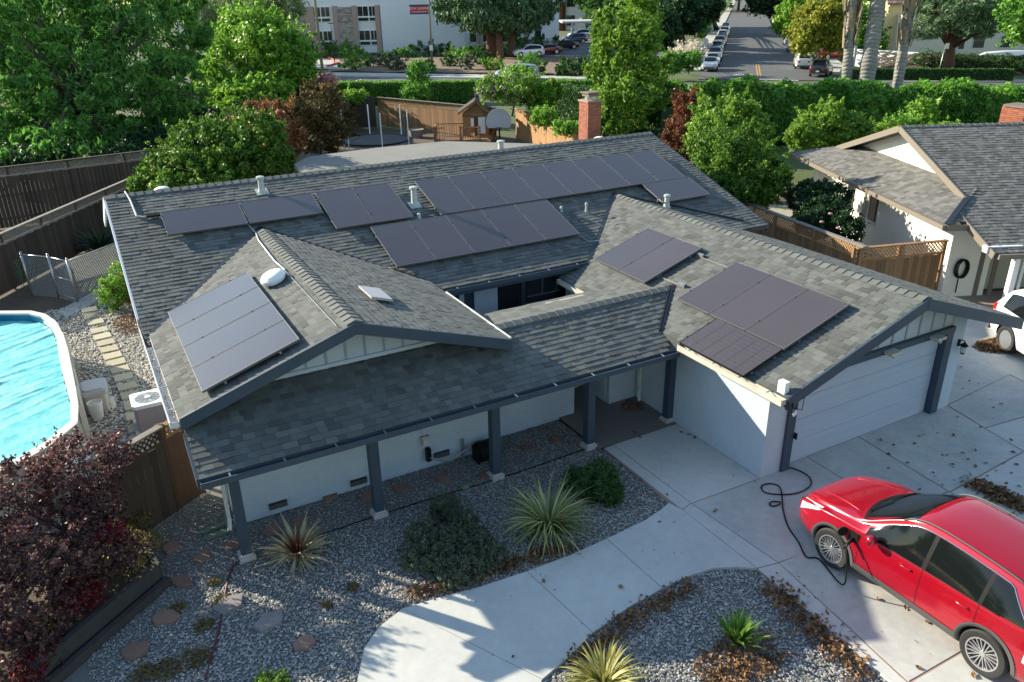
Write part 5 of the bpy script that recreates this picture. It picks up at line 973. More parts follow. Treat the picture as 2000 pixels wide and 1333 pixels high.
ac = thing('air_conditioner', 'square air-conditioning condenser with a round fan grille beside the left wall', 'air conditioner', (-9.85, 8.35, 0)); x0, x1, y0, y1 = -10.18, -9.52, 7.95, 8.62
MB().box(x0-.06, x1+.06, y0-.06, y1+.06, 0, .06).build('pad', M['conc'], ac); MB().prism(bx(x0, x1, y0, y1), .06, .62).build('case', M['acb'], ac); cxa, cya = (x0+x1)/2, (y0+y1)/2
b = MB(); b.prism(bx(x0-.02, x1+.02, y0-.02, y1+.02), .62, .70); b.build('top_cover', M['vwhite'], ac); MB().lathe((cxa, cya, .70), [(.27, 0), (.27, .004), (.001, .004)], 30).build('fan_well', M['metal'], ac)
for k in range(12): a = k*math.pi/6; MB().bar((cxa+.05*math.cos(a), cya+.05*math.sin(a), .715), (cxa+.27*math.cos(a+.25), cya+.27*math.sin(a+.25), .708), .006, .006).build('grille_rib', M['lid'], ac)
b = MB(); b.lathe((cxa, cya, .705), [(.06, 0), (.06, .02), (.01, .03)], 18); b.build('fan_hub', M['vwhite'], ac)
for k in range(9): MB().box(x0-.006, x1+.006, y0-.006, y1+.006, .12+k*.055, .125+k*.055).build('louvre', M['beige'], ac) if False else None
# left wall bits
MB().box(-9.62, -9.38, 12.2, 12.5, 1.5, 2.3).build('meter_box', M['beige'], house)
b = MB(); b.box(-9.7, -9.0, 16.9, 17.6, 0, .8); b.build('brick_planter', M['brick'], None, False, 'low brick planter wall at the back left corner of the house', 'planter')
shrub('rose_shrub', 'round yellow-green shrub with red blooms by the left rear corner of the house', 'bush', [gb(228, 605, .42, 1.1), gb(245, 590, .35, 1.3)], 9000, .07, LF['mid'], clump=.3)
leaf_heap('leaf_litter', 'orange-brown leaf litter below the round shrub in the side yard', heapf(-9.75, 15.0, .4, 1.0, .04), 900, .06, .06)
# ================================================================== FENCES
def fence(name, label, a, b_, h, posts, picket='wood', latt=.35, pw=.14, cap='rail', lat_stuff=False, lat='wood', side=1, board_label=None, rails=True, group=None):
    A, B = Vector((*a, 0)), Vector((*b_, 0)); D = (B-A); L = D.length; d = D/L; nrm = Vector((-d.y, d.x, 0))*side; t = thing(name, label, 'fence', tuple((A+B)/2), group); n = int(L/pw); ht = h-latt
    key = ('pk', round(ht, 2), pw, picket, round(math.atan2(d.y, d.x), 2)); 
    vs = []
    for k in range(3):
        m_ = MB(); m_.obox((.004, 0, 0), (pw-.008, 0, 0), (0, .018+.004*k, 0), (0, 0, ht-.01*k)); vs.append(m_.mesh('board', M[picket]))
    for i in range(n): inst('board', vs[i % 3], t, WLD[t.name].inverted() @ frame(A+d*(i*pw)+nrm*0.0+Vector((0, 0, .03)), d, Vector((-d.y, d.x, 0)), (0, 0, 1)) if False else frame(A+d*(i*pw)+Vector((0, 0, .03)), d, Vector((-d.y, d.x, 0)), (0, 0, 1)))
    for k in range(posts+1):
        p = A+d*(L*k/posts)-nrm*.05; MB().obox(p-d*.045-nrm*.045, d*.09, nrm*.09, (0, 0, h+.02)).build('post', M[picket], t)
    if latt:
        MB().obox(A-nrm*.03+Vector((0, 0, h)), D, nrm*.14, (0, 0, .035)).build('cap_rail', M[cap], t); MB().obox(A-nrm*.035+Vector((0, 0, ht+.03)), D, nrm*.05, (0, 0, .06)).build('rail', M[lat], t)
        sp = .095; z0, z1 = ht+.09, h; hh = z1-z0; all_ = MB(); 
        for sgn, oy in ((1, 0), (-1, .009)):
            k = -hh
            while k < L:
                p0, p1 = (k, z0), (k+hh, z1)
                if sgn < 0: p0, p1 = (k, z1), (k+hh, z0)
                xa, xb = max(p0[0], 0), min(p1[0], L)
                if xb-xa > .03:
                    za = p0[1]+(p1[1]-p0[1])*(xa-p0[0])/hh; zb_ = p0[1]+(p1[1]-p0[1])*(xb-p0[0])/hh; q = MB() if not lat_stuff else all_
                    q.bar(A+d*xa-nrm*(.01+oy)+Vector((0, 0, za)), A+d*xb-nrm*(.01+oy)+Vector((0, 0, zb_)), .008, .03, tuple(nrm.cross(d)) if False else (0, 0, 1))
                    if not lat_stuff: q.build('lattice_slat', M[lat], t)
                k += sp*1.15
        if lat_stuff: all_.build('lattice', M[lat], t, kind='stuff')
    if rails:
        for z in (.35, ht*.62): MB().obox(A-nrm*.045+Vector((0, 0, z)), D, nrm*.04, (0, 0, .08)).build('rail', M[picket], t)
    return t
# inst() matrices are world matrices here: correct for the empty's offset
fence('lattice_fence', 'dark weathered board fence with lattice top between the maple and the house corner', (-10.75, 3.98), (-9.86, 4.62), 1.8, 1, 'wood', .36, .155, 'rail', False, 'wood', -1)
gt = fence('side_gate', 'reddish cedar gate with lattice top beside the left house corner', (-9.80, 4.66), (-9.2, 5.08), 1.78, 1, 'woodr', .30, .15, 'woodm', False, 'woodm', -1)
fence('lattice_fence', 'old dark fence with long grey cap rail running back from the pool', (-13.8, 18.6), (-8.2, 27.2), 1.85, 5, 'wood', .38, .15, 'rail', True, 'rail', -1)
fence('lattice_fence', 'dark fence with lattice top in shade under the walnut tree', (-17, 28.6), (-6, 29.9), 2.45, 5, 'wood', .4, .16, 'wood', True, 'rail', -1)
fence('lattice_fence', 'brown board fence with lattice behind the play house', (9.5, 46.2), (13.6, 36.4), 1.95, 4, 'woodm', .42, .16, 'rail', True, 'woodm', -1)
fence('golden_fence', 'sunlit golden cedar fence running from the play yard to the chimney', (14.9, 36.0), (12.9, 24.0), 1.85, 5, 'woodn', .30, .16, 'woodn', True, 'woodn', -1)
fence('lattice_fence', 'brown fence with lattice and pale cap rail running along the neighbour\'s side yard', (9.9, 12.6), (8.75, 5.1), 1.85, 4, 'woodm', .36, .15, 'paint_x' if False else 'rail', True, 'woodn', 1)
fence('lattice_fence', 'brown cedar fence with lattice panel between the two houses', (8.55, 5.15), (11.35, 4.30), 1.85, 2, 'woodm', .42, .15, 'woodm', True, 'woodn', -1)
b = MB(); b.bar((9.95, 12.9, 1.9), (8.75, 5.0, 1.9), .17, .04); b.build('cap_board', M['rail'], None, False, 'pale flat board along the top of the side-yard fence', 'fence board')
def wallpanel(name, label, pts, z1, m, th=.05):
    t = MB()
    for p, q in zip(pts, pts[1:]):
        d = Vector((q[0]-p[0], q[1]-p[1], 0)); nn = Vector((-d.y, d.x, 0)).normalized()*th; t.obox((*p, 0), d, nn, (0, 0, z1))
    return t.build(name, M[m], None, False, label, 'fence')
wallpanel('plank_fence', 'grey-brown solid fence behind the trampoline', [(4.6, 39.5), (7.4, 46.5), (9.0, 45.5)], 2.1, 'wood')
# chain-link run
ch = thing('chain_link_fence', 'galvanised chain-link fence and gate between the pool and the left fence', 'fence', (-11.3, 18.5, 0)); CL = [g2(63, 577), g2(115, 582), g2(152, 592), g2(258, 545)]; H = 1.35
wires = MB()
for i, p in enumerate(CL):
    r_ = .035; b = MB(); b.tube([(*p, 0), (*p, H+.06)], r_, 10); b.lathe((*p, H+.06), [(r_*1.2, 0), (r_*1.2, .02), (.01, .05)], 10); b.build('post', M['metal'], ch, True)
for i, (p, q) in enumerate(zip(CL, CL[1:])):
    MB().tube([(*p, H), (*q, H)], .024, 8).build('top_rail', M['metal'], ch, True)
    if i == 1: MB().tube([(*p, .72), (*q, .72)], .018, 8).build('gate_rail', M['metal'], ch, True); MB().tube([(*p, .12), (*q, .12)], .018, 8).build('gate_rail', M['metal'], ch, True)
    A, B = Vector((*p, 0)), Vector((*q, 0)); L = (B-A).length; d = (B-A)/L; s = .085; k = -H
    while k < L:
        for sg in (1, -1):
            xa, xb = max(k, 0), min(k+H, L)
            if xb-xa > .02:
                za, zb_ = (xa-k, xb-k) if sg > 0 else (H-(xa-k), H-(xb-k)); wires.bar(A+d*xa+Vector((0, 0, za)), A+d*xb+Vector((0, 0, zb_)), .006, .006)
        k += s
wires.build('wire_mesh', M['chain'], ch, kind='stuff')
for k in range(5): b = MB(); a_ = G(45+k*9, 560); b.tube([(a_.x, a_.y, 0), (a_.x, a_.y, 1.0+.1*(k % 2))], .012, 5)
tg = thing('tomato_cage', 'green wire plant supports by the left fence', 'plant support', tuple(G(60, 565))); b = MB(); a_ = G(60, 565)
for k in range(8): t_ = k*math.pi/4; b.tube([(a_.x+.22*math.cos(t_), a_.y+.22*math.sin(t_), 0), (a_.x+.27*math.cos(t_), a_.y+.27*math.sin(t_), 1.0)], .008, 5)
for z in (.3, .6, .95): b.tube([(a_.x+(.22+.05*z)*math.cos(i*math.pi/8), a_.y+(.22+.05*z)*math.sin(i*math.pi/8), z) for i in range(17)], .007, 5)
b.build('wire_cage', M['greent'], tg)
# timber planter and maple
pl = thing('timber_planter', 'dark stained timber retaining edge under the purple maple', 'planter', (-11, 2.5, 0))
c1, c2__, c3 = G(315, 1140), G(75, 1345), G(258, 1045)
MB().bar((c1.x, c1.y, .20), (c2__.x, c2__.y, .20), .10, .40).build('timber', M['beam'], pl); MB().bar((c1.x, c1.y, .20), (c3.x, c3.y, .20), .09, .38).build('timber', M['beam'], pl); MB().bar((c1.x+.12, c1.y-.1, .08), (c2__.x+.12, c2__.y-.12, .08), .10, .16).build('timber', M['beam'], pl)
MB().prism([(c1.x-.05, c1.y), (c2__.x-.05, c2__.y+.05), (-14, 1.2), (-14, 4.6), (c3.x, c3.y)], 0, .30).build('planter_soil', M['soil'], pl)
def mapleblob(u, v, ru, rv, w): return pxblob(u, v, ru, rv, w)
mb_ = [mapleblob(160, 905, 95, 50, 12.6), mapleblob(40, 950, 80, 60, 12.4), mapleblob(95, 1060, 130, 60, 11.9), mapleblob(205, 1080, 65, 45, 12.0), mapleblob(70, 1190, 95, 70, 11.3), mapleblob(30, 1290, 90, 60, 10.9), mapleblob(185, 985, 60, 40, 12.4), mapleblob(-60, 1100, 90, 120, 11.5)]
mbase = G(60, 1230, .3)
mt = tree('japanese_maple', 'purple-leaved Japanese maple spreading over the timber planter', 'tree', (-11.9, 2.9, .3), mb_, 52000, .052, LF['maple'], tr=.05, clump=.20, aspect=.75, fill=.55, inner=.03)
crown('crimson_leaves', [mapleblob(150, 1165, 50, 32, 11.75), mapleblob(60, 1300, 40, 20, 10.8), mapleblob(215, 1040, 30, 20, 12.0)], 3200, .05, LF['mapler'], mt, .3, .75)
shrub('dry_undergrowth', 'brown dried groundcover below the maple by the planter edge', 'bush', [gb(u_, v_, .34, .34, .42) for u_, v_ in ((225, 1110), (150, 1200), (185, 1160), (110, 1250), (245, 1085), (200, 1130), (270, 1060), (240, 1060), (285, 1100), (255, 1140))], 22000, .04, LF['dryw'], clump=.3)
shrub('groundcover', 'small green groundcover plant at the bottom edge of the front gravel', 'plant', [gb(530, 1345, .28, .14)], 2500, .04, LF['bright'], clump=.3)
# ================================================================== BACK YARD
tr_ = thing('trampoline', 'round trampoline with white net poles in the back yard', 'trampoline', tuple(G(740, 278))); c = G(735, 283, .5); b = MB(); b.lathe((c.x, c.y, .78), [(1.9, 0), (1.9, .02), (.01, .02)], 36); b.build('mat', M['net'], tr_)
b = MB(); b.tube([(c.x+1.95*math.cos(i*math.pi/18), c.y+1.95*math.sin(i*math.pi/18), .78) for i in range(37)], .05, 8); b.build('rim', M['blackp'], tr_, True)
for k in range(6): a = k*math.pi/3+.35; x, y = c.x+2.0*math.cos(a), c.y+2.0*math.sin(a); MB().tube([(x, y, 0), (x, y, 2.55)], .035, 8).build('net_pole', M['vwhite'], tr_)
ph = thing('play_house', 'small wooden play house with a gabled dark roof and railed deck', 'play house', tuple(G(925, 275))); o = G(905, 276); ex = Vector((.878, -.479, 0)); ey = Vector((.479, .878, 0))
def L3(a, b_, z): return o+ex*a+ey*b_+Vector((0, 0, z))
def lb(a0, a1, b0, b1, z0, z1, name, m, par): return MB().obox(L3(a0, b0, z0), ex*(a1-a0), ey*(b1-b0), (0, 0, z1-z0)).build(name, M[m], par)
for i in range(9):
    if i in (3, 4, 5, 6) : continue
    lb(i*.18, i*.18+.17, 0, .03, .3, 1.6, 'board', 'woodn', ph)
lb(.0, 1.62, .0, .04, 1.5, 1.72, 'board', 'woodn', ph); lb(.0, 1.62, 1.3, 1.34, .3, 1.6, 'back_wall', 'woodm', ph)
for i in range(7): lb(1.6, 1.64, i*.19, i*.19+.18, .3, 1.6, 'board', 'woodn', ph)
dr = lb(.98, 1.42, -.03, .0, .45, 1.45, 'door_opening', 'vwhite', ph); lb(.52, .70, -.02, .0, .9, 1.4, 'window_opening', 'vwhite', ph) ; lb(.72, .96, -.02, .01, .3, 1.5, 'board', 'woodr', ph)
for i in range(8):
    for sg in (-1, 1):
        a0 = .81; b0 = -.25+i*.23; MB().obox(L3(a0, b0, 2.45), (ex*sg*1.1+Vector((0, 0, -.72))), ey*.215, (0, 0, .03)).build('roof_board', M['beam'] if i % 2 else M['wood'], ph)
MB().vprism([L3(.0, -.02, 1.7), L3(1.62, -.02, 1.7), L3(.81, -.02, 2.32)], ey*.03).build('gable', M['woodm'], ph)
for s_ in (-1, 1): MB().bar(L3(.81, -.25, 2.40), L3(.81+s_*1.05, -.25, 1.70), .04, .09).build('barge_board', M['woodm'], ph)
lb(-1.7, .0, -1.1, .6, .18, .26, 'deck', 'woodm', ph); lb(.0, 1.62, -1.1, 0, .18, .26, 'deck', 'woodm', ph)
for a0, a1, b0, b1 in ((-1.7, 0, .6, .6), (-1.7, -1.7, -1.1, .6), (-.1, 1.1, -1.1, -1.1), (-1.7, -1.1, -1.1, -1.1)):
    MB().bar(L3(a0, b0, 1.0), L3(a1, b1, 1.0), .08, .05).build('handrail', M['woodm'], ph); nn = int(math.hypot(a1-a0, b1-b0)/.16)+1
    for k in range(nn+1): q = L3(lerp(a0, a1, k/nn), lerp(b0, b1, k/nn), .26); MB().tube([q, q+Vector((0, 0, .72))], .022, 4).build('baluster', M['woodm'], ph)
for a, b_ in ((-1.7, -1.1), (-.1, -1.1), (1.1, -1.1), (-1.7, .6)): MB().bar(L3(a, b_, 0), L3(a, b_, 1.1), .08, .08, tuple(ey)).build('post', M['woodm'], ph)
for k in range(3): lb(1.75+k*.22, 2.0+k*.22, -.9, -.3, .0, .28-k*.09, 'step', 'woodr', ph)
bh = thing('basketball_hoop', 'portable basketball hoop seen from behind, pale fan-shaped backboard', 'basketball hoop', tuple(G(975, 290))); q = GD(974, 240, depth(G(985, 282))); X = ex; b = MB(); pts = []
R1 = .78
for i in range(19): a = math.pi*i/18; pts.append(q+X*(R1*math.cos(a))+Vector((0, 0, +.05+.80*math.sin(a))))
pts += [q-X*R1*.97+Vector((0, 0, -.12)), q-X*R1*.86+Vector((0, 0, -.32)), q+X*R1*.86+Vector((0, 0, -.32)), q+X*R1*.97+Vector((0, 0, -.12))]
MB().vprism(pts, ey*.05).build('backboard', M['board'], bh)
b = MB(); b.tube([q+X*.05+ey*.35+Vector((0, 0, -q.z)), q+X*.02+ey*.3+Vector((0, 0, -.3)), q+ey*.08+Vector((0, 0, -.05))], .05, 8); b.tube([q-X*.45+ey*.3+Vector((0, 0, -q.z)), q-X*.1+ey*.1+Vector((0, 0, -.35))], .035, 7); b.build('pole', M['blackp'], bh)
b = MB(); b.tube([q-ey*(.25)+X*.23*math.cos(a)+ey*.23*math.sin(a)+Vector((0, 0, -.28)) for a in [i*math.pi/8 for i in range(17)]], .012, 6); b.build('rim', M['rimd'], bh)
b = MB(); q2 = G(612/1+180, 262); b = MB(); cbx = G(813, 268); b.lathe((cbx.x, cbx.y, 0), [(.42, 0), (.5, .5), (.52, .5), (.5, .45), (.01, .4)], 16); b.build('planter_tub', M['rail'], None, False, 'round grey wooden tub beside the play house', 'planter')
for i, (u, v) in enumerate(((700, 285),)): pass
# chimney
chm = thing('chimney', 'red brick chimney with a metal and clay cap rising behind the main ridge', 'chimney', (5.95, 14.7, 3.3)); x0, x1, y0, y1 = 5.60, 6.16, 14.3, 14.86
MB().box(x0+.012, x1-.012, y0+.012, y1-.012, 3.2, 5.10).build('core', M['mortar'], chm); bl, bw, bh_ = .172, .075, .066
bms = {}
def brick(p, u, l):
    k = (round(l, 3), u)
    if k not in bms: bms[k] = (MB().box(0, l, 0, .06, 0, bh_-.012) if u == 'x' else MB().box(0, .06, 0, l, 0, bh_-.012)).mesh('brick', M['brick'])
    inst('brick', bms[k], chm, loc=p) if False else inst('brick', bms[k], chm, Matrix.Translation(p))
for r in range(24):
    z = 3.52+r*bh_; off = (r % 2)*bl/2; x = x0-off
    while x < x1-.01:
        a, b2 = max(x, x0), min(x+bl, x1); 
        if b2-a > .03: brick((a+.004, y0, z), 'x', b2-a-.008)
        x += bl
    y = y0-off+bl/2
    while y < y1-.01:
        a, b2 = max(y, y0+.061), min(y+bl, y1)
        if b2-a > .03: brick((x0, a+.004, z), 'y', b2-a-.008); brick((x1-.06, a+.004, z), 'y', b2-a-.008) if r % 1 == 0 and a < y1 else None
        y += bl
b = MB(); b.box(x0-.03, x1+.03, y0-.03, y1+.03, 5.10, 5.16); b.build('crown', M['mortar'], chm); MB().lathe((5.88, 14.58, 5.16), [(.2, 0), (.2, .14)], 16).build('flue', M['metal'], chm); b = MB(); b.box(5.67, 6.09, 14.37, 14.79, 5.28, 5.38); b.box(5.62, 6.14, 14.32, 14.84, 5.38, 5.42); b.build('cap', M['clay'], chm)
# ================================================================== NEIGHBOUR HOUSE (right)
N0 = Vector((10.63, 3.94, 0)); na = Vector((.905, -.425, 0)); nb_ = Vector((.425, .905, 0))
def NP(a, b_, z): return N0+na*a+nb_*b_+Vector((0, 0, z))
nh = thing('neighbour_house', 'neighbouring house with dark shingle dutch-gable roof and warm white walls', 'house', tuple(NP(5, 5, 0)))
EZ = 2.5; BR = 5.44; ZR = EZ+BR*S3; AG = 1.22; LA = 16
NPT = []
def nplane(own, O, U, V, width, length, lim):
    U, V = Vector(U).normalized(), Vector(V).normalized(); W = U.cross(V); ex_ = .15
    if W.z < 0: raise Exception('nn')
    for j in range(int(length/ex_)+1):
        v0 = j*ex_; lo, hi = lim(v0); x = lo-random.uniform(0, .2); ln = min(ex_, length-v0)
        if ln < .03: continue
        while x < hi-.01:
            wi = random.choice((0, 1, 2, 3)); wd = SW[wi]; ti = random.choice((0, 1, 2, 3, 4)); tooth = random.random() < .4; a, b2 = max(x, lo), min(x+wd, hi); x += wd
            if b2-a < .02: continue
            p = O+U*a+V*v0; NPT.append(((p-CP).length, p, U, V, W, b2-a, ln, tooth, ti, own))
up_b = Vector((*(nb_*CS).xy, SN)); up_a = Vector((*(na*CS).xy, SN)); dn_b = Vector((*(-nb_*CS).xy, SN))
LV = 1/CS
# front slope (faces -b), left edge: hip below AG, rake above; the front extension drops to b=-1.3
nplane('front', NP(0, -1.3, EZ-1.3*S3), na, up_b, LA, (BR+1.3)*LV, lambda v: ((.66 if v*CS < 1.3 else (max(v*CS-1.3, .0) if v*CS-1.3 < AG else AG)) , 9.5))
nplane('side', NP(0, 2*BR, EZ), -nb_, up_a, 2*BR, (AG+.55)*LV, lambda v: (v*CS, 2*BR-v*CS))
MBn = MB()
def ndeck(*P): MBn.vprism([p-Vector((0, 0, .01)) for p in P], (0, 0, -.12))
ndeck(NP(AG, AG, EZ+AG*S3), NP(AG, BR, ZR), NP(LA, BR, ZR), NP(LA, -1.3, EZ-1.3*S3), NP(.66, -1.3, EZ-1.3*S3), NP(.66, .66, EZ+.22)); ndeck(NP(AG, BR, ZR), NP(LA, BR, ZR), NP(LA, 2*BR, EZ), NP(AG, 2*BR-AG, EZ+AG*S3))
ndeck(NP(0, 0, EZ), NP(AG+.5, AG+.5, EZ+(AG+.5)*S3), NP(AG+.5, 2*BR-AG-.5, EZ+(AG+.5)*S3), NP(0, 2*BR, EZ))
nroof = MBn.build('roof', M['deck'], nh)
NPT.sort(key=lambda t: t[0]); cn = MB(); cut_ = {}
vis = [t for t in NPT if t[5] > .1 and t[9] in ('front', 'side')]; ids = set(id(t) for t in vis[:300])
for t in NPT:
    dd, p, U, V, W, wd, ln, tooth, ti, own = t; k = (round(wd, 2), round(ln, 2), tooth, ti)
    if id(t) in ids:
        if k not in cut_: Vx, F = tabgeo(k[0], tooth, ln); cut_[k] = MB().add(Vx, F, 0, TN_[ti]).mesh('shingle', M['shingle2'])
        inst('shingle', cut_[k], nroof, frame(p, U, V, W))
    else: Vx, F = tabgeo(wd, tooth, ln); cn.add([p+U*q[0]+V*q[1]+W*q[2] for q in Vx], F, 0, TN_[ti])
cn.build('shingle_field', M['shingle2'], nroof, kind='stuff')
def nstrip(name, p, q, wd, h, m, par=nroof): return MB().bar(p, q, wd, h).build(name, M[m], par)
nstrip('barge_board', NP(AG-.02, AG, EZ+AG*S3-.07), NP(AG-.02, BR, ZR-.07), .05, .2, 'taupe'); nstrip('barge_board', NP(AG-.02, BR, ZR-.07), NP(AG-.02, 2*BR-AG, EZ+AG*S3-.07), .05, .2, 'taupe'); nstrip('barge_board', NP(.63, -1.3, EZ-1.3*S3-.08), NP(.63, .6, EZ+.2-.08), .05, .2, 'taupe')
nstrip('gutter', NP(-.06, 0, EZ-.08), NP(-.06, 2*BR, EZ-.08), .12, .14, 'taupe'); nstrip('gutter', NP(.7, -1.36, EZ-1.3*S3-.08), NP(LA, -1.36, EZ-1.3*S3-.08), .12, .13, 'taupe'); nstrip('fascia', NP(0, -.02, EZ-.09), NP(.7, -.02, EZ-.09), .04, .16, 'taupe')
nstrip('hip_flashing', NP(0, 0, EZ+.03), NP(AG+.1, AG+.1, EZ+(AG+.1)*S3+.03), .16, .02, 'flash'); 
for k in range(46): p = NP(AG+k*.21, BR, ZR); inst('ridge_cap', capmesh(S3, random.choice((1, 2, 3))), nroof, frame(p+Vector((0, 0, .01)), nb_*-1, na, (0, 0, 1)))
MB().vprism([NP(AG+.5, AG+.3, EZ+AG*S3), NP(AG+.5, BR, ZR-.1), NP(AG+.5, 2*BR-AG-.3, EZ+AG*S3)], na*.1).build('gable_wall', M['nbw'], nh)
MB().obox(NP(.78, .95, 0), nb_*9.5, na*.12, (0, 0, 2.62)).build('wall', M['nbw'], nh); MB().obox(NP(.78, .80, 0), na*1.3, nb_*.14, (0, 0, 2.65)).build('wall', M['nbw'], nh); MB().obox(NP(2.1, 1.4, 0), na*8, nb_*.14, (0, 0, 2.8)).build('wall', M['siding'], nh)
for b0 in (5.2, 6.9):
    wn = MB().obox(NP(.72, b0, 1.15), nb_*.9, na*.06, (0, 0, .95)).build('window', M['glass'], nh); MB().obox(NP(.70, b0+.43, 1.15), nb_*.05, na*.02, (0, 0, .95)).build('mullion', M['vwhite'], wn); MB().obox(NP(.69, b0-.05, 1.10), nb_*1.0, na*.03, (0, 0, .05)).build('sill', M['vwhite'], wn); MB().obox(NP(.70, b0+.48, 1.2), nb_*.4, na*.015, (0, 0, .85)).build('curtain', M['curtain'], wn)
wn = MB().obox(NP(2.5, 1.34, 1.15), na*3, nb_*.06, (0, 0, .95)).build('window', M['glass'], nh); MB().obox(NP(2.45, 1.30, 1.08), na*3.1, nb_*.04, (0, 0, .07)).build('sill', M['vwhite'], wn)
for k in range(4): MB().obox(NP(2.5+k*1.0-.03, 1.31, 1.15), na*.06, nb_*.03, (0, 0, .95)).build('mullion', M['vwhite'], wn)
for a0 in (1.75, 2.2): MB().obox(NP(a0, .78, 0), na*.14, nb_*.03, (0, 0, 2.3)).build('shutter', M['taupe'], nh)
MB().obox(NP(1.45, -1.05, 0), na*.16, nb_*.16, (0, 0, 2.15)).build('porch_post', M['vwhite'], nh); MB().obox(NP(.55, -1.08, 2.0), na*1.0, nb_*.2, (0, 0, .18)).build('porch_beam', M['vwhite'], nh); MB().tube([NP(2.1, -1.2, 2.02), NP(1.9, -1.2, 1.9), NP(1.68, -1.1, 1.88), NP(1.66, -1.1, .1)], .04, 8).build('downspout', M['gutw'], nh)
hs = MB()
for k in range(5):
    hs.tube([NP(1.15+.0+k*.015, .72-k*.015, 0)+na*(.17*math.cos(i*math.pi/8))+Vector((0, 0, .95+.28*math.sin(i*math.pi/8))) for i in range(17)], .022, 6)
hs.tube([NP(1.15, .7, .68), NP(1.15, .7, .2)], .02, 6); hs.build('coiled_hose', M['blackp'], None, True, 'black hose coiled on the neighbour\'s wall', 'hose')
for u, v in ((1712, 470), (1735, 472)):
    lf_ = thing('sawhorse', 'white folding stand leaning on the neighbour\'s wall, %s of two' % ('left' if u == 1712 else 'right'), 'stand', tuple(G(u, v)), 'white stands by the neighbour\'s wall'); p = G(u, v); b = MB()
    for s_ in (-1, 1): b.bar(p+nb_*.2*s_-na*.1, p+nb_*.04*s_+na*.1+Vector((0, 0, .8)), .025, .025)
    b.bar(p+nb_*.1+Vector((0, 0, .4)), p-nb_*.1+Vector((0, 0, .4)), .02, .02); b.build('frame', M['whitep'], lf_)
nc = MB(); q = GD(2003, 222, 42); 
nch = thing('neighbour_chimney', 'red brick chimney with dark cap at the right edge behind the neighbour\'s ridge', 'chimney', (q.x, q.y, 3)); q = NP(9.0, 7.0, 0); q = Vector((G(1990, 236, 4.2).x, G(1990, 236, 4.2).y, 0))
bms2 = MB().box(0, .2, 0, .09, 0, .055).mesh('brick', M['brick']); MB().obox(q+Vector((-.3, -.3, 3.4)), (.7, 0, 0), (0, .7, 0), (0, 0, 1.25)).build('core', M['mortar'], nch)
for r in range(16):
    for k in range(4):
        x = q.x-.31+k*.205-(r % 2)*.1*0; inst('brick', bms2, nch, Matrix.Translation((x-.0, q.y-.315, 3.6+r*.066)))
        inst('brick', bms2, nch, Matrix.Translation((q.x-.225, q.y-.31+k*.205, 3.6+r*.066)) @ Matrix.Rotation(math.pi/2, 4, 'Z'))
MB().obox(q+Vector((-.36, -.36, 4.66)), (.82, 0, 0), (0, .82, 0), (0, 0, .08)).build('cap', M['clay'], nch)
hcar = heading(-nb_.x, -nb_.y); _dw = G(1964, 643)-G(1947, 591); pc = Vector((11.35+_dw.x, .75+_dw.y, 0)); street_car('parked_car', 'suv', 'white', (pc.x, pc.y), hcar, 'white crossover parked on the neighbour\'s driveway at the right edge', group=None, z=.06)
# ================================================================== STREETS
A0, A1 = G(1390, 141), G(1437, 14); DS = (A1-A0).normalized(); DS.z = 0; DS.normalize(); NS = Vector((DS.y, -DS.x, 0))     # DS along the side street, NS to its right
KL = A0-NS*1.2; RW = (G(1622, 150)-A0).dot(NS)+.4
# cross street (runs left-right behind the hedge)
C = [g2(-400, 120), g2(300, 146), g2(605, 149), g2(870, 154), g2(1130, 158), g2(1370, 160)]; 
def off(P, d):
    out = []
    for i, p in enumerate(P): a, b_ = P[max(i-1, 0)], P[min(i+1, len(P)-1)]; t = Vector((b_[0]-a[0], b_[1]-a[1])).normalized(); out.append((p[0]+t.y*d, p[1]-t.x*d))
    return out
kerbL = [(G(605, 149).x, G(605, 149).y), (G(1130, 158).x, G(1130, 158).y)]
td = (Vector(kerbL[1])-Vector(kerbL[0])).normalized(); k0 = Vector(kerbL[0])-td*140; corner = Vector(kerbL[1])+td*((KL.xy-Vector(kerbL[1])).dot(td)-2.5)
KR0 = Vector(g2(1640, 163)); KR1 = Vector(g2(2100, 160)); tr2 = (KR1-KR0).normalized(); kend = KR0+tr2*120
far = [tuple(k0), tuple(corner), tuple(KR0), tuple(kend)]; near = [tuple(Vector(p)+Vector((td.y, -td.x))*-1*(-9.5)) for p in far]
nd = Vector((-td.y, td.x)); nd = nd if nd.dot(Vector((CP.x, CP.y))-corner) > 0 else -nd
near = [(p[0]+nd.x*9, p[1]+nd.y*9) for p in far]
sheet('road', far+near[::-1], .0, 'asph')
s0 = KL.xy-DS.xy*2; e0 = KL.xy+DS.xy*700; s1 = s0+NS.xy*(RW+1.2); e1 = e0+NS.xy*(RW+1.2)
sheet('side_street', [tuple(s0-DS.xy*6), tuple(e0), tuple(e1), tuple(s1-DS.xy*6)], .006, 'asph')
def kerbline(p, q, wd=1.8, m='pave', name='sidewalk', z=.14): 
    b = MB(); d = Vector(q)-Vector(p); n_ = Vector((-d.y, d.x)).normalized()*wd; b.prism([tuple(p), tuple(q), tuple(Vector(q)+n_), tuple(Vector(p)+n_)], -.05, z); return b.build(name, M[m], kind='structure')
sd_ = -1 if nd.dot(Vector((-td.y, td.x))) > 0 else 1
kerbline(k0, corner-td*1.0, 3.2*sd_); kerbline(KR0+tr2*3, kend, 3.0 if Vector((-tr2.y, tr2.x)).dot(nd) < 0 else -3.0)
kerbline(s0+DS.xy*3, e0, 2.2); kerbline(s1+DS.xy*1.5, e1, -2.2)
kerbline(s0+DS.xy*3-NS.xy*.0, e0, .18, 'kerb', 'kerb', .15); kerbline(s1+DS.xy*1.5, e1, -.18, 'kerb', 'kerb', .15)
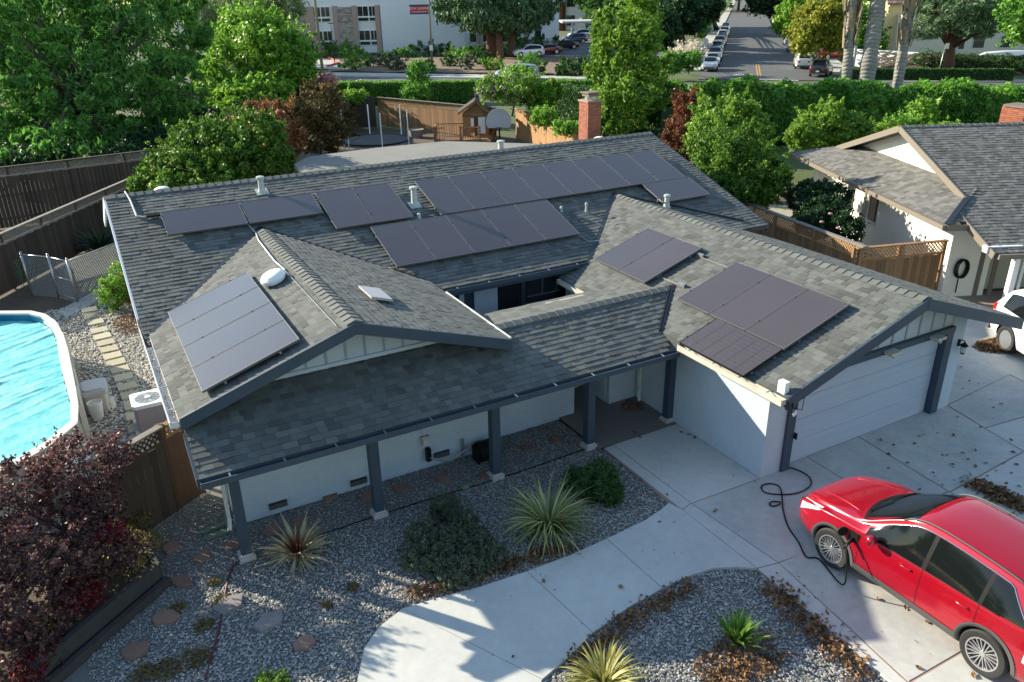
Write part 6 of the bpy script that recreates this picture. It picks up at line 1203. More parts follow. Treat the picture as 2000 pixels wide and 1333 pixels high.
# verges and beds beyond
vg = Vector(-nd)
def strip_bed(u0, u1, vtop, vbot, m, z=.03, name='planting_bed'): return sheet(name, [g2(u0, vbot, z), g2(u1, vbot+(u1-u0)*.012, z), g2(u1, vtop+(u1-u0)*.0, z), g2(u0, vtop, z)], z, m)
sheet('planting_bed', [g2(640, 139, .05), g2(1130, 146, .05), g2(1130, 112, .05), g2(640, 112, .05)], .05, 'mulch'); sheet('parking_lot', [g2(990, 112), g2(1330, 122), g2(1240, 70), g2(1120, 62), g2(1070, 80)], .02, 'asph')
sheet('driveway_apron', [g2(560, 135), g2(690, 136), g2(660, 118), g2(560, 108)], .06, 'pave'); b = MB(); b.tube([G(600, 108, .1), G(640, 112, .1), G(662, 124, .1), G(640, 130, .1)], .18, 6); b.build('red_kerb', M['redkerb'], kind='structure')
sheet('lawn', [g2(1630, 163), g2(2100, 158), g2(2100, 150), g2(1640, 152)], .15, 'lawn')
# markings
def mark(p, l, w_, m, ang=None, name='road_marking'):
    d = DS if ang is None else ang; n_ = Vector((d.y, -d.x, 0)); b = MB(); b.add([p-n_*w_/2, p+n_*w_/2, p+n_*w_/2+d*l, p-n_*w_/2+d*l], [(0, 1, 2, 3)]); return b.build(name, M[m], kind='structure')
yl = G(1483, 151, .014); yd = (G(1478.5, 122, .014)-yl).normalized()
for s_ in (-.14, .14): mark(yl+NS*s_, 15, .12, 'yel', yd)
sl0, sl1 = G(1424, 153, .012), G(1560, 157.5, .012); dd_ = (sl1-sl0); MB().add([sl0, sl1, sl1-Vector((nd.x, nd.y, 0))*-.35, sl0-Vector((nd.x, nd.y, 0))*-.35], [(0, 1, 2, 3)]).build('stop_line', M['wline'], kind='structure')
def text_obj(name, body, M4, size, m, parent=None, ext=.003, **kw):
    cu = bpy.data.curves.new(name, 'FONT'); cu.body = body; cu.size = size; cu.align_x = 'CENTER'; cu.align_y = 'CENTER'; cu.extrude = ext; ot = bpy.data.objects.new('tmp_text', cu); COL.objects.link(ot)
    me = bpy.data.meshes.new_from_object(ot.evaluated_get(bpy.context.evaluated_depsgraph_get())); bpy.data.objects.remove(ot); bpy.data.curves.remove(cu); me.name = name; me.materials.clear(); me.materials.append(M[m]); me.update()
    o = bpy.data.objects.new(name, me); link(o, parent)
    if parent is not None: adopt(o, parent)
    o.matrix_basis = M4; return tag(o, **kw)
tp = (G(1432, 147, .014)+G(1470, 146, .014))/2; X = -NS; Yv = -DS
Ms = frame(tp+Vector((0, 0, .002)), X, Yv, (0, 0, 1)) @ Matrix.Diagonal((.85, 2.3, .3, 1)); text_obj('stop_marking', 'STOP', Ms, 1.0, 'wline', kind='structure')
# parked cars
cols = ['silver', 'white', 'silver', 'teal', 'silver', 'grey', 'black', 'grey', 'black', 'white', 'silver', 'blue', 'white', 'grey', 'silver']; kinds = ['sedan', 'sedan', 'suv', 'sedan', 'suv', 'sedan', 'suv', 'sedan', 'sedan', 'suv', 'sedan', 'suv', 'sedan', 'sedan', 'suv']
ph_ = heading(-DS.x, -DS.y); L0 = A0+DS*1.9; nth = ['nearest', 'second', 'third', 'fourth', 'fifth', 'sixth', 'seventh', 'eighth', 'ninth', 'tenth', 'eleventh', 'twelfth', 'thirteenth', 'fourteenth', 'fifteenth']
cn_ = dict(silver='silver', white='white', teal='grey-green', grey='dark grey', black='black', blue='dark blue', maroon='maroon', red='red')
for i in range(15):
    p = L0+DS*(i*6.3+random.uniform(-.3, .3)+(1.0 if i > 1 else 0))+NS*(random.uniform(-.1, .1)-.25); street_car('parked_car', kinds[i], cols[i], (p.x, p.y), ph_, '%s %s facing us, %s car in the left kerb row of the side street' % (cn_[cols[i]], 'hatchback' if kinds[i] == 'suv' else 'saloon', nth[i]))
for (u, v), kd, cl, lb_ in (((1592, 152), 'suv', 'black', 'black SUV seen from behind, nearest car on the right side of the side street'), ((1556, 136), 'suv', 'white', 'white car just ahead of the black SUV on the right side'), ((1541, 103), 'sedan', 'silver', 'small silver saloon right of the road, under the yellow-green tree'), ((1533, 90), 'suv', 'silver', 'tall grey van-like car ahead of the small silver saloon'), ((1519, 69), 'suv', 'grey', 'dark car beyond the tall grey one on the right kerb'), ((1510, 48), 'suv', 'white', 'white SUV with reddish roof light farther up the right kerb'), ((1499, 32), 'suv', 'black', 'dark car under the overhanging tree, farthest on the right kerb')):
    p = G(u, v); p = p+DS*2.2; lat = (p-A0).dot(NS); lt = RW-1.3+(.9 if cl == 'black' and v > 140 else 0)*0; p = p+NS*.7; q_ = street_car('parked_car', kd, cl, (p.x, p.y), heading(DS.x, DS.y)-(R_(14) if v == 152 else 0), lb_)
mv = G(985, 158); street_car('moving_car', 'suv', 'silver', (mv.x+1.5, mv.y), heading(-td.x, -td.y), 'silver estate car driving left along the cross street behind the purple bush', group=None)
for (u, v), kd, cl, lb_, hh in (((1026, 113), 'suv', 'white', 'white minivan in the car park behind the hedges', 1), ((1062, 108), 'sedan', 'maroon', 'dark red saloon next to the white minivan', 1), ((1098, 98), 'sedan', 'black', 'black saloon behind the dark red one in the car park', 1), ((1118, 86), 'suv', 'blue', 'dark blue car in the middle of the car park row', 1), ((1128, 76), 'suv', 'silver', 'pale car at the far end of the car park row', 1)):
    p = G(u, v); street_car('parked_car', kd, cl, (p.x+1, p.y+1), heading(-.93, .2), lb_, group='cars in the apartment car park')
street_car('parked_car', 'sedan', 'red', g2(1630, 116), heading(.9, -.4), 'reddish car on the driveway behind the palm trunks', group=None)
# poles and signs
def pole(name, label, cat, u, v, h, r, lean=0, m='pole', extra=None):
    p = G(u, v); t = thing(name, label, cat, tuple(p)); MB().tube([p, p+Vector((lean, 0, h))], [r, r*.6], 8).build('pole', M[m], t, True); return t, p
t, p = pole('utility_pole', 'thin brown pole by the road left of the hedge', 'pole', 634, 178, 16, .16)
t, p = pole('banner_pole', 'tall pole carrying a red leasing banner by the cross street', 'pole', 845, 141, 13, .15); q = GD(824, 19, depth(p+Vector((0, 0, 5)))*1.0); w_ = depth(p)*.995
px1 = 19; c = None
zb1 = [z for z in np.arange(4, 14, .02) if abs(0) == 0]; 
def vpix(P): d_ = P-CP; return 666.5-FOC*d_.dot(CU)/d_.dot(CF), 1000+FOC*d_.dot(CR)/d_.dot(CF)
hz = min(zb1, key=lambda z: abs(vpix(p+Vector((0, 0, z)))[0]-19)); exr = Vector((.878, -.479, 0)); bw_ = 35/FOC*depth(p+Vector((0, 0, hz))); bh2 = 14/FOC*depth(p+Vector((0, 0, hz)))
o_ = p+Vector((0, 0, hz))-exr*(bw_+.15)
MB().obox(o_+Vector((0, 0, -bh2/2)), exr*bw_, (-.479*.04, -.878*.04, 0), (0, 0, bh2)).build('banner', M['bannerr'], t); 
for z in (-bh2/2-.06, bh2/2-.02): MB().obox(o_+Vector((0, 0, z))-exr*.05+Vector((-.01, -.02, 0)), exr*(bw_+.2), (-.479*.05, -.878*.05, 0), (0, 0, .16)).build('banner_bar', M['bannern'], t)
Mt = frame(o_+exr*(bw_/2)+Vector((-.479*.06, -.878*.06, .14)), exr, (0, 0, 1), (-.479, -.878, 0)); text_obj('banner_text', 'NOW LEASING', Mt, .36, 'wline', t, .01)
MB().obox(o_+exr*.2+Vector((-.479*.06, -.878*.06, -bh2/2+.16)), exr*(bw_-.4), (-.01, -.01, 0), (0, 0, .05)).build('banner_line', M['wline'], t)
p5 = p+Vector((0, 0, 2.4)); MB().obox(p5-exr*.2+Vector((-.08, -.15, 0)), exr*.4, (-.01, -.02, 0), (0, 0, .6)).build('small_sign', M['wline'], t)
t, p = pole('street_sign', 'green street name sign on a pole at the corner of the side street', 'sign', 1357, 103, 11, .13, .6); t2 = Vector((0, 0, 4.6)); sg_ = 60/FOC*20
hz = min(zb1[:400], key=lambda z: abs(vpix(p+Vector((0, 0, z)))[0]-55)); MB().obox(p+exr*-1.15+Vector((0, -.15, hz-.2)), exr*1.15, (-.479*.03, -.878*.03, 0), (0, 0, .28)).build('name_plate', M['signg'], t)
t, p = pole('stop_sign', 'grey back of an octagonal stop sign at the side street corner', 'sign', 1374, 126, 2.6, .04, 0, 'metal'); MB().vprism([p+Vector((0, 0, 2.6))+exr*(.42*math.cos(R_(22.5+45*i)))+Vector((0, 0, .42*math.sin(R_(22.5+45*i)))) for i in range(8)], (-.01, -.02, 0)).build('sign_plate', M['metal'], t)
t, p = pole('sign_post', 'leaning grey post with a small square sign before the ivy fence', 'sign', 1829, 158, 3.3, .05, .35, 'metal'); MB().obox(p+Vector((.2, -.1, 2.9)), exr*.35, (-.02, -.03, 0), (0, 0, .5)).build('sign_plate', M['metal'], t)
t, p = pole('lamp_post', 'thin black lamp post by the apartment drive', 'lamp', 654, 128, 5.2, .06, 0, 'blackp'); MB().box(p.x-.35, p.x+.35, p.y-.1, p.y+.1, 5.1, 5.2).build('lamp_arm', M['blackp'], t)
MB().bar(G(1076, 250), G(1076, 250)+Vector((0, 0, 2.6)), .18, .18, (0, 1, 0)).build('wooden_post', M['woodm'], None, False, 'short square wooden post before the ivy hedge', 'post')
# ================================================================== APARTMENTS
AO = G(750, 103); ax_ = Vector((.878, -.479, 0)); ay_ = Vector((.479, .878, 0)); px = depth(AO)/FOC
ap = thing('apartment_building', 'white three-storey apartment block with stone bays and a large blank wall', 'building', tuple(AO))
def AP(a, b_, z): return AO+ax_*a+ay_*b_+Vector((0, 0, z))
def ab(a0, a1, b0, b1, z0, z1, nm, m, par=None, label=None): return MB().obox(AP(a0, b0, z0), ax_*(a1-a0), ay_*(b1-b0), (0, 0, z1-z0)).build(nm, M[m], par or ap, label=label)
ab(-32, 0, .4, 18, 0, 13, 'wall', 'aptw'); ab(.0, 12.6, -.5, 18, 0, 13, 'wall', 'aptw', label='blank white end wall'); ab(12.6, 28, 5, 18, 0, 13, 'wall', 'aptw')
pxm = px  # metres per pixel
def m_(u): return (u-750)*pxm
for u in (603, 612, 657, 694, 738, 560, 520, 470): ab(m_(u), m_(u)+.75, .0, .6, 0, 6.9, 'pilaster', 'tan')
for u0, u1 in ((575, 603), (665, 694), (480, 515)):
    ab(m_(u0), m_(u1), .15, .4, 0, 6.7, 'stone_bay', 'mortar'); st = MB()
    for r in range(30):
        x = m_(u0)
        while x < m_(u1)-.2: w2 = random.uniform(.35, .9); st.obox(AP(x+.02, .06, .05+r*.22), ax_*(min(w2, m_(u1)-x)-.04), ay_*.09, (0, 0, .18), 0, random.random()); x += w2
    st.build('ledge_stone', M['stone'], ap, kind='stuff')
def awin(u0, z0, w_, h_, b0=.36):
    f = ab(m_(u0), m_(u0)+w_, b0-.06, b0+.05, z0, z0+h_, 'window', 'vwhite'); MB().obox(AP(m_(u0)+.08, b0-.09, z0+h_*.34), ax_*(w_/2-.12), ay_*.05, (0, 0, h_*.6)).build('pane', M['glass'], f); MB().obox(AP(m_(u0)+w_/2+.04, b0-.09, z0+h_*.34), ax_*(w_/2-.12), ay_*.05, (0, 0, h_*.6)).build('pane', M['glass'], f); MB().obox(AP(m_(u0)+.08, b0-.09, z0+.08), ax_*(w_-.16), ay_*.05, (0, 0, h_*.2)).build('pane', M['glass'], f)
for u0, w_ in ((616, 1.45), (634, 1.45), (704, 1.75), (726, 1.1)):
    for z0 in (1.1, 4.6, 8.4): awin(u0, z0, w_, 2.3)
for u0 in (520, 540, 490): 
    for z0 in (1.1, 4.6, 8.4): awin(u0, z0, 1.4, 2.2)
for a0 in (13.4, 15.5, 18.4, 20.5, 24): 
    for z0 in (.9, 4.2, 8): ab(a0, a0+1.2, 4.9, 5.02, z0, z0+2.2, 'window', 'vwhite'); ab(a0+.1, a0+1.1, 4.85, 4.93, z0+.15, z0+2.05, 'pane', 'glass')
for a0 in (14.8, 17.2, 22.3): ab(a0, a0+.7, 4.7, 5.2, 0, 13, 'pilaster', 'tan')
b = MB(); b.vprism([AP(-34, -.6, 7.0) if False else AP(m_(355), -4, 6.6), AP(m_(430), -4, 6.6), AP(m_(430), 3, 8.0), AP(m_(355), 3, 8.0)], (0, 0, .2)); b.build('entry_roof', M['tile'], ap); 
ap2 = thing('apartment_building', 'second cream apartment block beyond the car park, with a carport', 'building', tuple(G(1110, 62))); o2 = G(1085, 60)
MB().obox(o2+Vector((0, 0, 0)), ax_*24, ay_*10, (0, 0, 14)).build('wall', M['aptw'], ap2); MB().obox(o2+ax_*.0-ay_*.2, ax_*1.2, ay_*.2, (0, 0, 14)).build('pilaster', M['tan'], ap2)
for k in range(5):
    for z0 in (1, 5, 9): MB().obox(o2+ax_*(2.5+k*4.4)-ay_*.1+Vector((0, 0, z0)), ax_*1.9, ay_*.08, (0, 0, 2.2)).build('window', M['glass'], ap2)
cp_ = thing('carport', 'flat grey carport roof on posts above the parked cars', 'carport', tuple(G(1130, 90))); o3 = G(1098, 84); MB().obox(o3+Vector((0, 0, 3.2)), ax_*6, ay_*10, (0, 0, .3)).build('roof', M['lid'], cp_)
for a_ in (1.6, 5.6): MB().obox(o3+ax_*a_, ax_*.4, ay_*.4, (0, 0, 3.2)).build('post', M['lid'], cp_)
# ---- yellow house and grey-sided house, right
rh = thing('yellow_house', 'cream and yellow two-storey house with brown tile roofs behind the palms', 'house', tuple(G(1740, 105))); o4 = G(1722, 108); pw4 = depth(o4)/FOC
def RB(a0, a1, b0, b1, z0, z1, nm, m, par=rh, o=o4): return MB().obox(o+ax_*a0+ay_*b0+Vector((0, 0, z0)), ax_*(a1-a0), ay_*(b1-b0), (0, 0, z1-z0)).build(nm, M[m], par)
RB(0, 1.9, 0, 12, 0, 6.4, 'wall', 'creamy'); RB(1.9, 12, 1.0, 12, 0, 6.4, 'wall', 'cream'); RB(2.2, 3.2, -.2, 1, 0, 2.6, 'porch_column', 'whitep')
def tiled(name, P, par, m='tile', courses=8):
    """P = eave left, eave right, ridge right, ridge left"""
    a, b_, c, d = map(Vector, P); r = MB().vprism([a, b_, c, d], (0, 0, -.15)).build(name, M[m], par); t = MB()
    for k in range(courses):
        p, q = a.lerp(d, k/courses), b_.lerp(c, k/courses); p2, q2 = a.lerp(d, (k+1)/courses), b_.lerp(c, (k+1)/courses); nn = max(3, int((q-p).length/.6))
        for i in range(nn): e0, e1 = p.lerp(q, i/nn), p.lerp(q, (i+.94)/nn); f0, f1 = p2.lerp(q2, i/nn), p2.lerp(q2, (i+.94)/nn); z = Vector((0, 0, .09)); t.add([e0+z, e1+z, f1+z*.3, f0+z*.3, e0, e1], [(0, 1, 2, 3), (4, 5, 1, 0)], 0, random.random())
    t.build('tile_course', M[m], r, kind='stuff'); return r
q_ = lambda a, b_, z, o=o4: o+ax_*a+ay_*b_+Vector((0, 0, z))
tiled('roof', [q_(-.6, -.6, 6.3), q_(12, -.6, 6.3), q_(12, 6, 8.8), q_(2, 6, 8.8)], rh); tiled('roof', [q_(1.8, -1.2, 2.9), q_(7, -1.2, 2.9), q_(7, 2, 4.3), q_(2.6, 2, 4.3)], rh, courses=6)
wn = RB(4.6, 5.6, .9, 1.0, 3.9, 5.4, 'window', 'glass'); RB(-.05, 0, 1, 2, 3.6, 5.4, 'shutter', 'trim')
gh = thing('grey_house', 'long grey-sided house with paired windows behind the pine', 'house', tuple(G(1860, 108))); o5 = G(1800, 112)
RB(-2, 22, 0, 10, 0, 5.0, 'wall', 'siding2', gh, o5); sb = MB()
for k in range(20): sb.obox(o5+ax_*-2-ay_*.03+Vector((0, 0, .1+k*.25)), ax_*24, ay_*.03, (0, 0, .22))
sb.build('siding_board', M['siding2'], gh, kind='stuff')
for u in (1895, 1948):
    a_ = (u-1800)*depth(o5)/FOC
    for z0 in (.9, 2.65): f = RB(a_-.1, a_+1.5, -.1, -.03, z0, z0+1.55, 'window', 'whitep', gh, o5); MB().obox(o5+ax_*a_-ay_*.13+Vector((0, 0, z0+.1)), ax_*1.4, ay_*.04, (0, 0, 1.35)).build('pane', M['glass'], f)
f = RB(4.3, 5.2, -.1, -.03, .8, 2.2, 'window', 'whitep', gh, o5); MB().obox(o5+ax_*4.4-ay_*.13+Vector((0, 0, .9)), ax_*.7, ay_*.04, (0, 0, 1.2)).build('pane', M['glass'], f)
gz = MB(); gz.vprism([q_(6.5, .0, 5.0, o5), q_(20, .0, 5.0, o5), q_(10.2, .0, 8.2, o5)], ay_*.2); gz.build('gable_wall', M['siding2'], gh)
tiled('roof', [q_(20, -.4, 5.0, o5), q_(20, 10, 5.0, o5), q_(10.2, 10, 8.3, o5), q_(10.2, -.4, 8.3, o5)], gh, 'deck'); tiled('roof', [q_(6.2, 10, 5.0, o5), q_(6.2, -.4, 5.0, o5), q_(10.2, -.4, 8.3, o5), q_(10.2, 10, 8.3, o5)], gh, 'deck')
# white board fence and ivy fence in front
wf = thing('white_fence', 'white board fence overgrown with bare vine stems behind the palms', 'fence', tuple(G(1740, 140))); F0, F1 = G(1664, 130), G(1800, 140); fd = (F1-F0); fl = fd.length; fd.normalize(); nbd = int(fl/.3); bmh = None
fmesh = MB().obox((0, 0, 0), (.28, 0, 0), (0, .04, 0), (0, 0, 1.9)).mesh('board', M['whitep'])
for k in range(nbd): inst('board', fmesh, wf, frame(F0+fd*(k*.3), fd, Vector((-fd.y, fd.x, 0)), (0, 0, 1)))
vn = MB()
for k in range(110):
    a = random.random()*fl; z = random.uniform(.1, 1.8); P = []
    for j in range(6): P.append(F0+fd*(a+j*.5)+Vector((fd.y, -fd.x, 0))*.06+Vector((0, 0, max(.05, min(1.9, z+random.uniform(-.2, .2))))))
    vn.tube(P, .034, 4)
vn.build('vine_stems', M['bark'], wf, kind='stuff')
for u, v in ((1664, 135), (1700, 139)): p = G(u, v); MB().obox(p, ax_*.25, ay_*.25, (0, 0, 2.4)).build('post', M['whitep'], wf)
iv = thing('ivy_fence', 'dark wire fence smothered in ivy in front of the grey house', 'fence', tuple(G(1900, 145))); I0, I1 = G(1800, 140), G(2060, 150); MB().bar(I0+Vector((0, 0, .9)), I1+Vector((0, 0, .9)), .1, 1.8).build('panel', M['beam'], iv)
I_ = [(tuple(I0.lerp(I1, t)+Vector((0, 0, 1.2))), (1.4, 1.2, .8)) for t in np.linspace(0, 1, 9)]; crown('ivy', I_, 9000, .22, LF['ivy'], iv)
ky = G(1938, 112); MB().lathe(tuple(GD(1968, 107, depth(G(1968, 140)))-ax_*3), [(.02, 0), (.3, .6), (.42, 2.5), (.42, 4), (.3, 6), (.05, 6.6)], 12, ax=(.878, -.479, .0)).build('kayak', M['vwhite'], None, True, 'upturned white boat lying along the top of the ivy fence', 'boat')
# ================================================================== HEDGES AND TREES
def hedge(name, label, P, ht, th, n, size, m, kind=None, group=None, lumps=1.0, z0=0):
    """clipped hedge: leaves over a rounded box with an uneven skin, dark twiggy core inside"""
    t = thing(name, label, 'hedge', tuple(P[0]), group); seg = [(np.array(a), np.array(b_)) for a, b_ in zip(P, P[1:])]; L = np.array([np.linalg.norm(b_-a) for a, b_ in seg]); si = RNG.choice(len(seg), n, p=L/L.sum())
    A = np.array([s_[0] for s_ in seg])[si]; D = np.array([s_[1]-s_[0] for s_ in seg])[si]; u = RNG.random(n)[:, None]; c = A+D*u; s_ = u[:, 0]*L[si]+si*7.3; dn = D/np.linalg.norm(D, axis=1, keepdims=True); sd = np.stack([-dn[:, 1], dn[:, 0], 0*dn[:, 0]], 1)
    ph = RNG.uniform(0, 6.28, 8); f = lambda x, q: .5*np.sin(x*1.1+ph[q])+.35*np.sin(x*2.7+ph[q+1])+.25*np.sin(x*5.9+ph[q+2])
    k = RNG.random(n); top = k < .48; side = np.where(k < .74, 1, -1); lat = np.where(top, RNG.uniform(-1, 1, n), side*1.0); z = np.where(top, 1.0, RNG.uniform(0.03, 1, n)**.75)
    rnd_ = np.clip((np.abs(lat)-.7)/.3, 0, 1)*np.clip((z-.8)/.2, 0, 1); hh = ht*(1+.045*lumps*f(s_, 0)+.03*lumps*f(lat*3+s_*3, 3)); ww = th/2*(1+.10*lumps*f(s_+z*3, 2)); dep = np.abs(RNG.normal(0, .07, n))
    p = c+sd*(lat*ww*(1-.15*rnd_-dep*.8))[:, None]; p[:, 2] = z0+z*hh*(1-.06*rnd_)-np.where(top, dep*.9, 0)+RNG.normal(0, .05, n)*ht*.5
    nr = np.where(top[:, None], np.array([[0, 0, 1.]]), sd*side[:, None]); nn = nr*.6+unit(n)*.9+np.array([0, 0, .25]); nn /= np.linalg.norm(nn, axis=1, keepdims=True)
    tn = np.clip(.45+.18*f(s_*1.7+lat, 4)+RNG.normal(0, .2, n)+np.where(top, .12, -.05), 0, 1); o = bpy.data.objects.new('foliage', leaf_mesh('foliage', p, nn, size*RNG.uniform(.6, 1.3, n), tn, m, .5)); link(o, t); adopt(o, t)  # light from above put into leaf tone: top lighter, sides darker
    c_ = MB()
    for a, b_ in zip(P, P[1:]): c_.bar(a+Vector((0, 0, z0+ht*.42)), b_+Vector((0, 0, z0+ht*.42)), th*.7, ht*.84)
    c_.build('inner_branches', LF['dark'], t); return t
H0, H1, H2 = G(1270, 276), G(1700, 290), G(2120, 300)
hp = [H0, H0.lerp(H2, .5), H2]
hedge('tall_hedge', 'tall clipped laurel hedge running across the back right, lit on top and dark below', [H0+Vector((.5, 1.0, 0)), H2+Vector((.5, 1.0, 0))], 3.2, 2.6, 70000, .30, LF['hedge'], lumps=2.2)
hedge('low_hedge', 'clipped hedge with top leaves coloured as lit, along the cross street', [G(660, 203), G(935, 200)], 1.75, 1.5, 26000, .17, LF['hedge'], lumps=.8); hedge('low_hedge', 'stretch of clipped hedge right of the purple bush, before the cross street', [G(1085, 200), G(1175, 202)], 1.8, 1.5, 9000, .16, LF['hedge'], lumps=.6)
for i, u in enumerate((700, 740, 838, 880, 925)):
    pass
T_ = tree
wb = depth(G(180, 330))
T_('walnut_tree', 'huge dark green walnut tree with drooping leaves filling the upper left', 'tree', tuple(G(215, 345)), [pxblob(80, 60, 160, 120, 47), pxblob(270, 60, 130, 100, 48), pxblob(60, 190, 150, 95, 44), pxblob(210, 180, 150, 90, 44), pxblob(335, 190, 75, 80, 46), pxblob(130, 255, 140, 55, 43), pxblob(120, 292, 150, 36, 40), pxblob(-40, 130, 90, 170, 45), pxblob(200, -40, 180, 70, 50), pxblob(20, 262, 70, 45, 43)], 140000, .40, LF['walnut'], tr=.4, clump=.2, aspect=.32, droop=.35, K=60, inner=.12)
T_('pale_tree', 'lighter yellow-green tree behind the walnut, its top at the apartment windows', 'tree', tuple(G(500, 235)), [pxblob(500, 115, 105, 90, 62), pxblob(555, 125, 60, 65, 60), pxblob(500, 190, 80, 45, 58), pxblob(440, 165, 65, 60, 60), pxblob(480, 60, 60, 40, 63), pxblob(590, 145, 30, 40, 60)], 42000, .36, LF['mid'], tr=.25, clump=.24)
T_('feathery_tree', 'pale green fountain-like tree top left of the apartment block', 'tree', tuple(G(490, 140)), [pxblob(475, 35, 85, 50, 84), pxblob(440, 60, 50, 40, 84), pxblob(545, 15, 50, 30, 84)], 20000, .5, LF['euc'], tr=.25, droop=.5, aspect=.2)
T_('orange_tree', 'bright green citrus tree with a few oranges behind the main ridge', 'tree', (-1.3, 19.5, 0), [pxblob(430, 300, 110, 60, 31), pxblob(500, 270, 60, 50, 31), pxblob(330, 340, 60, 45, 30.5), pxblob(540, 320, 35, 40, 30.5), pxblob(400, 350, 110, 50, 30), pxblob(370, 275, 40, 35, 31.5), pxblob(280, 360, 30, 20, 30)], 52000, .17, LF['citrus'], tr=.12, clump=.24)
for i, (u, v) in enumerate(((298, 333), (516, 283), (447, 335))): q = GD(u, v, 29.0); MB().lathe(tuple(q), [(.01, -.05), (.045, -.02), (.045, .02), (.01, .05)], 10).build('orange', LF['orange'], None, True, 'orange fruit hanging in the citrus tree, %s' % ('lowest left', 'upper right', 'middle')[i], 'fruit')
T_('photinia', 'rounded shrub with reddish tips behind the orange tree', 'bush', tuple(G(520, 345)), [pxblob(520, 262, 74, 68, 38)], 26000, .15, LF['photr'], tr=.08, clump=.22, K=90, fill=.95, inner=.35, limbs=False); T_('photinia', 'round bronze-brown shrub left of the trampoline', 'bush', tuple(G(630, 318)), [pxblob(628, 236, 57, 72, 42)], 26000, .15, LF['photb'], tr=.08, clump=.22, K=90, fill=.95, inner=.35, limbs=False)
shd = dict(tr=.05)
T_('green_column_tree', 'tall vivid green columnar tree right of the brick chimney', 'tree', tuple(G(1215, 262)), [pxblob(1224, 198, 76, 58, 45), pxblob(1220, 118, 82, 64, 46), pxblob(1235, 40, 78, 64, 47), pxblob(1180, 70, 30, 40, 46), pxblob(1265, 90, 35, 45, 46), pxblob(1250, -20, 40, 50, 48), pxblob(1265, 160, 40, 50, 45), pxblob(1170, 120, 30, 40, 46)], 75000, .22, LF['bright'], tr=.2, clump=.22, K=40)
T_('crape_myrtle', 'upright shrub with red-brown leaves right of the column tree', 'bush', (G(1335, 330).x, G(1335, 330).y, 0), [pxblob(1338, 220, 30, 50, 36), pxblob(1325, 280, 32, 50, 35), pxblob(1355, 200, 15, 30, 36)], 12000, .14, LF['redp'], tr=.06)
T_('lime_tree', 'bright yellow-green tree with loose leafy top beside the neighbour\'s side yard', 'tree', tuple(G(1425, 330)), [pxblob(1425, 235, 65, 45, 33), pxblob(1380, 270, 40, 45, 32), pxblob(1465, 260, 40, 40, 33)], 22000, .17, LF['bright'], tr=.08); T_('camphor_tree', 'dense round green tree in front of the yellow-green one, beside the fence', 'tree', (11.8, 15.5, 0), [pxblob(1430, 315, 85, 60, 28), pxblob(1490, 350, 55, 50, 27), pxblob(1410, 362, 42, 32, 27), pxblob(1450, 368, 50, 28, 26.8)], 42000, .14, LF['citrus'], tr=.1)
T_('apricot_tree', 'light green spreading tree in front of the palm trunks', 'tree', tuple(G(1620, 310)), [pxblob(1610, 245, 60, 38, 37), pxblob(1660, 262, 45, 32, 37), pxblob(1565, 265, 30, 28, 36), pxblob(1720, 268, 40, 25, 38)], 24000, .18, LF['bright'], tr=.08)
T_('climbing_bush', 'small bright vine mound against the tall hedge right of the palms', 'bush', tuple(G(1800, 300)), [pxblob(1800, 225, 30, 32, 42), pxblob(1760, 250, 45, 25, 40), pxblob(1850, 262, 50, 20, 40)], 9000, .2, LF['mid'], tr=.05)
T_('bougainvillea', 'leafy bush with purple flowers between the hedges', 'bush', tuple(G(1000, 225)), [pxblob(1010, 172, 56, 32, 48), pxblob(956, 172, 28, 26, 48), pxblob(1052, 186, 34, 30, 48), pxblob(1010, 150, 30, 22, 49)], 17000, .2, LF['mid'], tr=.1)
crown('flowers', [pxblob(985, 170, 62, 32, 46.5), pxblob(945, 182, 25, 22, 46.8)], 260, .16, LF['purple'], None, .3).name = 'flower_cluster'; bpy.data.objects['flower_cluster'].parent = None; tag(bpy.data.objects['flower_cluster'], 'purple flowers over the bush behind the play house', 'flowers', None, 'stuff')
T_('column_shrub', 'slim upright dark green shrub before the low hedge', 'bush', tuple(G(815, 205)), [pxblob(815, 150, 22, 32, 57), pxblob(812, 185, 30, 25, 56)], 9000, .18, LF['hedge'], tr=.08)
hedge('ivy_hedge', 'dark ivy-covered hedge between the golden fence and the chimney', [G(1045, 235), G(1150, 262), G(1300, 288)], 2.7, 1.6, 26000, .18, LF['ivy']); T_('pittosporum', 'small bright bush spilling over the golden fence', 'bush', tuple(G(1085, 262)), [pxblob(1062, 228, 26, 20, 42), pxblob(1105, 250, 28, 14, 38)], 5000, .16, LF['mid'], tr=.04); T_('young_tree', 'small yellow-green sapling rising above the low hedge', 'tree', tuple(G(1083, 205)), [pxblob(1083, 178, 14, 22, 50)], 2500, .2, LF['bright'], tr=.04)
T_('flowering_shrub', 'pale pink flowering shrub at the left end of the low hedge', 'bush', tuple(G(605, 195)), [pxblob(605, 165, 32, 18, 66), pxblob(640, 160, 22, 14, 64)], 5000, .22, LF['flow'], tr=.05); T_('green_shrub', 'low green shrub behind the bronze ball shrub', 'bush', tuple(G(690, 215)), [pxblob(690, 190, 26, 14, 55)], 3000, .2, LF['mid'], tr=.05)
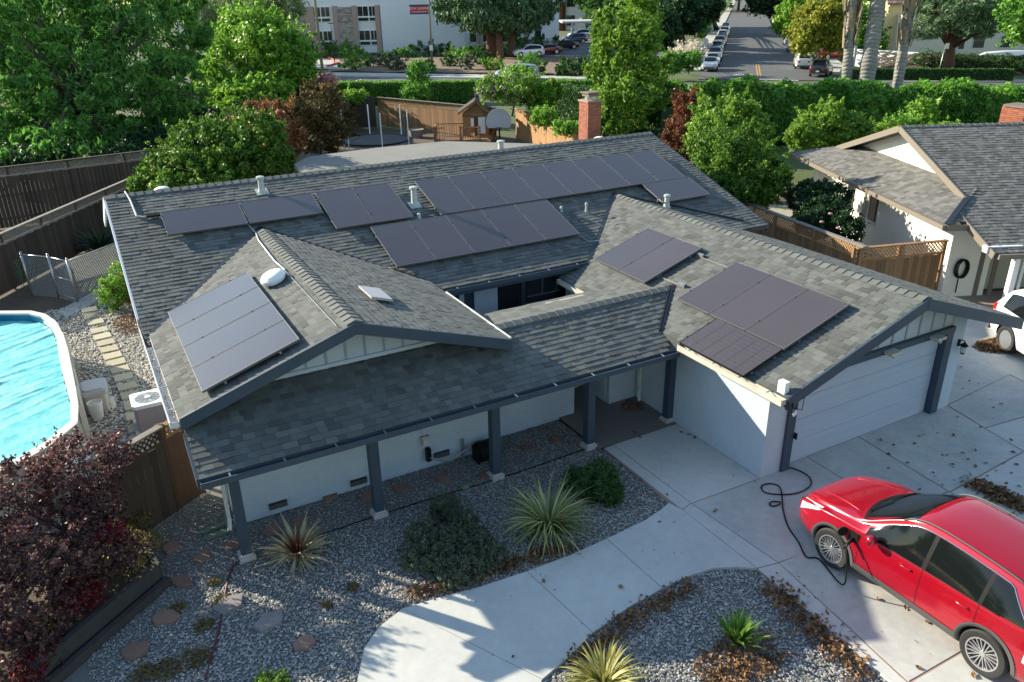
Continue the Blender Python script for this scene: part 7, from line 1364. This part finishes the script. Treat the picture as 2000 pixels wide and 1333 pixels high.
# neighbour's side garden
T_('rose_bush', 'dark tangled rose bushes along the neighbour\'s wall', 'bush', (13.3, 9.6, 0), [pxblob(1605, 418, 52, 34, 25.5), pxblob(1655, 445, 32, 28, 24.5), pxblob(1572, 385, 34, 34, 26.5), pxblob(1622, 385, 40, 30, 26.5), pxblob(1590, 440, 40, 26, 25)], 26000, .11, LF['dark'], tr=.06, clump=.28)
for i, (u, v) in enumerate(((1622, 418), (1605, 434), (1637, 446))): q = GD(u, v, 23.3); m3 = MB(); m3.lathe(tuple(q), [(.02, -.03), (.07, 0), (.05, .03), (.01, .04)], 8); m3.build('rose', LF['flow'], None, True, 'pink rose bloom on the dark bushes by the neighbour\'s wall', 'flower', 'rose blooms')
sheet('garden_path', [g2(1500, 400), g2(1560, 405), g2(1545, 425), g2(1490, 415)], .02, 'paver')
# redwoods and apartment planting
rw = G(978, 116); T_('redwood_tree', 'big redwood with two thick brown trunks in front of the apartments', 'tree', tuple(rw), [pxblob(960, 0, 95, 50, depth(rw)), pxblob(900, 10, 60, 40, depth(rw)+2), pxblob(1020, 20, 60, 45, depth(rw)), pxblob(940, 40, 40, 25, depth(rw)-2), pxblob(1050, -10, 50, 60, depth(rw)), pxblob(985, 40, 60, 25, depth(rw))], 36000, .7, LF['redwood'], 'redwood', tr=.5, clump=.2, droop=.4, aspect=.3, limbs=False)
for u, v, r in ((960, 112, .75), (1000, 112, .5)):
    p = G(u, v); b = MB(); b.tube([p, p+Vector((0, 0, .8)), p+Vector((0, 0, 14))], [r*1.3, r, r*.75], 12); b.build('tree_trunk', M['redwood'], None, True, 'thick fluted redwood trunk before the apartments, %s of the pair' % ('wider left' if u == 960 else 'slimmer right'), 'tree')
p = G(670, 98); b = MB(); b.tube([p, p+Vector((-1.2, 0, 18))], [.62, .42], 12); b.build('tree_trunk', M['redwood'], None, True, 'bare dark redwood trunk in front of the stone bay', 'tree')
for u, v, r in ((1097, 60, .9), (1137, 55, .9)): p = G(u, v); b = MB(); b.tube([p, p+Vector((0, 0, 25))], [r, r*.7], 10); b.build('tree_trunk', M['redwood'], None, True, 'tall dark trunk before the far cream building, %s one' % ('left' if u < 1110 else 'right'), 'tree')
AS = [(690, 118, 34, 22, 'hedge', 'broad clipped shrub under the apartment windows'), (600, 100, 60, 16, 'ivy', 'dark clipped hedge at the foot of the stone bays'), (655, 97, 55, 14, 'hedge', 'long clipped shrub row with lit top by the apartments'), (792, 102, 26, 12, 'hedge', 'flat-topped mound left of the banner pole'), (840, 96, 50, 14, 'ivy', 'dark spreading shrub below the blank wall'), (730, 118, 30, 14, 'grey', 'grey-green airy shrub in the mulch bed'), (775, 125, 26, 14, 'grey', 'second grey-green shrub with pale flowers in the mulch bed'), (835, 130, 26, 14, 'hedge', 'round clipped shrub right of the slim column shrub'), (878, 120, 20, 12, 'ivy', 'small dark square-cut shrub in the mulch bed'), (912, 122, 17, 17, 'grey', 'pale round shrub beside the redwoods'), (900, 105, 40, 12, 'hedge', 'low green shrub behind the pale round one'), (965, 125, 30, 14, 'bright', 'bright green fine-leaved shrub below the redwoods'), (945, 117, 18, 16, 'ivy', 'dark shrub at the redwood base'), (930, 100, 30, 14, 'ivy', 'dark shrub mass left of the redwood trunks'), (1035, 127, 40, 22, 'hedge', 'large square clipped hedge before the white minivan'), (1120, 132, 42, 20, 'ivy', 'dark square clipped hedge before the car park'), (760, 108, 20, 12, 'ivy', 'dark shrub by the corner of the blank wall'), (1060, 88, 50, 16, 'ivy', 'dark shrubs behind the parked cars'), (1000, 92, 60, 18, 'ivy', 'dark foliage between redwood and car park'), (1180, 130, 35, 20, 'ivy', 'dark hedge behind the column tree'), (560, 110, 40, 20, 'ivy', 'dark hedge left of the lamp post')]
for u, v, ru, rv, k, lb_ in AS:
    p = G(u, v+rv); d_ = depth(p)+1; T_('shrub', lb_, 'bush', tuple(p), [pxblob(u, v, ru, rv, d_, ru*.7)], int(ru*rv*6.5), .24, LF[k], tr=.06, limbs=False, clump=.2, K=30, inner=.3)
# side street trees
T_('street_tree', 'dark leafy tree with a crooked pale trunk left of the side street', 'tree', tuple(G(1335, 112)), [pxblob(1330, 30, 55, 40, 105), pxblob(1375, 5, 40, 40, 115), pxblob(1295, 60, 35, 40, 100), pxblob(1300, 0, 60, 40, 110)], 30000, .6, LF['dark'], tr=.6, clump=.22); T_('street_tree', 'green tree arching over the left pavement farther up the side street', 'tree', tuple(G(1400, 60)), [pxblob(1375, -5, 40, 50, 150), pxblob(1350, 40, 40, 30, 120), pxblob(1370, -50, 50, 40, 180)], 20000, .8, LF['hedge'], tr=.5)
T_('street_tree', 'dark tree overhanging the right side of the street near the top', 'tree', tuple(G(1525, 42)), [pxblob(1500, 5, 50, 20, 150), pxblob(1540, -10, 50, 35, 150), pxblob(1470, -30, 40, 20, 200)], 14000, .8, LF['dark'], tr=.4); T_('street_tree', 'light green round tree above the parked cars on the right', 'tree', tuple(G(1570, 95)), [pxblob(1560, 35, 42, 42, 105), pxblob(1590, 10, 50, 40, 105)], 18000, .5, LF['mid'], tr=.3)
T_('street_tree', 'yellow-green broad-leaved tree by the driveway behind the palms', 'tree', tuple(G(1600, 122)), [pxblob(1600, 50, 52, 45, 82), pxblob(1635, 65, 35, 40, 82), pxblob(1575, 75, 32, 30, 81), pxblob(1620, 20, 40, 30, 83)], 22000, .42, LF['yellow'], tr=.16); T_('green_tree', 'dark green tree between the palm trunks and the yellow house', 'tree', tuple(G(1690, 125)), [pxblob(1680, 60, 40, 45, 92), pxblob(1715, 85, 18, 25, 90)], 9000, .4, LF['hedge'], tr=.2)
T_('pine_tree', 'spreading pine with a dark reddish trunk before the grey house', 'tree', tuple(G(1850, 148)), [pxblob(1860, 15, 75, 35, 78), pxblob(1905, 50, 50, 25, 77), pxblob(1810, 55, 38, 22, 78), pxblob(1830, -20, 70, 30, 80), pxblob(1925, 20, 40, 22, 78)], 26000, .5, LF['pine'], 'redwood', tr=.55, clump=.2, aspect=.18, inner=.08); T_('oak_tree', 'dense green tree at the top right corner', 'tree', tuple(G(2040, 150)), [pxblob(2000, 30, 38, 60, 72), pxblob(2030, -10, 60, 60, 72)], 12000, .4, LF['hedge'], tr=.4)
hedge('low_box_hedge', 'dark low clipped hedge along the pavement before the white fence', [G(1640, 158), G(1975, 160)], 1.15, 1.0, 9000, .2, LF['ivy'], lumps=.4); T_('corner_bush', 'cream-flowered bush under the street sign', 'bush', tuple(G(1340, 125)), [pxblob(1345, 98, 30, 12, 84), pxblob(1335, 110, 32, 14, 82)], 6000, .25, LF['white'], tr=.05); T_('corner_bush', 'square green bush at the corner by the stop sign', 'bush', tuple(G(1345, 145)), [pxblob(1345, 120, 26, 18, 80), pxblob(1310, 125, 25, 22, 80)], 8000, .25, LF['hedge'], tr=.05)
# palms
for i, (u, v, ut, r, lb_) in enumerate(((1645, 262, 1668, .30, 'slim left palm trunk with a ragged brown sheath near the top'), (1676, 264, 1720, .46, 'thick grey ringed palm trunk, middle of the three'), (1737, 262, 1785, .30, 'right palm trunk leaning right with loose tan sheaths'))):
    p = G(u, v); d_ = depth(p); topp = GD(ut, -30, d_-1.2); t = thing('palm_tree', lb_, 'palm', tuple(p)); b = MB(); K = 40; D = topp-p
    for k in range(K):
        a, c = p+D*(k/K), p+D*((k+1)/K); rr = r*(1.12-.2*k/K+.05*math.sin(k*.8)); b.tube([a, a.lerp(c, .8), c], [rr*1.012, rr, rr*.99], 14, 0, random.uniform(.2, .9))
    b.build('trunk', M['palmt'], t, True); s = MB()
    if i != 1:
        for k in range(60):
            f = random.uniform(.58, 1); a = random.uniform(0, 6.28); c = p+D*f; rr = r*random.uniform(1.0, 1.5)*(1.25 if f > .7 else .95); q = c+Vector((math.cos(a)*rr, math.sin(a)*rr, 0)); s.bar(q, q+Vector((math.cos(a)*.12, math.sin(a)*.12, random.uniform(.5, 1.3))), random.uniform(.08, .22), .03, (math.cos(a), math.sin(a), .1), 0, random.random())
        s.build('leaf_sheath', M['palmd'], t, kind='stuff')
    fr = MB()
    for k in range(26):
        a = k*2.4; e = random.uniform(-.2, .9); P = []
        for j in range(7): f = j/6; P.append(topp+D.normalized()*2.2+Vector((math.cos(a)*f*2.6, math.sin(a)*f*2.6, e*f*1.5-2.2*f*f)))
        for j in range(6):
            d0 = (P[j+1]-P[j]).normalized(); sd2 = d0.cross(Vector((0, 0, 1))).normalized()
            for s_ in (-1, 1):
                for g in (0, .25, .5, .75): q = P[j].lerp(P[j+1], g); fr.add([q, q+sd2*s_*.55+d0*.3+Vector((0, 0, -.25)), q+d0*.07], [(0, 1, 2)], 0, random.random())
    fr.build('fronds', LF['hedge'], t, kind='stuff')
# far background masses so that the view stays closed from a step aside
for i, (u, v, ru, rv, w_, k) in enumerate(((1240, -30, 130, 60, 170, 'ivy'), (1650, -40, 120, 60, 130, 'ivy'), (1450, -70, 200, 50, 300, 'ivy'), (20, -60, 200, 80, 80, 'walnut'), (350, -40, 120, 70, 100, 'hedge'))):
    p = GD(u, v, w_); p.z = 0; T_('background_tree', ('dark tree behind the column tree', 'dark tree behind the yellow house', 'distant trees closing the end of the side street', 'tree beyond the walnut at the far left', 'green tree behind the feathery one')[i], 'tree', tuple(p), [pxblob(u, v, ru, rv, w_)], 9000, w_/110, LF[k], tr=.5, clump=.2)

# unseen trees around and behind the viewpoint, added for the car windows to reflect
for i, (x, y, r) in enumerate(((-34, -26, 6), (-20, -34, 7), (-4, -38, 6), (12, -34, 7), (26, -27, 6), (-46, -8, 6), (-42, 12, 6))):
    T_('street_tree', ('unseen leafy tree added for reflections, across the street, far left', 'unseen broad tree added for reflections, across the street, left of the drive', 'unseen tree added for reflections, directly across the street', 'unseen tree added for reflections, across the street, right of the drive', 'unseen leafy tree added for reflections, across the street, far right', 'unseen tree added for reflections, beside the left neighbour lot', 'unseen tree added for reflections, at the back of the left neighbour lot')[i], 'tree', (x, y, 0), [((x, y, 6), (r, r, 5)), ((x+3, y+2, 5), (r*.6, r*.6, 3.5))], 7000, .7, LF['mid'], tr=.3, limbs=False, clump=.25)

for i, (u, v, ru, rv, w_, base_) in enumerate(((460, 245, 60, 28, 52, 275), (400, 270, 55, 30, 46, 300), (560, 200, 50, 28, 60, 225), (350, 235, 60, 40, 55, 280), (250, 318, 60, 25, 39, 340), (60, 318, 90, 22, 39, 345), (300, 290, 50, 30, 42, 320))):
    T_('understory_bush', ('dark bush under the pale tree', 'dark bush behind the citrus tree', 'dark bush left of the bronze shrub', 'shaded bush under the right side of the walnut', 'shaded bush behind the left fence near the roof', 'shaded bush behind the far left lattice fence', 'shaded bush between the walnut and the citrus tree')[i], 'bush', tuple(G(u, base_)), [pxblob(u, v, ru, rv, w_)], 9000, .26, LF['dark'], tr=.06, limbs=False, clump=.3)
